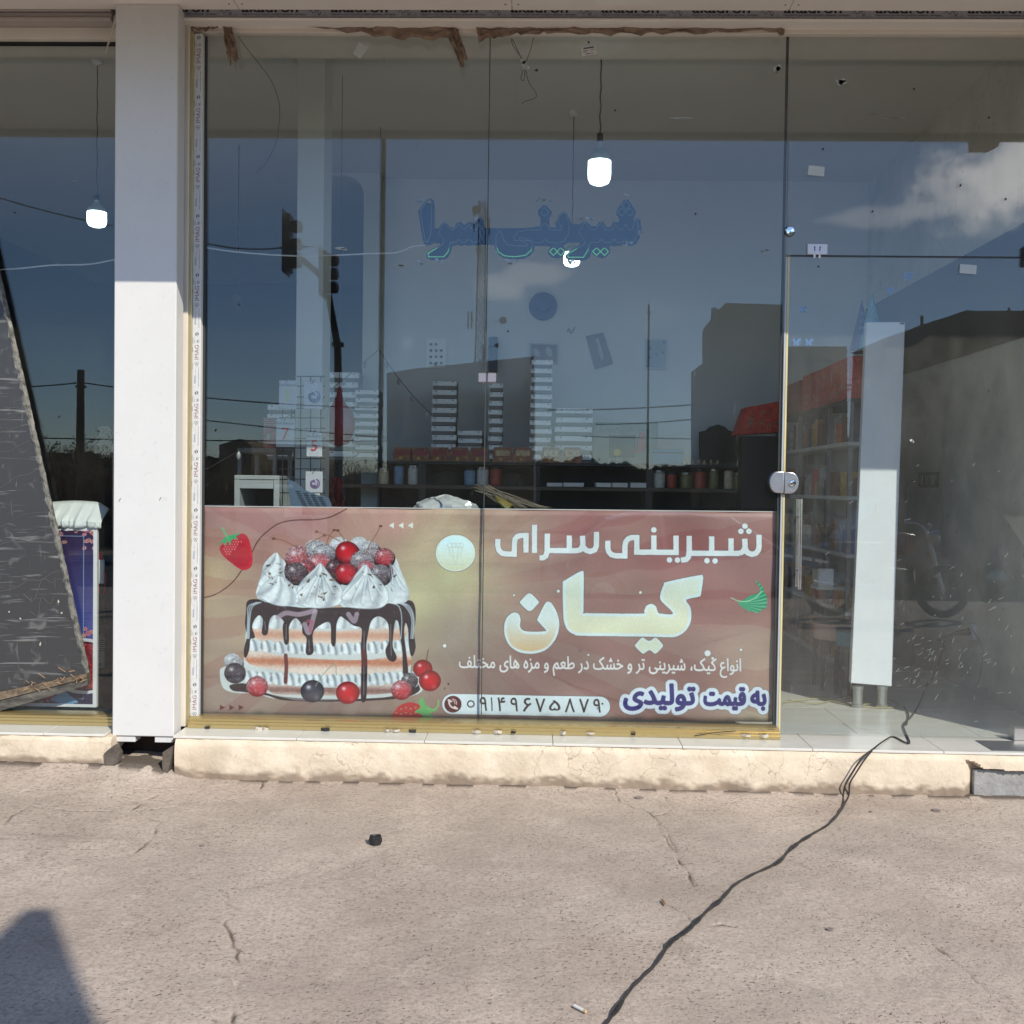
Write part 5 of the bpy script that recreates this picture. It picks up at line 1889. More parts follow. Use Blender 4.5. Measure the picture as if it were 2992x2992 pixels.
for q in ([(1561, 104), (1545, 160), (1530, 180), (1500, 120), (1495, 117), (1500, 135), (1530, 180), (1528, 205), (1522, 228), (1530, 235), (1535, 205), (1545, 240), (1567, 275), (1560, 288), (1535, 296), (1524, 303)],):
    MB().tube(crom([W(x, y, .02) for x, y in q], 4), .0017, 5).build('strand', black_m, wr, True)

# ================================================================ hanging lamps
def lamp(label, px, pyt, pyb, pytop, y, dia, glow=7.):
    c = W(px, (pyt+pyb)/2, y)
    t = thing('hanging_bulb', label, 'lamp', (c.x, y, c.z), 'bare LED bulbs hanging on cords')
    zt, zb = Z(px, pyt, y), Z(px, pyb, y)
    h = zt-zb
    r = dia/2
    x = c.x
    # socket, ribbed heat sink, diffuser
    MB().lathe([(r*.10, h), (r*.25, h*.985), (r*.27, h*.86), (r*.27, h*.82)], (x, y, zb), 16).build('socket', black_m, t, True)
    sink = MB().lathe([(r*.27, h*.82), (r*.28, h*.72), (r*.33, h*.70), (r*.55, h*.64), (r*.92, h*.54), (r*1.0, h*.47), (r*1.0, h*.45)], (x, y, zb), 28)
    for k in range(24):
        a = 2*math.pi*k/24
        ca, sa = math.cos(a), math.sin(a)
        sink.tube([(x+ca*r*.45, y+sa*r*.45, zb+h*.68), (x+ca*r*.93, y+sa*r*.93, zb+h*.55), (x+ca*r*1.01, y+sa*r*1.01, zb+h*.46)], r*.03, 4)
    sink.build('heat_sink', mat('white_heat_sink', (.45, .50, .48), .45), t, True)
    MB().lathe([(r*.98, h*.45), (r*.99, h*.22), (r*.96, h*.12), (r*.8, h*.045), (r*.5, h*.012), (r*.05, 0)], (x, y, zb), 28).build('diffuser', mat('lit_diffuser', (.8, .85, .85), .4, emit=(.80, 1.0, .97), estr=glow*.7), t, True)
    top = CZ-.001
    n = 18
    MB().tube([(x+.004*math.sin(k*1.7)*(1-k/n)+(X(px, pyt, y)-x)*0, y+.003*math.cos(k*2.1), zb+h+(top-zb-h)*k/n) for k in range(n+1)], .0042 if dia > .12 else .003, 6).build('cord', black_m, t, True)
    MB().lathe([(.035, 0), (.03, -.02), (.01, -.03)], (x, y, top), 16).build('ceiling_rose', whitep, t, True)
    return t


lamp('big bare LED bulb hanging between the tall pane joint and the door', 1752, 388, 541, 100, .70, .128)
lamp('LED bulb half hidden behind the blue script sign', 1671, 690, 779, 320, 1.9, .112)
lamp('bare LED bulb hanging in the left shop window', 283, 568, 664, 180, 1.1, .112)
t = thing('dead_bulb_holder', 'empty black bulb holder hanging in the dark left of the room', 'lamp holder', tuple(W(695, 880, 2.6)))
p = W(695, 895, 2.6)
MB().lathe([(.004, .09), (.03, .07), (.034, 0), (.02, -.02)], tuple(p), 14).build('holder', MATS['black_painted_steel'], t, True)
MB().tube([p+Vector((0, 0, .09)), (p.x, p.y, CZ-.001)], .004, 6).build('cord', MATS['black_painted_steel'], t)

# ================================================================ inner columns
pil = mat('white_inner_pillar', (.60, .63, .60), .7, noise=.05, nscale=2)


def arch_leg(label, pxa, pxb, y, depth, r_px):
    xa, xb = X(pxa, 900, y), X(pxb, 900, y)
    r = r_px/3000*(y+5)
    q = [(xa, FLOOR), (xb, FLOOR), (xb, CZ-.002)]
    q += [(xa-r*2.2, CZ-.002), (xa-r*2.2, CZ-r*.15)]
    for k in range(9):
        a = math.pi/2*k/8
        q.append((xa-r+r*math.sin(a)-0.0 if False else xa-r*(1-math.sin(a)), CZ-r*.15-r*(1-math.cos(a))))
    o = MB().prism(q, y, y+depth).build('pillar', pil)
    return tag(o, label, 'pillar')


arch_leg('white interior pillar with a curved top seen behind the left pane', 866, 943, .86, .22, 60)
arch_leg('white interior pillar at the left end of the back wall', 1060, 1108, 3.25, .14, 60)

# ================================================================ back shelf rack and what stands on it
RY = 2.95
ZT = Z(1500, 1351, RY)
rk = thing('shelf_rack', 'long black steel shelf rack along the back wall', 'shelf rack', (X(1500, 1400, RY), 3.1, FLOOR))
rx0, rx1 = X(925, 1350, RY), X(2200, 1350, RY)
for k, (za, d) in enumerate(((ZT, .022), (Z(1500, 1420, RY), .03), (Z(1500, 1500, RY), .03), (FLOOR+.25, .03))):
    MB().box(rx0, rx1, RY, 3.39, za-d, za, .003).build('shelf_board', black_m if k == 0 else mat('brown_shelf_board', (.10, .075, .06), .6, noise=.3), rk)
for px in (1000, 1236, 1570, 1900, 2190):
    for y in (RY+.004, 3.34):
        MB().box(X(px-13, 1400, RY), X(px+9, 1400, RY), y, y+.035, FLOOR, ZT-.023, .003).build('post', black_m, rk)
MB().box(rx0, rx1, 3.36, 3.38, FLOOR+.26, ZT-.03).build('back_panel', mat('dark_rack_back', (.03, .033, .04), .7), rk)

ORDW = 'first second third fourth fifth sixth seventh eighth ninth tenth eleventh twelfth thirteenth'.split()
ORD = ['topmost', 'second from the top', 'third from the top', 'fourth from the top', 'fifth from the top', 'sixth from the top', 'seventh from the top', 'eighth from the top', 'ninth from the top', 'tenth from the top', 'eleventh from the top', 'twelfth from the top']


def stack(where, pxa, pxb, pyt, pyb, n, y, depth=.24, lean=0.):
    zt, zb = Z(pxa, pyt, y), ZT+.001
    h = (zt-zb)/n
    proto = None
    rg = random.Random(int(pxa))
    xa, xb = X(pxa, 1250, y), X(pxb, 1250, y)
    w = xb-xa
    for k in range(n):
        zc = zb+k*h
        lab = 'silver-fronted pastry box, %s in the %s' % (ORD[n-1-k] if k < n-1 else 'topmost', where)
        loc = (xa+w/2+rg.uniform(-.006, .006)+lean*k, y+rg.uniform(0, .012), zc)
        if proto is None:
            proto = thing('pastry_box', lab, 'box', loc, 'pastry boxes stacked on the rack')
            MB().box(xa+.006, xb-.006, y+.006, y+depth, zb, zb+h*.97, .003).build('carton', greybox, proto)
            f = proto.children[0]
            f.location = (-(xa+w/2), -y, -zb)
            b = MB().box(xa, xb, y-.002, y+.02, zb+h*.36, zb+h*.93, .003)
            b = b.build('foil_front', foil_m, proto)
            b.location = f.location
            for s in (.16, .84):
                q = MB().box(xa+w*s-.008, xa+w*s+.008, y-.006, y-.001, zb+h*.70, zb+h*.84, .002).build('tab', MATS['dull_clamp_steel'], proto)
                q.location = f.location
            f.location = f.location
        else:
            c = copy_tree(proto)
            c.location = loc
            c['label'] = lab
    return


stack('stack behind the red balloon', 956, 1046, 1085, 1345, 9, RY+.06)
stack('stack behind the mirrored lamp post', 1034+2, 1105, 1137, 1345, 9, RY-.0+.02)
stack('stack left of the short one', 1260, 1332, 1110, 1345, 9, RY+.02)
stack('short stack', 1338, 1410, 1256, 1345, 4, RY+.05)
stack('narrow stack by the joint', 1427, 1468, 1117, 1345, 9, RY+.02)
stack('tallest stack', 1549, 1612, 1049, 1345, 12, RY+.02)
stack('wide stack', 1621, 1731, 1190, 1345, 6, RY+.04)
stack('little leftmost stack', 780, 858, 1180, 1345, 6, RY+.1)

pk1, pk2 = mat('brown_cake_pack', lin(170, 112, 78), .4, noise=.6, nscale=34, col2=lin(70, 40, 30)), mat('cream_pack_label', lin(222, 192, 150), .4, noise=.5, nscale=50)
for k, px in enumerate((1176, 1228, 1284, 1342, 1400, 1468, 1528, 1610, 1672)):
    a, b = X(px-28, 1330, RY-.0), X(px+28, 1330, RY-.0)
    zt = Z(px, 1307, RY)
    zb = ZT+.001
    t = thing('cake_pack', 'brown wrapped cake pack, %s from the left in the row along the rack edge' % ['first', 'second', 'third', 'fourth', 'fifth', 'sixth', 'seventh', 'eighth', 'ninth'][k], 'cake pack', ((a+b)/2, RY-.02, zb), 'cake packs in a row on the rack')
    MB().prism([(a, zb), (b, zb), (b+.004, zb+(zt-zb)*.5), (b-.01, zt), (a+.01, zt), (a-.004, zb+(zt-zb)*.5)], RY+.003, RY+.019-.0).build('wrapper', pk1, t)
    MB().box(a+.02, b-.02, RY-.001, RY+.002, zb+(zt-zb)*.42, zb+(zt-zb)*.8, .001).build('label', pk2 if k > 4 else mat('maroon_pack_label', lin(150, 56, 62), .4), t)
    MB().box(a+.05, a+.072, RY-.0015, RY+.002, zb+.012, zb+.032).build('price_tag', mat('yellow_tag', lin(196, 172, 84), .5), t)
# thing with letters at the right
t = thing('candle_display', 'grey framed display board with a red figure on the rack', 'display board', tuple(W(1830, 1290, RY)))
q0, q1 = W(1734, 1345, RY), W(1924, 1234, RY)
MB().box(q0.x, q1.x, RY+.05, RY+.09, ZT, q1.z, .004).build('board', mat('grey_green_board', (.20, .24, .23), .5, noise=.3), t)
MB().box(q0.x+.12, q1.x-.17, RY+.044, RY+.049, ZT+.05, q1.z-.10).build('frame', black_m, t)
for a, b in ((1760, 1260), (1775, 1256), (1790, 1262), (1805, 1255), (1825, 1260), (1845, 1256), (1868, 1262), (1890, 1258)):
    p = W(a, b, RY+.044)
    MB().tube(crom([p+Vector((-.02, 0, -.01)), p+Vector((-.005, 0, .014)), p+Vector((.008, 0, -.012)), p+Vector((.024, 0, .008))], 3), .0035, 4).build('brush_stroke', mat('pale_script', (.25, .28, .25), .6), t)
redm = mat('glossy_red', lin(178, 26, 26), .3)
fg = [(1846, 1312), (1853, 1318), (1862, 1316), (1866, 1285), (1872, 1275), (1868, 1266), (1875, 1262), (1882, 1268), (1879, 1280), (1884, 1300), (1880, 1318), (1862, 1322), (1850, 1322), (1840, 1306)]
MB().prism([(p.x, p.z) for p in (W(a, b, RY+.03) for a, b in fg)], RY+.02, RY+.035).build('red_figure', redm, t)
t = thing('yellow_flower', 'yellow paper flower stuck in front of the display board', 'flower', tuple(W(1803, 1322, RY)))
p = W(1803, 1322, RY+.0)
ym = mat('yellow_petal', lin(200, 180, 60), .6)
for k in range(9):
    a = k/9*6.283
    MB().lathe([(.003, 0), (.009, -.003), (.003, -.006)], (p.x+.021*math.cos(a), p.y, p.z+.021*math.sin(a)), 8, 'y').build('petal', ym, t)
MB().lathe([(.012, 0), (.012, -.008)], tuple(p), 12, 'y').build('centre', ym, t)
MB().tube([p+Vector((0, 0, -.03)), (p.x, p.y, ZT)], .0025, 5).build('stem', ym, t)
sl = lambda name, label, cat, pts, y, th, m: tag(MB().prism([(p.x, p.z) for p in (W(a, b, y) for a, b in pts)], y, y+th).build(name, m), label, cat)
t = thing('blue_box', 'blue carton standing right of the display board', 'box', tuple(W(1950, 1330, RY)))
q0, q1 = W(1906, 1345, RY), W(1998, 1313, RY)
MB().box(q0.x, q1.x, RY+.02, RY+.2, ZT+.001, q1.z, .003).build('carton', mat('blue_card', lin(50, 130, 186), .5, noise=.1), t)
MB().box(q0.x-.002, q1.x+.002, RY+.018, RY+.202, q1.z-.03, q1.z-.022).build('lid_edge', black_m, t)
t = thing('dark_plaque', 'dark shaped plaque leaning behind the number candles', 'plaque', tuple(W(2100, 1280, RY+.3)))
MB().prism([(p.x, p.z) for p in (W(a, b, RY+.3) for a, b in ((2044, 1350), (2044, 1262), (2062, 1258), (2074, 1247), (2098, 1240), (2118, 1247), (2130, 1258), (2150, 1262), (2152, 1350)))], RY+.3, RY+.33).build('plaque', mat('dark_wood', (.05, .04, .035), .5, noise=.3), t)


def text_mesh(name, body, size, extrude, m, parent=None, loc=(0, 0, 0), align='CENTER', rot=None):
    c = bpy.data.curves.new('text', 'FONT')
    c.body = body
    c.size = size
    c.extrude = extrude
    c.resolution_u = 3
    c.align_x = align
    o = bpy.data.objects.new('text', c)
    COL.objects.link(o)
    bpy.context.view_layer.update()
    me = bpy.data.meshes.new_from_object(o.evaluated_get(bpy.context.evaluated_depsgraph_get()))
    bpy.data.objects.remove(o)
    me.transform(Matrix.Translation(loc) @ (rot or Matrix.Rotation(math.pi/2, 4, 'X')))
    me.materials.clear(); me.materials.append(m)
    r = bpy.data.objects.new(name, me)
    COL.objects.link(r)
    if parent is not None:
        r.parent = parent
        if parent.type == 'EMPTY':
            r.location = -parent.location
    return r


gldp = mat('gold_candle', lin(226, 200, 150), .35)
for ch, px in zip('9876540', (2008, 2024, 2042, 2060, 2079, 2097, 2176)):
    p = W(px, 1340, RY)
    o = text_mesh('number_candle', ch, .055, .006, gldp, None, (p.x, RY+.02, ZT+.001))
    tag(o, 'small golden candle shaped as the number %s on the back rack' % {'9': 'nine', '8': 'eight', '7': 'seven', '6': 'six', '5': 'five', '4': 'four', '0': 'zero'}[ch], 'candle')

# on the lower shelf: trays and cakes
for k, (a, b) in enumerate(((1598, 1643), (1646, 1706), (1741, 1786), (1789, 1834), (1842, 1888))):
    q0, q1 = W(a, 1416, RY), W(b, 1411, RY)
    tag(MB().box(q0.x, q1.x, RY-.01, RY+.2, Z(1500, 1420, RY)+.001, q1.z, .002).build('cake_tray', whitep), 'thin white cake tray edge, %s on the lower rack shelf' % ['first from the left', 'second from the left', 'third from the left', 'fourth from the left', 'fifth from the left'][k], 'tray', 'white trays on the lower shelf')
dark_c = mat('dark_bundle', (.02, .018, .02), .8, bump=.6, bscale=20)
for lab, px, w, h in (('dark rounded bundle on the lower shelf left of the joint', 1305, 44, 40), ('dark rounded bundle on the lower shelf right of the joint', 1497, 42, 38)):
    c = W(px, 1415, RY+.1)
    o = MB().lathe([(.001, h/370), (w/560, h/440), (w/400, h/700), (w/390, 0)], (c.x, c.y, Z(1500, 1420, RY)+.001), 14).build('bundle', dark_c, None, True)
    tag(o, lab, 'bundle')

rg = random.Random(41)
shelfz = Z(1500, 1420, RY)
goods = [('tin', 1120), ('jar', 1165), ('tin', 1208), ('jar', 1372), ('tin', 1410), ('jar', 1448), ('tin', 1925), ('jar', 1962), ('tin', 2004), ('jar', 2045), ('tin', 2085), ('jar', 2128), ('tin', 2160)]
tints = [('cream', lin(214, 196, 160)), ('brick red', lin(170, 70, 54)), ('pale blue', lin(130, 160, 190)), ('olive', lin(130, 130, 84)), ('white', lin(210, 210, 206))]
for k, (kind_, px) in enumerate(goods):
    nm, c_ = tints[(k*2+k//3) % 5]
    p = W(px, 1420, RY+.06)
    m_ = mat('goods_'+nm.replace(' ', '_'), c_, .35, noise=.3, nscale=30)
    t = thing(kind_, '%s %s on the lower rack shelf, %s from the left in its row' % (nm, kind_, ORDW[k]), kind_, (p.x, p.y, shelfz), 'tins and jars on the lower rack shelf')
    r_, h_ = rg.uniform(.036, .05), rg.uniform(.09, .14)
    MB().lathe([(r_*.96, 0), (r_, .006), (r_, h_), (r_*.9, h_+.006)], (p.x, p.y, shelfz+.001), 18).build('body', m_, t, True)
    MB().lathe([(r_*.98, 0), (r_*1.0, .004), (r_*1.0, .016), (r_*.9, .02)] if kind_ == 'tin' else [(r_*.8, 0), (r_*.8, .02), (r_*.7, .024)], (p.x, p.y, shelfz+h_+.0075), 18).build('lid', steel_m if kind_ == 'tin' else black_m, t, True)

# ================================================================ on the back wall
WY = 3.385
t = thing('knob_card', 'white wall card with eleven round knobs', 'card', tuple(W(1272, 1033, WY)))
sl_ = lambda pts, y, th, m, name, par: MB().prism([(p.x, p.z) for p in (W(a, b, y) for a, b in pts)], y, y+th).build(name, m, par)
sl_([(1247, 990), (1305, 990), (1303, 1077), (1244, 1076)], WY, .012, mat('card_white', (.88, .9, .9), .6), 'card', t)
for i in range(3):
    for j in range(4):
        if (i, j) == (2, 0):
            continue
        p = W(1259+i*15.2, 1006+j*18.3, WY)
        MB().lathe([(.012, 0), (.011, -.010), (.004, -.014)], tuple(p), 12, 'y').build('knob', mat('blue_knob', lin(60, 76, 120), .4), t)
t = thing('wall_hat', 'round lilac straw hat hanging flat on the back wall', 'hat', tuple(W(1587, 895, WY)))
p = W(1587, 895, WY)
hm = mat('lilac_straw', lin(84, 92, 140), .8, bump=.6, bscale=60)
rim = [(.115, 0), (.112, -.012), (.09, -.010), (.052, -.012), (.049, -.05), (.02, -.062), (.001, -.064)]
MB().lathe([(r_*1.0, h_) for r_, h_ in rim], tuple(p), 40, 'y').build('hat', hm, t, True)
MB().lathe([(.054, -.012), (.054, -.024), (.05, -.026)], tuple(p), 32, 'y').build('band', mat('lilac_band', lin(66, 70, 112), .7), t, True)


def frame(label, pts, mfill, mframe, bits=(), mbit=None, w=.1):
    q = [W(a, b, WY) for a, b in pts]
    c = sum(q, Vector())/4
    t = thing('picture_frame', label, 'picture', tuple(c))
    MB().prism([(v.x, v.z) for v in q], WY-.006, WY+.006).build('picture', mfill, t)
    for i in range(4):
        a, b = q[i], q[(i+1) % 4]
        MB().prism([(v.x, v.z) for v in (a, b, b.lerp(c, w), a.lerp(c, w))], WY-.014, WY-.0065).build('frame_side', mframe, t)
    for k in bits:
        MB().prism([(p.x, p.z) for p in (W(a, b, WY) for a, b in k)], WY-.009, WY-.0062).build('motif', mbit, t)
    return t


fmw = mat('pale_frame', (.42, .44, .46), .5)
frame('pale framed picture with a dark mauve field over the tallest stack', [(1548, 1003), (1632, 1006), (1630, 1064), (1548, 1062)], mat('mauve_print', lin(120, 72, 92), .5, noise=.2), fmw,
      [[(1558, 1024), (1566, 1018), (1578, 1030), (1576, 1044), (1564, 1040)], [(1594, 1020), (1602, 1012), (1612, 1024), (1614, 1040), (1604, 1044), (1596, 1034)]], fmw)
frame('white bordered print with grey dots on the right of the back wall', [(1887, 990), (1950, 992), (1944, 1080), (1885, 1076)], mat('grey_blue_print', lin(150, 164, 176), .5), mat('frame_white', (.6, .63, .64), .5),
      [[(a+4*math.cos(t_), b+4*math.sin(t_)) for t_ in (0, 1, 2, 3, 4, 5)] for a, b in ((1899, 1018), (1918, 1036), (1899, 1044), (1940, 1000), (1936, 1030))], mat('grey_dot', lin(110, 122, 138), .5), .07)
frame('tilted mauve wrapped sheet on the back wall', [(1712, 983), (1762, 972), (1790, 1062), (1738, 1079)], mat('mauve_sheet', lin(128, 112, 128), .5, noise=.2), mat('mauve_edge', lin(110, 98, 116), .5),
      [[(1740, 990), (1748, 988), (1764, 1040), (1758, 1058), (1752, 1040)]], fmw, .06)
t = thing('blue_wall_box', 'narrow dark blue box fixed high on the back wall', 'box', tuple(W(1440, 1040, WY)))
q0, q1 = W(1428, 1088, WY), W(1455, 988, WY)
MB().box(q0.x, q1.x, WY-.08, WY, q0.z, q1.z, .004).build('case', mat('navy_case', lin(30, 52, 96), .4), t)
MB().lathe([(.012, 0), (.016, -.02)], (q1.x-.02, WY-.04, q1.z), 10).build('knob', black_m, t)
t = thing('wall_cable', 'thin dark cable stapled on the back wall', 'cable', tuple(W(1660, 960, WY)))
MB().tube(crom([W(x, y, WY) for x, y in ((1658, 970), (1662, 960), (1668, 974), (1680, 956))], 4), .003, 5).build('strand', black_m, t)

# ================================================================ near the left pane: card rack, balloon, cupboard
CY = .62
rkb = thing('wire_rack', 'black wire display rack with hanging balloon cards', 'display rack', tuple(W(905, 1250, CY)))
for px in (826, 852, 879, 908, 938):
    MB().tube([W(px, 1100 if px > 870 else 1190, CY), W(px-2, 1900, CY)], .0032, 6).build('upright_wire', black_m, rkb)
for py in (1100, 1128, 1160, 1193, 1221, 1252, 1281, 1309, 1340, 1370, 1400, 1440, 1480, 1520, 1600, 1700, 1800, 1900):
    x0_ = 866 if py < 1180 else 815
    MB().tube([W(x0_, py, CY+.004), W(950, py, CY+.004)], .0028, 6).build('cross_wire', black_m, rkb)
for k in (826, 938):
    p = W(k, 1890, CY)
    MB().box(p.x-.02, p.x+.02, CY-.15, CY+.15, FLOOR, FLOOR+.02).build('foot', black_m, rkb)
cardm = mat('glossy_card', (.50, .53, .56), .25, noise=.1)


def balloon_card(label, x0, x1, y0, y1, body, colr, size=.05):
    p0, p1 = W(x0, y1, CY-.02), W(x1, y0, CY-.02)
    t = thing('balloon_card', label, 'card', ((p0.x+p1.x)/2, CY-.02, (p0.z+p1.z)/2))
    MB().box(p0.x, p1.x, CY-.024, CY-.018, p0.z, p1.z, .003).build('card', cardm, t)
    xm = (p0.x+p1.x)/2
    MB().tube(crom([(xm-.008, CY-.024, p1.z-.012), (xm, CY-.02, p1.z+.004), (xm+.004, CY, p1.z+.012)], 3), .0025, 5).build('hook', black_m, t)
    if body:
        text_mesh('number', body, (p1.z-p0.z)*.62, .002, colr, t, (xm, CY-.026, p0.z+(p1.z-p0.z)*.26))
        text_mesh('lettering', 'Foil Balloon', (p1.z-p0.z)*.13, .0006, mat('dark_card_ink', (.10, .11, .16), .5), t, (xm, CY-.026, p0.z+(p1.z-p0.z)*.80))
    else:
        for k in range(3):
            r = (p1.z-p0.z)*(.10+.055*k)
            MB().tube([(xm+r*math.cos(a)+.004*k, CY-.026, p0.z+(p1.z-p0.z)*.45+r*math.sin(a)) for a in np.linspace(.5+k, 5.6+k, 12)], .0035, 5).build('swirl', colr, t, True)
    return t


balloon_card('card with a yellow number 1 balloon on the wire rack', 815, 868, 1112, 1196, '1', mat('yellow_foil', lin(206, 196, 70), .3))
balloon_card('card with a blue swirl balloon, upper right on the wire rack', 887, 943, 1116, 1195, '', mat('blue_foil', lin(86, 104, 160), .3))
balloon_card('card with a red number 7 balloon, lower left on the wire rack', 806, 862, 1224, 1306, '7', mat('red_foil', lin(196, 60, 60), .3))
balloon_card('card with a red number 5 balloon on the wire rack', 895, 942, 1263, 1335, '5', MATS['red_foil'])
balloon_card('card with a lilac swirl balloon, lowest on the wire rack', 892, 943, 1378, 1440, '', mat('lilac_foil', lin(130, 104, 150), .3))
bl = thing('red_balloon', 'drop shaped red foil balloon behind the mirrored pole', 'balloon', tuple(W(991, 1230, 1.3)))
rb = mat('red_foil_balloon', lin(150, 40, 48), .3, noise=.3, nscale=12, bump=.4, bscale=14)
c = W(991, 1230, 1.3)
prof_b = [(.002, .215), (.012, .20), (.02, .15), (.045, .10), (.085, .05), (.10, 0), (.098, -.05), (.08, -.10), (.06, -.14), (.002, -.16)]
o = MB().lathe(prof_b, tuple(c), 26).build('skin', rb, bl, True)
o.data.transform(Matrix.Translation(c) @ Matrix.Diagonal((1, .5, 1, 1)) @ Matrix.Translation(-c))
MB().tube([c+Vector((0, 0, .21)), (c.x, c.y, CZ-.002)], .0015, 4).build('string', black_m, bl)
o = sheet('red_cloth', mat('red_cloth', lin(140, 20, 26), .7), [(968, 1400), (985, 1392), (1000, 1400)], [(940, 1500), (975, 1510), (1010, 1505)], 1.3, .03, 8, 6)
tag(o, 'bright red cloth hanging at the foot of the wire rack', 'cloth')
o = MB().box(W(930, 1512, 1.3).x, W(1020, 1512, 1.3).x, 1.22, 1.42, FLOOR, W(975, 1508, 1.3).z-.004, .004).build('stool', mat('dark_stool', (.05, .045, .04), .6))
tag(o, 'dark box stool under the red cloth behind the banner', 'stool')
# polka bag, basket, folded shade
o = MB().box(W(769, 1310, 1.5).x, W(806, 1310, 1.5).x, 1.5, 1.62, W(780, 1310, 1.5).z, W(780, 1220, 1.5).z, .006).build('gift_bag', mat('red_gift_bag', lin(168, 78, 76), .5, noise=.2))
tag(o, 'red and dotted paper gift bag left of the balloon cards', 'gift bag')
dm = MB()
for i in range(8):
    for j in range(6):
        p = W(771+i*4.6+(j % 2)*2, 1223+j*5.5, 1.498)
        dm.lathe([(.0032, 0), (.003, -.001)], tuple(p), 6, 'y')
q = dm.build('white_dots', offw, o)
q['kind'] = 'stuff'
cb = thing('side_table', 'pale side table holding the gift bag behind the wire rack', 'table', tuple(W(790, 1500, 1.6)))
zt_ = W(780, 1310, 1.5).z
MB().box(W(700, 1310, 1.5).x, W(812, 1310, 1.5).x, 1.45, 1.9, zt_-.03, zt_-.001, .004).build('top', greybox, cb)
for px in (704, 806):
    for y in (1.47, 1.86):
        p = W(px, 1310, 1.5)
        MB().box(p.x-.012, p.x+.012, y, y+.024, FLOOR, zt_-.031).build('leg', greybox, cb)
cp = thing('white_cabinet', 'white cabinet frame with a dark opening behind the left pane', 'cabinet', tuple(W(750, 1440, .6)))
q0, q1 = W(683, 1560, .6), W(815, 1396, .6)
wm = mat('cabinet_white', (.34, .37, .37), .5, noise=.1)
MB().box(q0.x, q1.x, .6, 1.0, q1.z-.012, q1.z+.012, .003).build('top', wm, cb if False else cp)
MB().box(q0.x, q0.x+.03, .6, 1.0, FLOOR, q1.z-.013, .003).build('side', wm, cp)
MB().box(q1.x-.03, q1.x, .6, 1.0, FLOOR, q1.z-.013, .003).build('side', wm, cp)
MB().box(q0.x+.031, q1.x-.031, .602, .62, q1.z-.06, q1.z-.014).build('rail', wm, cp)
MB().box(q0.x+.031, q1.x-.031, .95, .97, FLOOR, q1.z-.014).build('back', black_m, cp)
oc = thing('mesh_chair', 'grey plastic chair with a slotted sloping back', 'chair', tuple(W(900, 1450, .45)))
gp = mat('slate_plastic', lin(84, 104, 124), .45)
pts = [(840, 1400), (862, 1408), (890, 1432), (925, 1446), (958, 1452), (968, 1475), (968, 1640), (870, 1640), (850, 1480)]
MB().prism([(p.x, p.z) for p in (W(a, b, .5) for a, b in pts)], .5, .515).build('back', gp, oc)
sm_ = MB()
for k in range(13):
    for j in range(4):
        p = W(872+j*22+k*3, 1436+k*6+j*6, .498)
        if W(0, 0, .498) and (872+j*22+k*3) < 955:
            sm_.box(p.x-.014, p.x+.010, .4965, .499, p.z-.002, p.z+.002)
q = sm_.build('slots', black_m, oc)
q['kind'] = 'stuff'
p = W(910, 1700, .5)
MB().box(p.x-.17, p.x+.17, .52, .9, FLOOR+.42, FLOOR+.46, .01).build('seat', gp, oc)
for dx in (-.15, .15):
    for y in (.54, .87):
        MB().tube([(p.x+dx, y, FLOOR+.42), (p.x+dx*1.1, y, FLOOR)], .014, 8).build('leg', gp, oc)
MB().box(p.x-.1, p.x+.1, .505, .53, FLOOR+.42, W(910, 1640, .5).z).build('back_stay', gp, oc)
# counter just behind the banner carrying the plastic bag and bouquet
ct = thing('low_counter', 'dark low counter hidden behind the top edge of the banner', 'counter', tuple(W(1400, 1495, .5)))
zc_ = W(1400, 1490, .45).z
MB().box(X(1150, 1490, .45), X(2240, 1490, .45), .3, .75, zc_-.03, zc_, .004).build('top', dkwood, ct)
for px in (1160, 1700, 2230):
    MB().box(X(px, 1490, .45)-.02, X(px, 1490, .45)+.02, .32, .72, FLOOR, zc_-.031).build('leg', dkwood, ct)
pb = mat('crumpled_clear_plastic', (.50, .53, .53), .18, noise=.25, nscale=18, bump=1., bscale=24)
vs, fs = [], []
c = W(1298, 1486, .45)
nr, ns = 9, 34
for i in range(nr):
    t_ = i/(nr-1)
    for k in range(ns):
        a = k/ns*6.283
        r = (1-t_**1.8)*(1+.10*math.sin(a*5+t_*6)+.05*math.sin(a*13))
        vs.append((c.x+.165*r*math.cos(a), .5+.13*r*math.sin(a), zc_+.001+.072*(t_**.7)*(1+.12*math.sin(a*7+t_*9))))
for i in range(nr-1):
    for k in range(ns):
        fs.append((i*ns+k, i*ns+(k+1) % ns, (i+1)*ns+(k+1) % ns, (i+1)*ns+k))
o = MB().add(vs, fs).build('plastic_bag', pb, None, True)
tag(o, 'crumpled clear plastic bag lying above the banner edge', 'bag')
bq = thing('foil_bouquet', 'gold foil wrapped dry reeds lying above the banner', 'bouquet', tuple(W(1470, 1478, .4)))
p = W(1490, 1488, .42)
goldf = mat('gold_wrapping_foil', lin(180, 160, 90), .2, metal=.7, bump=1., bscale=30)
MB().tube([W(1446, 1448, .45), W(1462, 1464, .43), W(1490, 1486, .42)], .01, 9, radii=[.006, .018, .03]).build('foil_cone', goldf, bq)
rg = random.Random(5)
for k in range(22):
    a = W(1400+rg.uniform(-20, 30), 1425+rg.uniform(-10, 16), .45)
    b = W(1500+rg.uniform(-20, 110), 1486+rg.uniform(-4, 3), .42)
    MB().tube(crom([a, a.lerp(b, .5)+Vector((0, 0, rg.uniform(-.006, .006))), b], 3), .0016, 4).build('reed', mat('dry_reed', lin(120, 112, 96), .6), bq)
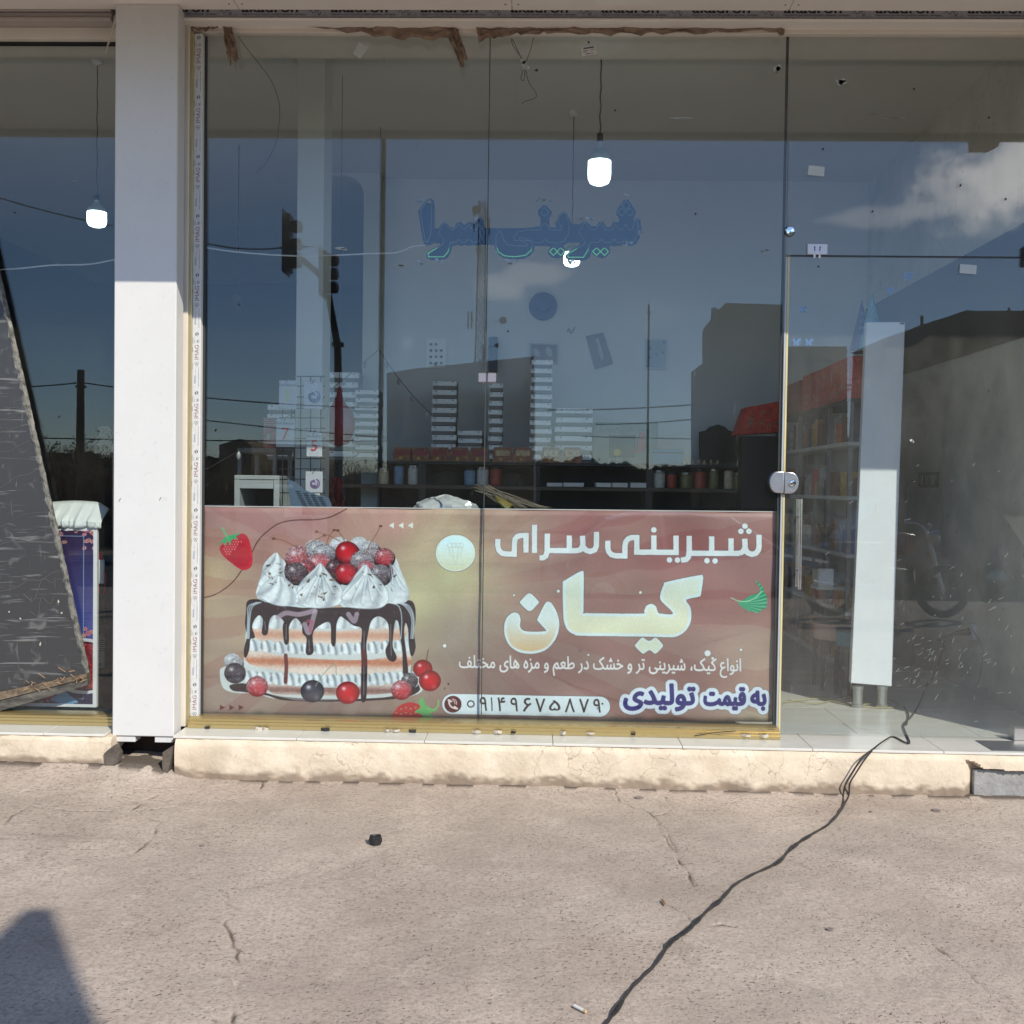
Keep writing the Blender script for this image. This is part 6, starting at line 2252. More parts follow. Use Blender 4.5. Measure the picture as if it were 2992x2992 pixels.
# party string of bulbs
fl = thing('string_lights', 'fairy light string sagging across the left part of the room', 'string lights', tuple(W(1105, 1020, 2.0)))
sp1 = sag(W(1105, 1022, 2.2), W(600, 1372, .3), .05, 20)
sp2 = sag(W(1108, 1022, 2.2), W(1262, 1212, 1.0), .03, 12)
for s in (sp1, sp2):
    MB().tube(s, .0025, 5).build('wire', black_m, fl, True)
    for k in range(2, len(s)-1, 3):
        MB().lathe([(.004, 0), (.012, -.015), (.012, -.032), (.003, -.046)], tuple(s[k]), 9).build('bulb', mat('frosted_bulb', (.3, .32, .33), .3), fl, True)
hk = W(1105, 1022, 2.2)
MB().tube([hk, (hk.x, hk.y, CZ-.002)], .002, 5).build('hanger', black_m, fl)

# ================================================================ right: shelving, red cartons, pennants
SX = 1.86


def WX(px, py, x):
    d = ray(px, py)
    return EYE+d*((x-EYE.x)/d.x)


def zx(px, py):
    return WX(px, py, SX)


su = thing('wall_shelving', 'white shelving unit stacked with snacks along the right wall', 'shelving', (SX+.2, 2.0, FLOOR))
y0s, y1s = 1.25, 3.2
SD = .25
shw = mat('shelf_white', (.60, .62, .60), .5, noise=.06)
ztop = WX(2400, 1130, SX).z
levels = [FLOOR+.12, FLOOR+.45, FLOOR+.80, FLOOR+1.15, FLOOR+1.48]
for z_ in levels:
    MB().box(SX, SX+SD, y0s, y1s, z_-.012, z_+.012, .003).build('shelf', shw, su)
MB().box(SX+SD-.02, SX+SD, y0s, y1s, FLOOR+.14, levels[-1]-.014).build('back', shw, su)
for y in (y0s+.001, 1.7, 2.45, y1s-.03):
    for x in (SX+.003, SX+SD-.05):
        MB().box(x, x+.025, y, y+.025, FLOOR, levels[-1]+.25).build('upright', mat('grey_upright', (.25, .26, .27), .4, metal=.5), su)
rg = random.Random(12)
pal = [lin(214, 60, 52), lin(90, 90, 96), lin(60, 110, 186), lin(214, 170, 80), lin(120, 76, 56), lin(190, 190, 186), lin(44, 50, 58), lin(80, 150, 100), lin(230, 120, 60)]
pm = [mat('snack_wrapper_%s' % n, c, .35, noise=.5, nscale=30) for n, c in zip(('red', 'charcoal', 'blue', 'ochre', 'brown', 'grey', 'black', 'green', 'orange'), pal)]
cn = ['red', 'charcoal', 'blue', 'ochre', 'brown', 'grey', 'black', 'green', 'orange']
NUMW = 'one two three four five six seven eight nine ten eleven twelve thirteen fourteen fifteen sixteen seventeen eighteen nineteen twenty twenty-one twenty-two twenty-three twenty-four twenty-five twenty-six twenty-seven twenty-eight twenty-nine thirty'.split()
for li, z_ in enumerate(levels):
    y = y0s+.06
    k = 0
    while y < y1s-.12:
        w = rg.uniform(.06, .13)
        h = rg.uniform(.10, .22)
        ci = rg.randrange(9)
        x0_ = SX+rg.uniform(.02, .05)
        o = MB()
        n = 10
        o.prism([(y, z_+.0125), (y+w, z_+.0125), (y+w*.96, z_+h*.5), (y+w*.98, z_+h), (y+w*.5, z_+h*1.03), (y+w*.02, z_+h), (y+w*.05, z_+h*.5)], x0_, x0_+rg.uniform(.05, .11), 'x')
        o = o.build('snack_pack', pm[ci])
        tag(o, '%s snack pack, number %s from the near end of the %s wall shelf' % (cn[ci], NUMW[k], ['lowest', 'second', 'third', 'fourth', 'top'][li]), 'snack pack', 'snack packs on the wall shelving')
        y += w+rg.uniform(.004, .05)
        k += 1
# red scrolled cartons on a board above
zr_a = levels[-1]+.25
MB().box(SX-.01, SX+SD, y0s, y1s, zr_a+.001, zr_a+.02).build('top_board', black_m, su)
redp = mat('red_scroll_card', lin(226, 74, 56), .5, noise=.4, nscale=30, col2=lin(150, 30, 28))
scroll = mat('pale_scroll_print', lin(186, 150, 130), .5)


def red_box(label, ya, yb, za, zb, x, m=redp, scrolls=10):
    t = thing('red_carton', label, 'carton', (x, (ya+yb)/2, za))
    MB().box(x, x+.22, ya, yb, za, zb, .004).build('carton', m, t)
    rg = random.Random(int(ya*100))
    s = MB()
    for k in range(scrolls):
        yc, zc = rg.uniform(ya+.04, yb-.04), rg.uniform(za+.03, zb-.03)
        s.tube([(x-.0015, yc+r_*math.cos(a), zc+r_*math.sin(a)) for a, r_ in ((q*.7, .006+.004*q) for q in range(7))], .0022, 4)
    q = s.build('scroll_print', scroll, t)
    q['kind'] = 'stuff'


zA = zr_a+.021
red_box('long red scroll-printed carton on the shelving top, end near the door', 1.27, 1.75, zA, zA+.26, SX+.01, scrolls=26)
red_box('red scroll-printed carton on the shelving top, middle one', 1.78, 2.45, zA, zA+.26, SX+.02, scrolls=22)
red_box('plain dark red carton on the far end of the shelving top', 2.48, 3.1, zA, zA+.24, SX+.01, mat('dark_red_card', lin(130, 26, 26), .5, noise=.2), 3)
# lower red carton at the far end near the rack
p0, p1 = W(2165, 1270, 2.7), W(2290, 1180, 2.7)
t = thing('red_carton', 'orange red printed carton beside the back rack', 'carton', (p0.x, 2.8, p0.z))
MB().prism([(p.x, p.z) for p in (W(a, b, 2.72) for a, b in ((2150, 1270), (2180, 1190), (2282, 1172), (2282, 1262)))], 2.72, 2.92).build('carton', redp, t)
s = MB()
rg = random.Random(77)
for k in range(26):
    p = W(rg.uniform(2185, 2272), rg.uniform(1200, 1250), 2.718)
    s.tube([(p.x+r_*math.cos(a), 2.7185, p.z+r_*math.sin(a)) for a, r_ in ((q*.8, .005+.004*q) for q in range(6))], .0025, 4)
s.build('scroll_print', scroll, t)['kind'] = 'stuff'
MB().box(p0.x+.02, p1.x-.02, 2.74, 2.9, FLOOR, W(2200, 1272, 2.72).z-.004).build('stand', black_m, t)
# party hats on the glass side, two cones
for lab, pts, m, y in (('violet paper cone standing on the shelving by the white board', [(2534, 868), (2492, 990), (2560, 960)], mat('violet_cone', lin(70, 66, 116), .5), 1.05), ('pale blue printed paper cone behind the white board top', [(2566, 845), (2532, 950), (2612, 950)], mat('aqua_cone', lin(110, 170, 190), .5, noise=.35, nscale=14), .98)):
    a, b, c = [W(x, q, y) for x, q in pts]
    m_ = (b+c)/2
    zb_ = zA+.262
    r = (c.x-b.x)/2
    t = thing('paper_cone', lab, 'paper cone', (a.x, y, zb_))
    r = max(r, .05)
    h = a.z-zb_
    MB().lathe([(r*1.0, 0), (.002, h)], (a.x, y+.1, zb_), 20).build('cone', m, t, True)
    MB().lathe([(r*1.06, 0), (r*1.06, .004)], (a.x, y+.1, zb_), 20).build('rim', offw, t)
    for k in range(5):
        z_ = h*(.15+.14*k)
        rr = r*(1-z_/h)
        MB().tube(crom([(a.x-rr*.5, y+.1-rr*.9-.002, zb_+z_), (a.x, y+.1-rr-.003, zb_+z_+.012), (a.x+rr*.5, y+.1-rr*.9-.002, zb_+z_-.004)], 4), .003, 4).build('script_print', mat('script_grey', lin(150, 150, 170), .5), t)
# blue butterflies stuck on the right wall side
bm_ = mat('blue_butterfly', lin(62, 104, 158), .5)
for k, (a, b, s, w) in enumerate(((2344, 905, 1.0, 'upper left'), (2325, 1000, 1.1, 'lower left'), (2362, 1000, 1.1, 'lower right'), (2650, 808, 1.3, 'topmost'), (2598, 850, 1.1, 'beside the aqua cone'))):
    p = W(a, b, .014)
    t = thing('butterfly', 'small blue paper butterfly on the door glass, %s one' % w, 'butterfly', tuple(p))
    for sgn in (-1, 1):
        q = [(0, 0), (sgn*.008, .016), (sgn*.026, .022), (sgn*.028, .008), (sgn*.014, .0), (sgn*.020, -.012), (sgn*.010, -.022), (0, -.004)]
        MB().prism([(p.x+x_*s*.8*(.6 if sgn < 0 else 1), p.z+z_*s*.8) for x_, z_ in q], .0135 if sgn > 0 else .0137, .0145).build('wing', bm_, t)

# tall white board on two steel feet
BY = .68
bd = thing('white_board', 'tall white board on two steel feet just inside the door', 'board', tuple(W(2550, 2040, BY)))
pts = [(2532, 941), (2645, 941), (2606, 2006), (2486, 1996)]
o = MB().prism([(p.x, p.z) for p in (W(a, b, BY) for a, b in pts)], BY, BY+.04).build('board', mat('board_white', (.80, .84, .86), .45, noise=.03), bd)
bv = o.modifiers.new('bevel', 'BEVEL'); bv.width = .004; bv.segments = 2
for px in (2507, 2578):
    p = W(px, 2003, BY+.02)
    MB().lathe([(.030, 0), (.030, -.02), (.026, -.022), (.026, p.z*0-(p.z-FLOOR)+.02), (.032, -(p.z-FLOOR)+.015), (.032, -(p.z-FLOOR)+.001)], tuple(p), 20).build('foot', mat('foot_steel', (.55, .56, .52), .3, metal=.8), bd, True)
p = W(2636, 946, BY)
MB().box(p.x-.012, p.x+.01, BY-.004, BY+.044, p.z-.003, p.z+.006).build('corner_clip', black_m, bd)
q = WX(2000, 2000, 1)
rope = mat('straw_rope', lin(170, 160, 104), .8)
rp = thing('straw_twine', 'pale straw twine tangled round the feet of the white board', 'twine', tuple(G(2500, 2060, FLOOR)))
for pts in ([(2290, 2056), (2340, 2050), (2400, 2044), (2460, 2056), (2520, 2068), (2580, 2072), (2622, 2068), (2620, 2056), (2580, 2040), (2530, 2022), (2500, 2024), (2492, 2010), (2480, 1996), (2465, 1990)],
            [(2370, 2034), (2420, 2050), (2480, 2062), (2540, 2062), (2600, 2058)], [(2300, 2048), (2380, 2060), (2450, 2046), (2495, 2040), (2530, 2046)]):
    MB().tube(crom([G(a, b, FLOOR)+Vector((0, 0, .006+.004*(k % 2)+(.05 if b < 2030 else 0))) for k, (a, b) in enumerate(pts)], 5), .0026, 5).build('strand', rope, rp, True)

# floor things behind the board
def tub(label, px, pyt, pyb, y, w, m, m2):
    c = W(px, pyb, y)
    zt_ = Z(px, pyt, y)
    t = thing('round_tub', label, 'tub', (c.x, y, FLOOR))
    h = zt_-FLOOR-.3
    MB().lathe([(w*.92, 0), (w, h)], (c.x, y, FLOOR+.3), 32).build('tub', m, t, True)
    MB().lathe([(w*1.02, 0), (w*1.02, .012), (w*.9, .02)], (c.x, y, FLOOR+.3+h), 32).build('rim', m2, t, True)
    MB().box(c.x-w*.8, c.x+w*.8, y-w*.8, y+w*.8, FLOOR+.27, FLOOR+.298).build('stand_top', black_m, t)
    for a in (-1, 1):
        for b in (-1, 1):
            MB().box(c.x+a*w*.7-.01, c.x+a*w*.7+.01, y+b*w*.7-.01, y+b*w*.7+.01, FLOOR, FLOOR+.269).build('leg', black_m, t)


tub('round pink tub on a low stand behind the white board', 2437, 1818, 1898, 1.25, .13, mat('dusty_pink_plastic', lin(196, 158, 146), .5), black_m)
tub('small ribbed teal tub in front of the pink one', 2470, 1845, 1910, .98, .055, mat('teal_plastic', lin(60, 130, 150), .4), mat('teal_dark', lin(30, 60, 74), .5))
t = thing('white_basket', 'small white slatted basket on the shelving', 'basket', tuple(W(2414, 1690, 1.3)))
q0, q1 = W(2392, 1714, 1.3), W(2436, 1662, 1.3)
for k in range(4):
    x_ = q0.x+(q1.x-q0.x)*(k+.5)/4
    MB().box(x_-.012, x_+.012, 1.3, 1.31, q0.z, q1.z, .002).build('slat', whitep, t)
MB().box(q0.x, q1.x, 1.312, 1.45, q0.z, q1.z-.01).build('body', offw, t)
MB().box(q0.x-.01, SX+.02, 1.30, 1.46, q0.z-.02, q0.z-.001).build('bracket_shelf', shw, t)

# side wall fittings: darker upper wall, switches, socket with plug and cables
zl = WX(2992, 985, SWX).z
dm_ = mat('brown_upper_wall', (.12, .105, .08), .8, noise=.3, nscale=2)
o = MB().box(SWX-.012, SWX-.001, .07, 3.38, zl, zl+.62).build('upper_wall_strip', dm_)  # dark brown strip over the upper part of the side wall
tag(o, 'brown strip along the right wall above head height', 'wall board')
sw = thing('switch_plate', 'black plate with three grey switches on the right wall', 'switch', tuple(WX(2716, 1400, SWX)))
a, b = WX(2688, 1420, SWX), WX(2744, 1380, SWX)
y0_, y1_ = min(a.y, b.y), max(a.y, b.y)
MB().box(SWX-.014, SWX-.001, y0_, y1_, b.z-.1, b.z+.004, .003).build('plate', black_m, sw)
for k in range(3):
    yy = y0_+(y1_-y0_)*(.2+.3*k)
    MB().box(SWX-.020, SWX-.0145, yy-.03, yy+.03, b.z-.08, b.z-.016, .002).build('rocker', mat('grey_rocker', (.3, .3, .28), .5), sw)
o = MB().tube(crom([WX(x, y, SWX-.02) for x, y in ((2680, 1402), (2652, 1412), (2646, 1440), (2644, 1520), (2650, 1650), (2640, 1780), (2660, 1860), (2675, 1920), (2672, 1980))], 5), .004, 6).build('wall_wire', mat('grey_wire', (.22, .23, .22), .5), None, True)
tag(o, 'grey wire hanging down the right wall from the switches', 'wire')
pg = thing('wall_socket', 'white wall socket with a black plug and cable on the right wall', 'socket', tuple(WX(2845, 1845, SWX)))
c = WX(2848, 1845, SWX)
MB().box(SWX-.03, SWX-.001, c.y-.045, c.y+.045, c.z-.045, c.z+.045, .006).build('socket_plate', mat('socket_white', (.6, .62, .62), .4), pg)
MB().tube([(SWX-.03, c.y, c.z), (SWX-.075, c.y+.01, c.z-.008), (SWX-.12, c.y+.02, c.z-.02)], .02, 12, radii=[.022, .020, .009]).build('plug', black_m, pg, True)
MB().tube(crom([(SWX-.12, c.y+.02, c.z-.02), (SWX-.2, c.y+.05, c.z-.06)]+[tuple(WX(x, y, SWX-.2+.0)) for x, y in ((2760, 1880), (2745, 1930), (2728, 1975))]+[tuple(G(2700, 2010, FLOOR+.01))], 5), .0065, 8).build('plug_cable', black_m, pg, True)
MB().tube(crom([(SWX-.03, c.y-.03, c.z+.02), (SWX-.02, c.y-.08, c.z-.02), tuple(WX(2872, 1900, SWX-.01)), tuple(WX(2866, 1960, SWX-.01)), tuple(WX(2856, 2000, SWX-.01))], 5), .003, 6).build('thin_wire', mat('grey_wire', (.22, .23, .22), .5), pg, True)
hz = thing('floor_wires', 'loose dark wires lying on the floor inside the door', 'wire', tuple(G(2740, 2100, FLOOR)))
MB().tube(crom([G(a, b, FLOOR+.006) for a, b in ((2640, 2062), (2654, 2085), (2652, 2105), (2648, 2118))], 5), .004, 6).build('strand', MATS['black_cable_sheath'], hz, True)

# ================================================================ left shop window
LP = thing('leaning_panel', 'big black panel wrapped in scratched film leaning on the left window', 'panel', tuple(W(130, 1700, -.22)))
film = bpy.data.materials.new('scratched_black_film')
film.use_nodes = True
t_ = film.node_tree
b_ = t_.nodes['Principled BSDF']
b_.inputs['Roughness'].default_value = .32
L, N = t_.links.new, t_.nodes.new
g = N('ShaderNodeTexCoord')
acc = None
for (scl, rot, lo, hi, k) in (((2, 1, 26), .10, .60, .74, .5), ((2.4, 1, 34), .42, .63, .75, .45), ((1.5, 1, 20), -.25, .64, .76, .35), ((30, 1, 3), -.2, .66, .78, .35), ((7, 1, 7), 0, .60, .85, .45)):
    mp = N('ShaderNodeMapping'); mp.inputs['Scale'].default_value = scl; mp.inputs['Rotation'].default_value = (0, rot, 0)
    n = N('ShaderNodeTexNoise'); n.inputs['Scale'].default_value = 1.6; n.inputs['Detail'].default_value = 5; n.inputs['Distortion'].default_value = .8
    L(g.outputs['Object'], mp.inputs[0]); L(mp.outputs[0], n.inputs['Vector'])
    r = N('ShaderNodeMapRange'); r.inputs['From Min'].default_value = lo; r.inputs['From Max'].default_value = hi; r.inputs['To Max'].default_value = k
    L(n.outputs['Fac'], r.inputs['Value'])
    if acc is None: acc = r.outputs[0]
    else:
        m_ = N('ShaderNodeMath'); m_.operation = 'MAXIMUM'; L(acc, m_.inputs[0]); L(r.outputs[0], m_.inputs[1]); acc = m_.outputs[0]
mx = N('ShaderNodeMix'); mx.data_type = 'RGBA'
mx.inputs['A'].default_value = (.050, .049, .050, 1); mx.inputs['B'].default_value = (.42, .42, .40, 1)
L(acc, mx.inputs['Factor']); L(mx.outputs['Result'], b_.inputs['Base Color'])
bmn = N('ShaderNodeBump'); bmn.inputs['Strength'].default_value = .5; bmn.inputs['Distance'].default_value = .006
L(acc, bmn.inputs['Height']); L(bmn.outputs[0], b_.inputs['Normal'])
PY_ = -.036
cr = W(256, 1966, PY_)            # lower right corner
tr_ = W(-4, 806, PY_)
up = (tr_-cr); up.y = 0; up.normalize()
lft = Vector((-up.z, 0, up.x)); lft = -lft if lft.x > 0 else lft
H_, W_ = 2.3, .55
lean = .035
bl0 = cr+lft*W_
fr0 = [cr, cr+up*H_, bl0+up*H_, bl0]


def pan(q, y0, y1, name, m):
    return MB().prism([(v.x, v.z) for v in q], y0, y1).build(name, m, LP)


pan(fr0, PY_, PY_+.030, 'panel', film)
edge_m = mat('frayed_pale_edge', lin(146, 144, 136), .7, noise=.7, nscale=26, col2=lin(30, 28, 26), bump=.9, bscale=50)
vs, fs = [], []
rg = random.Random(4)
n = 90
for i in range(n+1):
    p = cr+up*(H_*i/n)
    w = .009+.012*rg.random()
    a = p-lft*(.003+.006*rg.random())
    b = p+lft*w
    vs += [(a.x, PY_+.012, a.z), (p.x, PY_-.008-.004*rg.random(), p.z), (b.x, PY_-.002, b.z)]
for i in range(n):
    for k in range(2):
        a = i*3+k
        fs.append((a, a+1, a+4, a+3))
MB().add(vs, fs).build('side_edging', edge_m, LP)
# chipped lower edge seen from below-front: wooden runner
dn = -up
w1 = [cr+dn*.001, cr+dn*.022+lft*.005, bl0+dn*.045, bl0+dn*.001]
pan(w1, PY_-.012, PY_+.030, 'rusty_runner', mat('rusty_ochre_wood', lin(128, 112, 92), .85, noise=.6, nscale=20, col2=lin(62, 50, 42), bump=.8, bscale=40))
w2 = [cr+dn*.0235+lft*.005, cr+dn*.058+lft*.012, bl0+dn*.10, bl0+dn*.047]
pan(w2, PY_-.004, PY_+.030, 'lower_runner', mat('weathered_grey_wood', lin(104, 100, 92), .85, noise=.6, nscale=14, col2=lin(46, 44, 42), bump=.9, bscale=36, aniso=(1, 1, 4)))
sx_ = MB()
for k in range(26):
    p = cr+lft*(W_*rg.random()*.6)+dn*rg.uniform(-.03, .03)
    d = Vector((rg.uniform(-1, 1), 0, rg.uniform(-.6, .9)))*.03
    sx_.tube([(p.x, PY_-.014, p.z), (p.x+d.x, PY_-.02-rg.random()*.012, p.z+d.z)], .0016, 4)
sx_.build('splinters', mat('straw_splinters', lin(176, 140, 104), .8), LP)['kind'] = 'stuff'
wr_ = MB()
for k in range(18):
    s0 = rg.random()*H_*.95
    a = cr+up*s0
    le = rg.uniform(.2, .9)
    q = [a+lft*(le*j/6)+up*(rg.uniform(-.012, .012)+.05*math.sin(j*.5+s0*3)*rg.random()+.10*(j/6)*rg.uniform(-.4, .6)) for j in range(7)]
    wr_.tube([(p.x, PY_-.0015, p.z) for p in crom(q, 3)], rg.uniform(.0005, .0011), 4)
wr_.build('film_creases', mat('creased_clear_film', (.17, .17, .165), .3), LP)['kind'] = 'stuff'
tp_ = thing('tape_flakes', 'pale torn flakes stuck on the black wrapped panel', 'flakes', (cr.x, PY_, cr.z))
tp_['kind'] = 'stuff'
bpy.data.objects.remove(tp_)
fk = MB()
for k in range(9):
    s, w = rg.uniform(.1, 1.3), rg.uniform(.06, .38)
    p = cr+up*s+lft*w
    h = rg.uniform(.008, .03)
    an = rg.uniform(-.3, .5)
    fk.prism([(p.x, p.z), (p.x+.005, p.z+h*.4), (p.x+h*an, p.z+h), (p.x-.004, p.z+h*.5)], PY_-.004, PY_-.002)
fk.build('torn_flakes', paperw_m, LP)['kind'] = 'stuff'
# prop under the far corner so that it stands on the plinth
low = bl0+dn*.10

# poster
po = thing('coffee_poster', 'white framed coffee poster behind the left window', 'poster', tuple(W(150, 1800, .05)))
P4 = [W(-110, 1536, .05), W(283, 1536, .05), W(283, 2068, .05), W(-110, 2068, .05)]
xL, xR, zB, zT_ = P4[0].x, P4[1].x, P4[2].z, P4[0].z
MB().box(xL, xR, .052, .075, zB, zT_, .002).build('frame_board', whitep, po)
o = MB().box(xL+.012, xR-.018, .0495, .0515, zB+.018, zT_-.016).build('print', black_m, po)
o.data.materials.clear(); o.data.materials.append(image_mat('poster_print', paint_poster().image('poster_print'), .35, .4))
setuv(o, lambda c: ((c.x-xL)/(xR-xL), (c.z-zB)/(zT_-zB)))
MB().box(xL+.1, xR-.1, .09, .45, FLOOR, zB-.001).build('stand', black_m, po)
MB().box(xL+.1, xR-.1, .09, .45, zB, zT_-.01).build('cabinet', mat('dark_cabinet', (.04, .04, .045), .5), po)
vs, fs = [], []
a, b = W(100, 1530, .05), W(292, 1530, .05)
top = W(200, 1470, .1).z
n, m_ = 30, 9
for j in range(m_):
    for i in range(n):
        u, v = i/(n-1), j/(m_-1)
        fold = .008*math.sin(u*31)+.006*math.sin(u*67+2)+.004*math.sin(u*17+v*9)
        z_ = top+(zT_-.002-top)*v-.012*math.sin(u*3.1)*(1-v)*-1
        y_ = .16-.12*min(1, v*1.4)-fold*min(1, v+.2)
        vs.append((a.x+(b.x-a.x)*(u+(.02*v if u > .8 else 0)), y_, z_-.03*max(0, u-.85)*6*(1-v)))
for j in range(m_-1):
    for i in range(n-1):
        q = j*n+i
        fs.append((q, q+n, q+n+1, q+1))
o = MB().add(vs, fs).build('white_cloth', mat('white_linen', (.68, .72, .70), .8, noise=.06), None, True)
o.modifiers.new('thickness', 'SOLIDIFY').thickness = .003
tag(o, 'white cloth draped over the cabinet above the coffee poster', 'cloth')
sp_ = thing('spool_and_cord', 'white spool with a looped red cord beside the poster', 'spool', tuple(W(296, 1680, .12)))
p = W(296, 1670, .12)
MB().lathe([(.014, .06), (.016, .055), (.016, -.055), (.014, -.06)], tuple(p), 16).build('spool', whitep, sp_, True)
MB().tube(crom([W(x, y, .12) for x, y in ((290, 1670), (288, 1700), (290, 1728), (298, 1735), (306, 1725), (309, 1690), (306, 1668))], 4), .003, 6).build('red_cord', redm, sp_, True)
MB().lathe([(.012, 0), (.010, .03), (.004, .045)], (p.x-.002, p.y, p.z+.06), 12).build('red_cap', redm, sp_, True)
MB().box(p.x-.012, p.x+.012, .12, .2, p.z-.01, p.z+.01).build('peg', black_m, sp_)
MB().box(p.x-.014, p.x+.04, .2, .24, FLOOR, p.z+.05).build('upright', black_m, sp_)
cbx = thing('carton', 'open white lettered carton on the floor by the poster', 'carton', tuple(W(305, 1900, .3)))
q0, q1 = W(284, 1952, .3), W(372, 1862, .3)
MB().box(q0.x, q1.x, .3, .6, q0.z, q1.z, .003).build('box', offw, cbx)
MB().prism([(q0.x, q1.z), (q1.x, q1.z), (q1.x-.02, q1.z+.02), (q0.x+.01, q1.z+.012)], .3, .31).build('flap', mat('kraft', lin(176, 150, 112), .7), cbx)
lines = MB()
for k in range(6):
    lines.box(q0.x+.012, q0.x+.035+.008*(k % 3), .2985, .2995, q1.z-.02-.011*k, q1.z-.016-.011*k)
lines.build('print_lines', MATS['dark_print'], cbx)
MB().box(q0.x+.006, q0.x+.022, .2985, .2995, q0.z+.012, q0.z+.026).build('blue_mark', mat('blue_ink', lin(70, 120, 150), .5), cbx)
MB().box(q0.x, q1.x, .3, .6, FLOOR, q0.z-.001).build('plinth_box', black_m, cbx)
pa = thing('pampas_grass', 'pale dried pampas plume at the edge of the left window', 'dried grass', tuple(W(320, 1400, .5)))
rg = random.Random(2)
p = W(330, 1500, .5)
MB().tube([(p.x, .5, FLOOR), W(330, 1300, .5), W(318, 1250, .5)], .003, 5).build('stem', mat('straw_stem', lin(180, 168, 140), .8), pa)
pl_ = MB()
for k in range(200):
    s = rg.random()
    a = W(322-12*s, 1320-75*s, .5)
    d = Vector((rg.uniform(-.05, -.0) if rg.random() < .75 else rg.uniform(0, .03), rg.uniform(-.03, .03), -rg.uniform(.005, .05)))
    pl_.tube([a, a+d*.5+Vector((0, 0, .008)), a+d], .0022, 4)
pl_.build('plume', mat('plume_cream', lin(176, 166, 146), .9), pa)['kind'] = 'stuff'
MB().lathe([(.05, 0), (.06, .2), (.03, .3)], (p.x, .5, FLOOR), 16).build('vase', black_m, pa, True)

# ================================================================ lying in front
cabA = [(1768, 2992), (1800, 2950), (1840, 2890), (1880, 2850), (1920, 2810), (1960, 2752), (2010, 2715), (2060, 2668), (2110, 2625), (2150, 2585), (2200, 2555), (2270, 2520), (2300, 2490), (2330, 2462), (2380, 2430), (2420, 2405), (2450, 2375), (2466, 2350)]
ctop = [(2480, 2325), (2483, 2290), (2500, 2260), (2530, 2215), (2560, 2182), (2590, 2160), (2612, 2153)]
ctop2 = [(2466, 2350), (2463, 2325), (2470, 2290), (2490, 2255), (2520, 2212), (2555, 2184)]


def on_ground(px, py):
    p = G(px, py, .012)
    p.z = float(gh(np.array([p.x]), np.array([min(p.y, PL_Y-.02)]))[0])+.006
    return p


def on_plinth(px, py):
    if py < 2190:
        return G(px, py, FLOOR+.006) if py > 2166 else G(px, py, FLOOR+.005)
    return W(px, py, PL_Y-.03)


cb_ = thing('power_cable', 'black twisted power cable running from the doorway across the yard', 'cable', tuple(G(2100, 2620, 0)))
base = [on_ground(*q) for q in cabA]
base = [G(1700, 3060, .012), G(1735, 3030, .012)]+base
path = crom(base, 7)
for sgn in (-1, 1):
    tw = []
    for i, p in enumerate(path):
        a = i*.55
        tw.append(p+Vector((.0027*math.cos(a)*sgn, .0027*math.cos(a)*sgn, .0030+.0024*math.sin(a)*sgn)))
    MB().tube(tw, .0034, 8).build('twisted_core', cable_m, cb_, True)
up1 = [base[-1]+Vector((0, 0, .004))]+[on_plinth(*q) for q in ctop]
up1 += [Vector((up1[-1].x+.03, PL_Y+.12, FLOOR+.006)), Vector(G(2640, 2120, FLOOR+.006)), Vector(G(2662, 2095, FLOOR+.006)), Vector(G(2684, 2060, FLOOR+.006)), Vector(G(2700, 2020, FLOOR+.006))]
MB().tube(crom(up1, 6), .0036, 8).build('upper_core', cable_m, cb_, True)
up2 = [base[-1]+Vector((.0, 0, .004))]+[on_plinth(*q)+Vector((0, -.004, 0)) for q in ctop2[1:]]
MB().tube(crom(up2, 6), .0036, 8).build('loop_core', cable_m, cb_, True)
tpm = mat('black_insulating_tape', (.012, .012, .012), .35, bump=.6, bscale=90)
for (a, b, w) in ((1805, 2945, 7), (1975, 2738, 3), (2003, 2722, 9), (2046, 2688, 5), (2118, 2640, 4), (2285, 2510, 7), (2320, 2472, 7), (2362, 2447, 3), (1968, 2752, 4)):
    p = on_ground(a, b)
    j = min(range(len(path)), key=lambda i: (path[i]-p).length)
    q = [path[max(0, min(len(path)-1, j+k))]+Vector((0, 0, .003)) for k in range(-(w//3)-1, w//3+2)]
    MB().tube(q, .008, 9, radii=[.0048+.0030*math.sin(math.pi*i/max(1, len(q)-1))+random.uniform(-.0008, .0008) for i in range(len(q))]).build('tape_wrap', tpm, cb_, True)
cp_ = thing('bottle_cap', 'small crushed black cap lying on the ground below the banner', 'cap', tuple(on_ground(1097, 2452)))
p = on_ground(1097, 2458)
MB().lathe([(.0225, -.004), (.0235, .004), (.0225, .012), (.023, .018), (.0235, .026), (.021, .028), (.018, .022), (.001, .020)], tuple(p), 22).build('cap', mat('worn_black_rubber', (.02, .02, .022), .5, noise=.4, nscale=60, bump=.5, bscale=120), cp_, True)
for k in range(7):
    a = k*.9
    MB().box(p.x+.0225*math.cos(a)-.003, p.x+.0225*math.cos(a)+.003, p.y+.0225*math.sin(a)-.003, p.y+.0225*math.sin(a)+.003, p.z+.004, p.z+.022+.006*(k % 2)).build('grip', MATS['worn_black_rubber'], cp_)
bt_ = thing('cigarette_end', 'white cigarette end lying near the cable', 'cigarette end', tuple(on_ground(1692, 2942)))
a, b = on_ground(1678, 2935), on_ground(1706, 2950)
a.z += .002; b.z += .002
MB().tube([a, b], .0042, 10).build('paper', mat('cigarette_paper', (.72, .70, .64), .7), bt_)
MB().tube([b, b+(b-a)*.22], .0043, 10).build('filter', mat('filter_tan', lin(200, 170, 120), .8), bt_)
a, b = on_ground(1936, 2628), on_ground(1944, 2640)
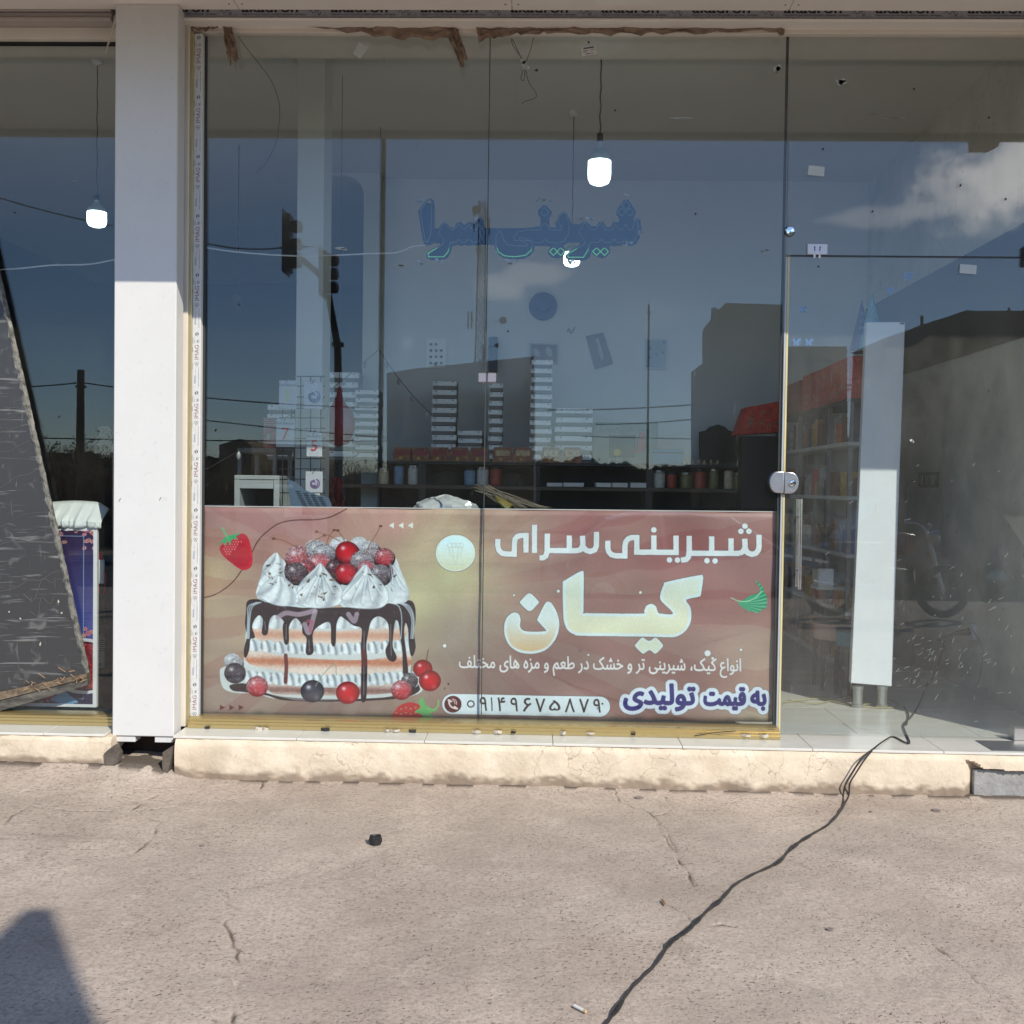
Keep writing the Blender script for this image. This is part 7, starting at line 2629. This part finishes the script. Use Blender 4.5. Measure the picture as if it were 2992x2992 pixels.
o = MB().tube([a+Vector((0, 0, .003)), b+Vector((0, 0, .003))], .004, 8).build('wood_chip', mat('chip_brown', lin(150, 112, 76), .8))
tag(o, 'tiny brown wood chip on the ground near the crack', 'chip')
rg = random.Random(31)
pb_ = MB()
for k in range(420):
    x, y = rg.uniform(-2.6, 2.7), rg.uniform(-2.6, -.29)
    if rg.random() < .4: y = -.28-abs(rg.gauss(0, .06))
    r = rg.uniform(.0015, .0045)
    z_ = float(gh(np.array([x]), np.array([y]))[0])
    n = 5
    pb_.add([(x+r*math.cos(t*1.257)*rg.uniform(.7, 1.2), y+r*math.sin(t*1.257)*rg.uniform(.7, 1.2), z_) for t in range(5)]+[(x, y, z_+r*.8)], [(0, 1, 5), (1, 2, 5), (2, 3, 5), (3, 4, 5), (4, 0, 5)])
o = pb_.build('grit', mat('grit_stone', lin(150, 136, 122), .9, noise=.4, nscale=90))
tag(o, 'fine grit and crumbs scattered over the yard surface', 'grit', kind='stuff')
for k, (a, b, w) in enumerate(((2735, 2360, 13), (1867, 2327, 13), (2424, 2708, 8), (590, 2462, 6), (2545, 2364, 5))):
    p = on_ground(a, b)
    r = w/600
    o = MB().prism([(p.x+r*math.cos(t*.785)*rg.uniform(.8, 1.1), p.y+r*.7*math.sin(t*.785)*rg.uniform(.8, 1.1)) for t in range(8)], p.z-.004, p.z-.0005+.001, 'z').build('pressed_stone', mat('grey_stone', lin(134, 122, 116), .9, noise=.3, nscale=40))
    tag(o, ['flat grey stone set in the ground right of the cable foot', 'flat grey stone in the ground by the plinth above the long crack', 'small flat stone in the ground below the cable middle', 'tiny flat stone left of the black cap', 'tiny pale stone near the door plinth'][k], 'stone')

# ================================================================ the street behind the viewer, seen mirrored in the glass
wallA = mat('brown_rendered_wall', lin(158, 138, 110), .9, noise=.15, nscale=.5)
wallB = mat('tan_block_wall', lin(150, 132, 106), .9, noise=.2, nscale=.7)
wallC = mat('grey_brown_shed_wall', lin(146, 132, 110), .9, noise=.25, nscale=.6)
wglass = mat('dark_window_glass', (.02, .025, .03), .1)


def building(name, label, pts, dist, depth, m, windows=(), extra=(), far_left=0):
    q = [WR(a, b, dist) for a, b in pts]
    for i in range(far_left):              # the receding left wall ends at the traced outline
        q[i].x = WR(*pts[i], dist+depth).x
    cx = sum(v.x for v in q)/len(q)
    t = thing(name, label, 'building', (cx, -dist, 0))
    # let the outline run down into the ground
    MB().prism([(v.x, v.z) for v in q], -dist, -dist-depth).build('walls', m, t)
    for (a, b, c, d) in windows:
        p0, p1 = WR(a, d, dist), WR(c, b, dist)
        f = MB().box(p0.x, p1.x, -dist+.0, -dist+.10, p0.z, p1.z).build('window', mat('window_frame_grey', (.3, .3, .3), .6), t)
        MB().box(p0.x+.08, p1.x-.08, -dist+.101, -dist+.12, p0.z+.08, p1.z-.08).build('pane', wglass, f)
    for e in extra:
        a, b = WR(e[0], e[1], dist), WR(e[2], e[3], dist)
        MB().tube([(a.x, -dist-.4, a.z-.2), (b.x, -dist-.4, b.z)], e[4], 6).build('roof_pipe', mat('roof_pipe_grey', (.12, .11, .10), .7), t)
    return t


building('apartment_block', 'wide flat brown building across the road, mirrored behind the box stacks', [(1130, 1475), (1130, 1090), (1215, 1076), (1560, 1041), (1562, 1475)], 46, 12, wallA,
         [(1150, 1240, 1180, 1275)], [(1270, 1085, 1270, 1060, .08)])
building('apartment_block', 'tall brown tower block mirrored left of the door', [(2044, 1485), (2044, 1068), (2079, 1050), (2079, 940), (2120, 885), (2286, 890), (2290, 1485)], 34, 2.2, wallB,
         [(2150, 960, 2166, 1000)], [(2086, 945, 2086, 895, .04), (2093, 940, 2093, 892, .04), (2101, 935, 2101, 896, .04)])
building('apartment_block', 'lower dark block mirrored behind the door lock', [(2291, 1485), (2291, 1012), (2475, 1012), (2477, 1485)], 33, 2.2, wallB)
building('warehouse', 'long grey shed with a kinked roofline mirrored in the glass door', [(2556, 1480), (2558, 1263), (2572, 1262), (2587, 987), (2645, 968), (2700, 946), (2770, 925), (2828, 905), (2840, 908), (3400, 905), (3400, 1480)], 15, 2.0, wallC,
         [], [(2717, 946, 2717, 912, .03), (2975, 905, 2977, 888, .025)])
hill = MB()
pts = []
rg = random.Random(9)
for k in range(60):
    x_ = -260+k*9
    pts.append((x_, 6+3*math.sin(k*.21)+2*math.sin(k*.53+1)+rg.random()))
hill.prism([(-260, -1)]+pts+[(-260+59*9, -1)], -300, -330)
tag(hill.build('hills', mat('hazy_hill', lin(120, 120, 116), .95)), kind='structure')
hz_ = [building('low_house', lab, q, d, 6, wallA) for lab, q, d in (
    ('low house among bushes mirrored at the far left', [(640, 1465), (640, 1300), (700, 1282), (735, 1300), (735, 1465)], 60),
    ('long low roof mirrored behind the balloon cards', [(760, 1465), (760, 1296), (930, 1300), (930, 1465)], 70))]
# road, kerbs
asp = mat('asphalt', (.05, .05, .052), .9, noise=.2, nscale=3)
tag(MB().box(-60, 60, -17.0, -8.75, BZ+.001, BZ+.02).build('road', asp), kind='structure')
kb = mat('kerb_stone', (.42, .41, .38), .85, noise=.2, nscale=3)
for y in (-8.7, -17.2, -27, -34):
    o = MB()
    t = thing('kerb', 'pale stone kerb along the road, %s' % {-8.7: 'nearest to the shop', -17.2: 'on the far side of the near lane', -27: 'before the second lane', -34: 'farthest from the shop'}[y], 'kerb', (0, y, 0))
    for k in range(-12, 12):
        MB().box(k*1.5+.01, k*1.5+1.49, y-.08, y+.08, BZ-.02, BZ+.14, .01).build('kerb_block', kb, t)

# ---- vehicles
def car(label, x, y, col, rot=0., L=4.3, h=1.42, kind='car'):
    t = thing('parked_car', label, 'car', (x, y, BZ))
    t.rotation_euler = (0, 0, rot)
    paint = mat('car_paint_%s' % col[0], col[1], .25, coat=.8, metal=.2)
    dark = mat('car_glass', (.015, .018, .02), .06)
    trim = mat('car_trim', (.03, .03, .03), .5)
    w = .84

    def part(mb, name, m, smooth=True, par=None):
        o = mb.build(name, m, None, smooth)
        o.parent = par or t
        return o
    hl = L/2
    # lower body: stations along the length
    st_ = [(-hl, .42, .62, .70), (-hl+.12, .30, .80, .80), (-hl+.5, .22, .90, .84), (-.9, .20, .95, .85), (.5, .20, .93, .85), (1.1, .22, .90, .85), (hl-.35, .24, .80, .82), (hl-.08, .32, .66, .76), (hl, .42, .56, .66)]
    vs, fs = [], []
    for (a, z0, z1, ww) in st_:
        ww = ww/0.85*w
        vs += [(a, -ww*.93, z0), (a, -ww, z0+.12), (a, -ww, (z0+z1)/2), (a, -ww*.93, z1-.03), (a, -ww*.80, z1), (a, ww*.80, z1), (a, ww*.93, z1-.03), (a, ww, (z0+z1)/2), (a, ww, z0+.12), (a, ww*.93, z0)]
    m = 10
    for i in range(len(st_)-1):
        for k in range(m):
            fs.append((i*m+k, i*m+(k+1) % m, (i+1)*m+(k+1) % m, (i+1)*m+k))
    fs += [tuple(range(m)), tuple(range(len(vs)-1, len(vs)-1-m, -1))]
    part(MB().add(vs, fs), 'body', paint)
    # cabin
    cs = [(-1.75, .92, .70), (-1.25, h-.12, .60), (-.9, h-.02, .57), (-.1, h, .57), (.45, h-.08, .58), (1.15, .91, .70)]
    vs, fs = [], []
    for a, z, ww in cs:
        zb_ = .90
        vs += [(a, -w*.92, zb_), (a, -ww, z), (a, ww, z), (a, w*.92, zb_)]
    for i in range(len(cs)-1):
        for k in range(4):
            fs.append((i*4+k, i*4+(k+1) % 4, (i+1)*4+(k+1) % 4, (i+1)*4+k))
    fs += [(3, 2, 1, 0), tuple(range(len(vs)-4, len(vs)))]
    part(MB().add(vs, fs), 'windows', dark)
    rf = MB()
    vs, fs = [], []
    for a, z, ww in cs[1:5]:
        vs += [(a, -ww-.012, z+.0), (a, -ww*.8, z+.025), (a, ww*.8, z+.025), (a, ww+.012, z+.0)]
    for i in range(3):
        for k in range(3):
            fs.append((i*4+k, i*4+k+1, (i+1)*4+k+1, (i+1)*4+k))
    part(rf.add(vs, fs), 'roof', paint)
    for s in (-1, 1):
        for (a, b) in (((-1.75, .92, .72), (-1.25, h-.10, .60)), ((-.45, .92, .79), (-.5, h, .585)), ((.45, h-.06, .59), (1.15, .92, .72))):
            part(MB().tube([(a[0], s*a[2], a[1]), (b[0], s*b[2], b[1])], .035, 6), 'roof_pillar', paint)
        part(MB().box(.75, .95, s*.90-.09, s*.90+.09, .92, 1.05, .03), 'mirror', trim)
        part(MB().box(hl-.14, hl-.02, s*.52-.16, s*.52+.16, .55, .68, .03), 'headlight', mat('lamp_glass', (.5, .5, .5), .1))
        part(MB().box(-hl-.01, -hl+.1, s*.55-.14, s*.55+.14, .58, .74, .03), 'tail_light', mat('tail_red', (.3, .01, .01), .2))
        for a in (-1.3, 1.32):
            wh = part(MB().lathe([(.20, -.09), (.30, -.09), (.315, -.06), (.315, .06), (.30, .09), (.20, .09)], (a, s*w*.93, .31), 26, 'y'), 'wheel', mat('tyre', (.02, .02, .02), .8))
            part(MB().lathe([(.20, 0), (.16, s*.02), (.03, s*.04)], (a, s*(w*.93+.075), .31), 14, 'y'), 'rim', steel_m, True, wh)
    return t


c = WR(2060, 1560, 8.6)
car('silver parked car whose roof mirrors in the banner glass', c.x, -9.9, ('silver', (.45, .46, .47)))
c = WR(2745, 1500, 8.6)
car('maroon parked car mirrored low in the glass door', c.x+1.2, -13.4, ('maroon', (.16, .02, .02)), math.pi, 4.5, 1.78)
c = WR(640, 1470, 18)
tr = thing('pickup_truck', 'white pickup truck mirrored at the far left above the banner', 'truck', (c.x, -18, BZ))
tw_ = mat('truck_white', (.7, .72, .72), .35, coat=.4)
for nm, b_x, m in (('cargo_bed', (-1.9, .5, -.85, .85, .75, 1.25), tw_), ('cab', (.62, 1.7, -.85, .85, .55, 1.25), tw_), ('cab_roof', (.75, 1.5, -.8, .8, 1.66, 1.74), tw_), ('hood', (1.702, 2.3, -.8, .8, .55, 1.05), tw_),
                   ('chassis', (-1.9, 2.2, -.6, .6, .40, .549), black_m), ('cab_windows', (.78, 1.48, -.78, .78, 1.252, 1.658), wglass)):
    o = MB().box(*b_x, .03).build(nm, m)
    o.parent = tr
for a in (-1.2, 1.6):
    for s in (-1, 1):
        o = MB().lathe([(.2, -.1), (.34, -.1), (.34, .1), (.2, .1)], (a, s*.78, .34), 20, 'y').build('wheel', mat('tyre', (.02, .02, .02), .8), None, True)
        o.parent = tr
# motorcycle
c = WR(2690, 1700, 5.6)
mc = thing('motorcycle', 'dark motorcycle with chrome handlebar mirrored in the glass door', 'motorcycle', (c.x, -6.6, 0))


def mpart(mb, name, m, sm=True):
    o = mb.build(name, m, None, sm)
    o.parent = mc
    return o


for a in (-.62, .62):
    vs, fs = [], []
    n, k_ = 28, 8
    for i in range(n):
        for k in range(k_):
            A, B = 2*math.pi*i/n, 2*math.pi*k/k_
            r = .26+.045*math.cos(B)
            vs.append((a+r*math.cos(A), .045*math.sin(B), .30+r*math.sin(A)))
    for i in range(n):
        for k in range(k_):
            fs.append((i*k_+k, ((i+1) % n)*k_+k, ((i+1) % n)*k_+(k+1) % k_, i*k_+(k+1) % k_))
    mpart(MB().add(vs, fs), 'tyre', mat('tyre', (.02, .02, .02), .8))
    sp2_ = MB()
    for k in range(10):
        A = k*.628
        sp2_.tube([(a, 0, .30), (a+.23*math.cos(A), 0, .30+.23*math.sin(A))], .004, 4)
    mpart(sp2_, 'spokes', chrome_m)
mpart(MB().tube([(-.62, 0, .30), (-.2, 0, .45), (.1, 0, .78), (.42, 0, .86)], .028, 8), 'frame', black_m)
mpart(MB().tube([(.62, -.0, .30), (.50, 0, .72), (.42, 0, .98)], .026, 8), 'fork', chrome_m)
mpart(MB().lathe([(.02, -.22), (.11, -.16), (.14, 0), (.12, .14), (.02, .2)], (.14, 0, .82), 16, 'x'), 'tank', mat('bike_red', (.25, .02, .02), .2, coat=.8))
mpart(MB().box(-.62, -.03, -.11, .11, .76, .84, .035), 'seat', black_m)
mpart(MB().tube(crom([(.30, -.36, 1.06), (.40, -.2, 1.04), (.43, 0, .98), (.40, .2, 1.04), (.30, .36, 1.06)], 4), .012, 8), 'handlebar', chrome_m)
mpart(MB().lathe([(.03, -.08), (.085, -.02), (.09, .03), (.001, .05)], (.52, 0, .90), 16, 'x'), 'headlight', chrome_m)
mpart(MB().box(-.1, .2, -.12, .12, .30, .55, .03), 'engine', mat('engine_grey', (.2, .2, .2), .4, metal=.7))
mpart(MB().tube([(.1, -.13, .34), (-.4, -.15, .30), (-.8, -.16, .36)], .03, 8), 'exhaust', chrome_m)

# ---- traffic signals on a cranked mast
mast = thing('traffic_light', 'black traffic lights on a cranked mast mirrored in the left pane', 'traffic light', tuple(WR(990, 1300, 9)*1))
mast.location = (WR(990, 1300, 9).x, -9, 0)
DM = 9.0


def WM(a, b):
    return WR(a, b, DM)


foot = WM(990, 1400)
MB().tube([(foot.x, -DM, BZ), (WM(990, 1200)).to_tuple(), WM(986, 1010), WM(960, 862)], .055, 12, radii=[.065, .058, .05, .045]).build('mast', black_m, mast, True)
MB().lathe([(.085, 0), (.085, .05)], tuple(WM(987, 1012)), 14).build('collar', black_m, mast)
MB().tube([WM(960, 830), WM(920, 790), WM(884, 760), WM(858, 735)], .04, 10).build('arm', black_m, mast, True)
for (px, pyt, pyb, side) in ((852, 628, 796, 1), (958, 735, 862, 1)):
    p0, p1 = WM(px-9, pyb), WM(px-1, pyt)
    MB().box(p0.x, p1.x+.005, -DM-.12, -DM+.12, p0.z, p1.z, .01).build('signal_head', black_m, mast)
    q0, q1 = WM(px-18, pyb+6), WM(px-15, pyt-8)
    MB().box(q0.x, q1.x, -DM-.22, -DM+.22, q0.z, q1.z).build('backboard', black_m, mast)
    for k in range(3):
        zc = p0.z+(p1.z-p0.z)*(.18+.31*k)
        MB().lathe([(.070, 0), (.085, .05), (.080, .13), (.03, .15)], (p1.x+.005, -DM, zc), 14, 'x').build('visor', black_m, mast, True)
a = WM(832, 708)
MB().tube([a, WM(852, 716)], .03, 8).build('bracket', black_m, mast)
# lamp post; its arm and board are added, shaped to cast the yard shadow
gy = 9.2
pp = WR(1111, 1300, gy)
gn = thing('post_with_shadow_board', 'dark post with an added high shadow-casting board on a long arm behind the viewer', 'lamp post', (pp.x, -gy, 0))
MB().tube([(pp.x, -gy, BZ), (pp.x, -gy, 7.15)], .036, 10).build('post', black_m, gn, True)


def shadow_caster(px, py, y):
    """the point at depth y whose shadow falls on the ground at this pixel"""
    g0 = G(px, py, 0)
    t_ = (g0.y-y)/(-to_sun.y)
    return g0+to_sun*t_


sc_pts = [shadow_caster(265, 2992, -gy), shadow_caster(140, 2665, -gy), shadow_caster(62, 2667, -gy), shadow_caster(0, 2725, -gy), shadow_caster(-120, 2830, -gy)]
xr = (sc_pts[0].x+sc_pts[1].x)/2
z_low = 6.25
a_, b_ = sc_pts[0], sc_pts[1]
xlow = b_.x+(a_.x-b_.x)*(z_low-b_.z)/(a_.z-b_.z)
q = [(xlow, z_low), (b_.x, b_.z), (sc_pts[2].x, sc_pts[2].z), (sc_pts[3].x, sc_pts[3].z), (sc_pts[4].x, sc_pts[4].z), (sc_pts[4].x, z_low)]
MB().prism(q, -gy-.03, -gy+.03).build('board', mat('shadow_board_blue', (.02, .08, .3), .4), gn)  # invented board, outlined from the ground shadow it has to throw
zarm = sc_pts[4].z-.16
MB().tube([(pp.x, -gy, 7.1), (pp.x+.3, -gy, zarm), (sc_pts[4].x+.05, -gy, zarm)], .035, 8).build('arm', black_m, gn, True)

# ---- utility poles, lattice mast, wires
wood = mat('weathered_pole_wood', lin(74, 66, 56), .9, noise=.3, nscale=6, aniso=(4, 4, .3))
def pole(label, px, pyt, dist, r, arm=None):
    b_, t_ = WR(px-4, 1440, dist), WR(px, pyt, dist)
    t = thing('utility_pole', label, 'utility pole', (b_.x, -dist, 0))
    MB().tube([(b_.x, -dist, BZ), (t_.x, -dist, t_.z)], r, 10, radii=[r*1.2, r*.85]).build('shaft', wood, t, True)
    for k in range(1):
        MB().box(t_.x-.16, t_.x+.16, -dist-.04, -dist+.04, t_.z-.55-k*.8, t_.z-.47-k*.8).build('insulator_arm', black_m, t)
    return t


pole('dark utility pole mirrored in the left shop window', 236, 1081, 26, .125)
pole('dark utility pole mirrored beside the white board', 2516, 1070, 22, .125)
pole('thin twin pole mirrored right of the framed print', 1896, 890, 60, .07)
tw = thing('lattice_mast', 'tall lattice telecom mast with dishes mirrored near the pane joint', 'telecom mast', (WR(1402, 1100, 60).x, -60, 0))
TD = 60
pb0, pt0 = WR(1396, 1440, TD), WR(1410, 588, TD)
h_ = pt0.z
lat = MB()
nseg = 34
for sxn, syn in ((-1, -1), (1, -1), (1, 1), (-1, 1)):
    MB().tube([(pb0.x+sxn*.40, -TD+syn*.40, BZ), (pt0.x+sxn*.20, -TD+syn*.20, h_)], .032, 5).build('leg', black_m, tw)
for k in range(nseg):
    za, zb_ = h_*k/nseg, h_*(k+1)/nseg
    wa, wb = .40-.20*k/nseg, .40-.20*(k+1)/nseg
    xa, xb_ = pb0.x+(pt0.x-pb0.x)*k/nseg, pb0.x+(pt0.x-pb0.x)*(k+1)/nseg
    for y_ in (-1, 1):
        lat.tube([(xa-wa, -TD+y_*wa, za), (xb_+wb, -TD+y_*wb, zb_)], .019, 4)
        lat.tube([(xa+wa, -TD+y_*wa, za), (xb_-wb, -TD+y_*wb, zb_)], .019, 4)
        lat.tube([(xa-wa, -TD+y_*wa, za), (xa+wa, -TD+y_*wa, za)], .019, 4)
lat.build('bracing', black_m, tw)
dish = mat('dish_grey', (.25, .24, .22), .6)
for (px, py, r) in ((1391, 614, .27), (1400, 732, .22), (1470, 937, .24), (1452, 1010, .14)):
    p = WR(px, py, TD-.9)
    MB().lathe([(r, .10), (r*.9, .02), (r*.1, 0)], tuple(p), 18, 'y').build('dish', dish, tw, True)
    MB().tube([p, (WR(1408, py, TD).x, -TD, p.z)], .015, 5).build('dish_arm', black_m, tw)
for (px, py) in ((1368, 935), (1378, 935), (1385, 650), (1425, 640), (1430, 660), (1412, 1035)):
    p = WR(px, py, TD-.5)
    MB().box(p.x-.05, p.x+.05, p.y-.05, p.y+.05, p.z-.55, p.z+.55).build('panel_antenna', dish, tw)
    MB().tube([p, (WR(1408, py, TD).x, -TD, p.z)], .015, 5).build('antenna_arm', black_m, tw)
wire_m = mat('line_wire', (.02, .02, .02), .6)
for k, (a, b, d, dr_, lab) in enumerate(((( -200, 1128), (232, 1118), 26, .1, 'mirrored power line left of the dark pole, upper'), ((240, 1118), (1120, 1192), 26, .15, 'mirrored power line running right from the dark pole, upper'), ((-200, 1272), (1500, 1284), 26, .1, 'mirrored power line crossing low over both windows'),
                                 ((600, 1228), (1500, 1300), 30, .1, 'mirrored slack power line above the bushes'), ((1600, 1198), (2512, 1120), 24, .2, 'mirrored power line rising to the right pole'), ((1740, 1240), (2512, 1130), 28, .3, 'mirrored second power line rising to the right pole'),
                                 ((1700, 1275), (3200, 1290), 40, .1, 'mirrored distant power line level with the shelf'), ((2522, 1118), (3200, 1140), 22, .2, 'mirrored power line right of the right pole'), ((560, 700), (862, 718), 12, .1, 'mirrored thin wire reaching the traffic lights'), ((-60, 560), (360, 665), 14, .05, 'mirrored slanting wire above the left window'))):
    o = MB().tube(sag(WR(*a, d), WR(*b, d), dr_, 14), .012 if d < 20 else .020, 5).build('power_line', wire_m, None, True)
    tag(o, lab, 'power line')
# sign on its own post
t = thing('street_sign', 'narrow dark street sign on a thin pole mirrored in the door', 'street sign', (WR(2386, 1300, 7).x, -7, 0))
a, b = WR(2389, 1085, 7), WR(2376, 1900, 7)
MB().tube([(a.x, -7, -.02), (a.x, -7, a.z)], .019, 10).build('post', mat('galvanised', (.35, .36, .37), .5, metal=.5), t)
q0, q1 = WR(2358, 1364, 6.95), WR(2388, 1248, 6.95)
MB().box(q0.x, q1.x, -6.97, -6.955, q0.z, q1.z).build('panel', offw, t)
MB().box(q0.x+.014, q1.x-.014, -6.954, -6.950, q0.z+.02, q1.z-.014).build('dark_field', black_m, t)

# ---- bare bushes
twig = mat('dry_twigs', lin(150, 132, 104), .95, noise=.3, nscale=5)
rg = random.Random(21)


def bush(label, px, dist, h, w, n=260):
    c = WR(px, 1440, dist)
    t = thing('bare_bush', label, 'bush', (c.x, -dist, 0), 'bare bushes across the road')
    m = MB()
    for k in range(n):
        a = Vector((c.x+rg.uniform(-w, w)*.5, -dist+rg.uniform(-w, w)*.4, BZ))
        d = Vector((rg.gauss(0, .4), rg.gauss(0, .4), 1)).normalized()
        L = h*rg.uniform(.5, 1)
        b_ = a+d*L*.5+Vector((rg.gauss(0, .1), rg.gauss(0, .1), 0))*h*.3
        e = b_+d*L*.5+Vector((rg.gauss(0, .2), rg.gauss(0, .2), 0))*h*.4
        m.tube([a, b_, e], .02, 3, cap=False, radii=[.03, .02, .006])
        for j in range(3):
            s = b_.lerp(e, rg.random())
            m.tube([s, s+Vector((rg.gauss(0, .3), rg.gauss(0, .3), rg.uniform(.1, .5)))*h*.25], .01, 3, cap=False)
    m.build('twigs', twig, t)
    fl_ = MB()
    for k in range(n*3):
        p = Vector((c.x+rg.gauss(0, w*.45), -dist+rg.gauss(0, w*.4), abs(rg.gauss(h*.3, h*.25))))
        r = rg.uniform(.03, .08)
        fl_.add([p+Vector((rg.uniform(-r, r), rg.uniform(-r, r), rg.uniform(-r, r))) for _ in range(3)], [(0, 1, 2)])
    fl_.build('dry_leaves', twig, t)['kind'] = 'stuff'


names = ['first', 'second', 'third', 'fourth', 'fifth', 'sixth', 'seventh', 'eighth', 'ninth', 'tenth', 'eleventh', 'twelfth', 'thirteenth']
for k, px in enumerate((20, 120, 200, 290, 420, 600, 680, 760, 850, 960, 1040, 1120, 2560)):
    bush('dry bare bush across the road, %s from the left in the mirror image' % names[k], px, 24+rg.uniform(-2, 4), 2.9 if px < 340 else 2.5, 2.2)
# pale boundary wall along the road
o = MB().box(WR(-300, 1400, 29).x, WR(1130, 1400, 29).x, -29.2, -29.0, BZ, 1.0).build('boundary_wall', mat('dull_boundary_wall', lin(120, 116, 108), .9, noise=.3, nscale=.6))
tag(o, 'dull low boundary wall behind the bare bushes', 'wall')

# dark belt of trees closing the far side of the fields: a dense mass with ragged leafy top
belt = MB()
rg = random.Random(55)
for (xa_, xb_, dist, hh) in ((-70, -18, 75, 4.4), (-6, 62, 80, 4.6)):
    top = []
    x = xa_
    while x < xb_:
        top.append((x, BZ+hh*(.80+.06*math.sin(x*.5)+.04*math.sin(x*1.9+1)+rg.uniform(0, .07))))
        x += .22
    belt.prism([(xa_, BZ-.2)]+top+[(top[-1][0], BZ-.2)], -dist-.6, -dist)
    for (x, z) in top:
        for j in range(16):
            p = Vector((x+rg.gauss(0, .25), -dist+rg.uniform(-.2, .7), z+rg.gauss(-.35, .34)))
            r = rg.uniform(.05, .16)
            belt.add([p+Vector((rg.uniform(-r, r), rg.uniform(-r, r), rg.uniform(-r, r))) for _ in range(3)], [(0, 1, 2)])
tag(belt.build('tree_belt', mat('dark_far_foliage', lin(66, 66, 54), .95, noise=.3, nscale=1.5)), 'far dark belt of trees mirrored low along the horizon', 'trees', kind='stuff')
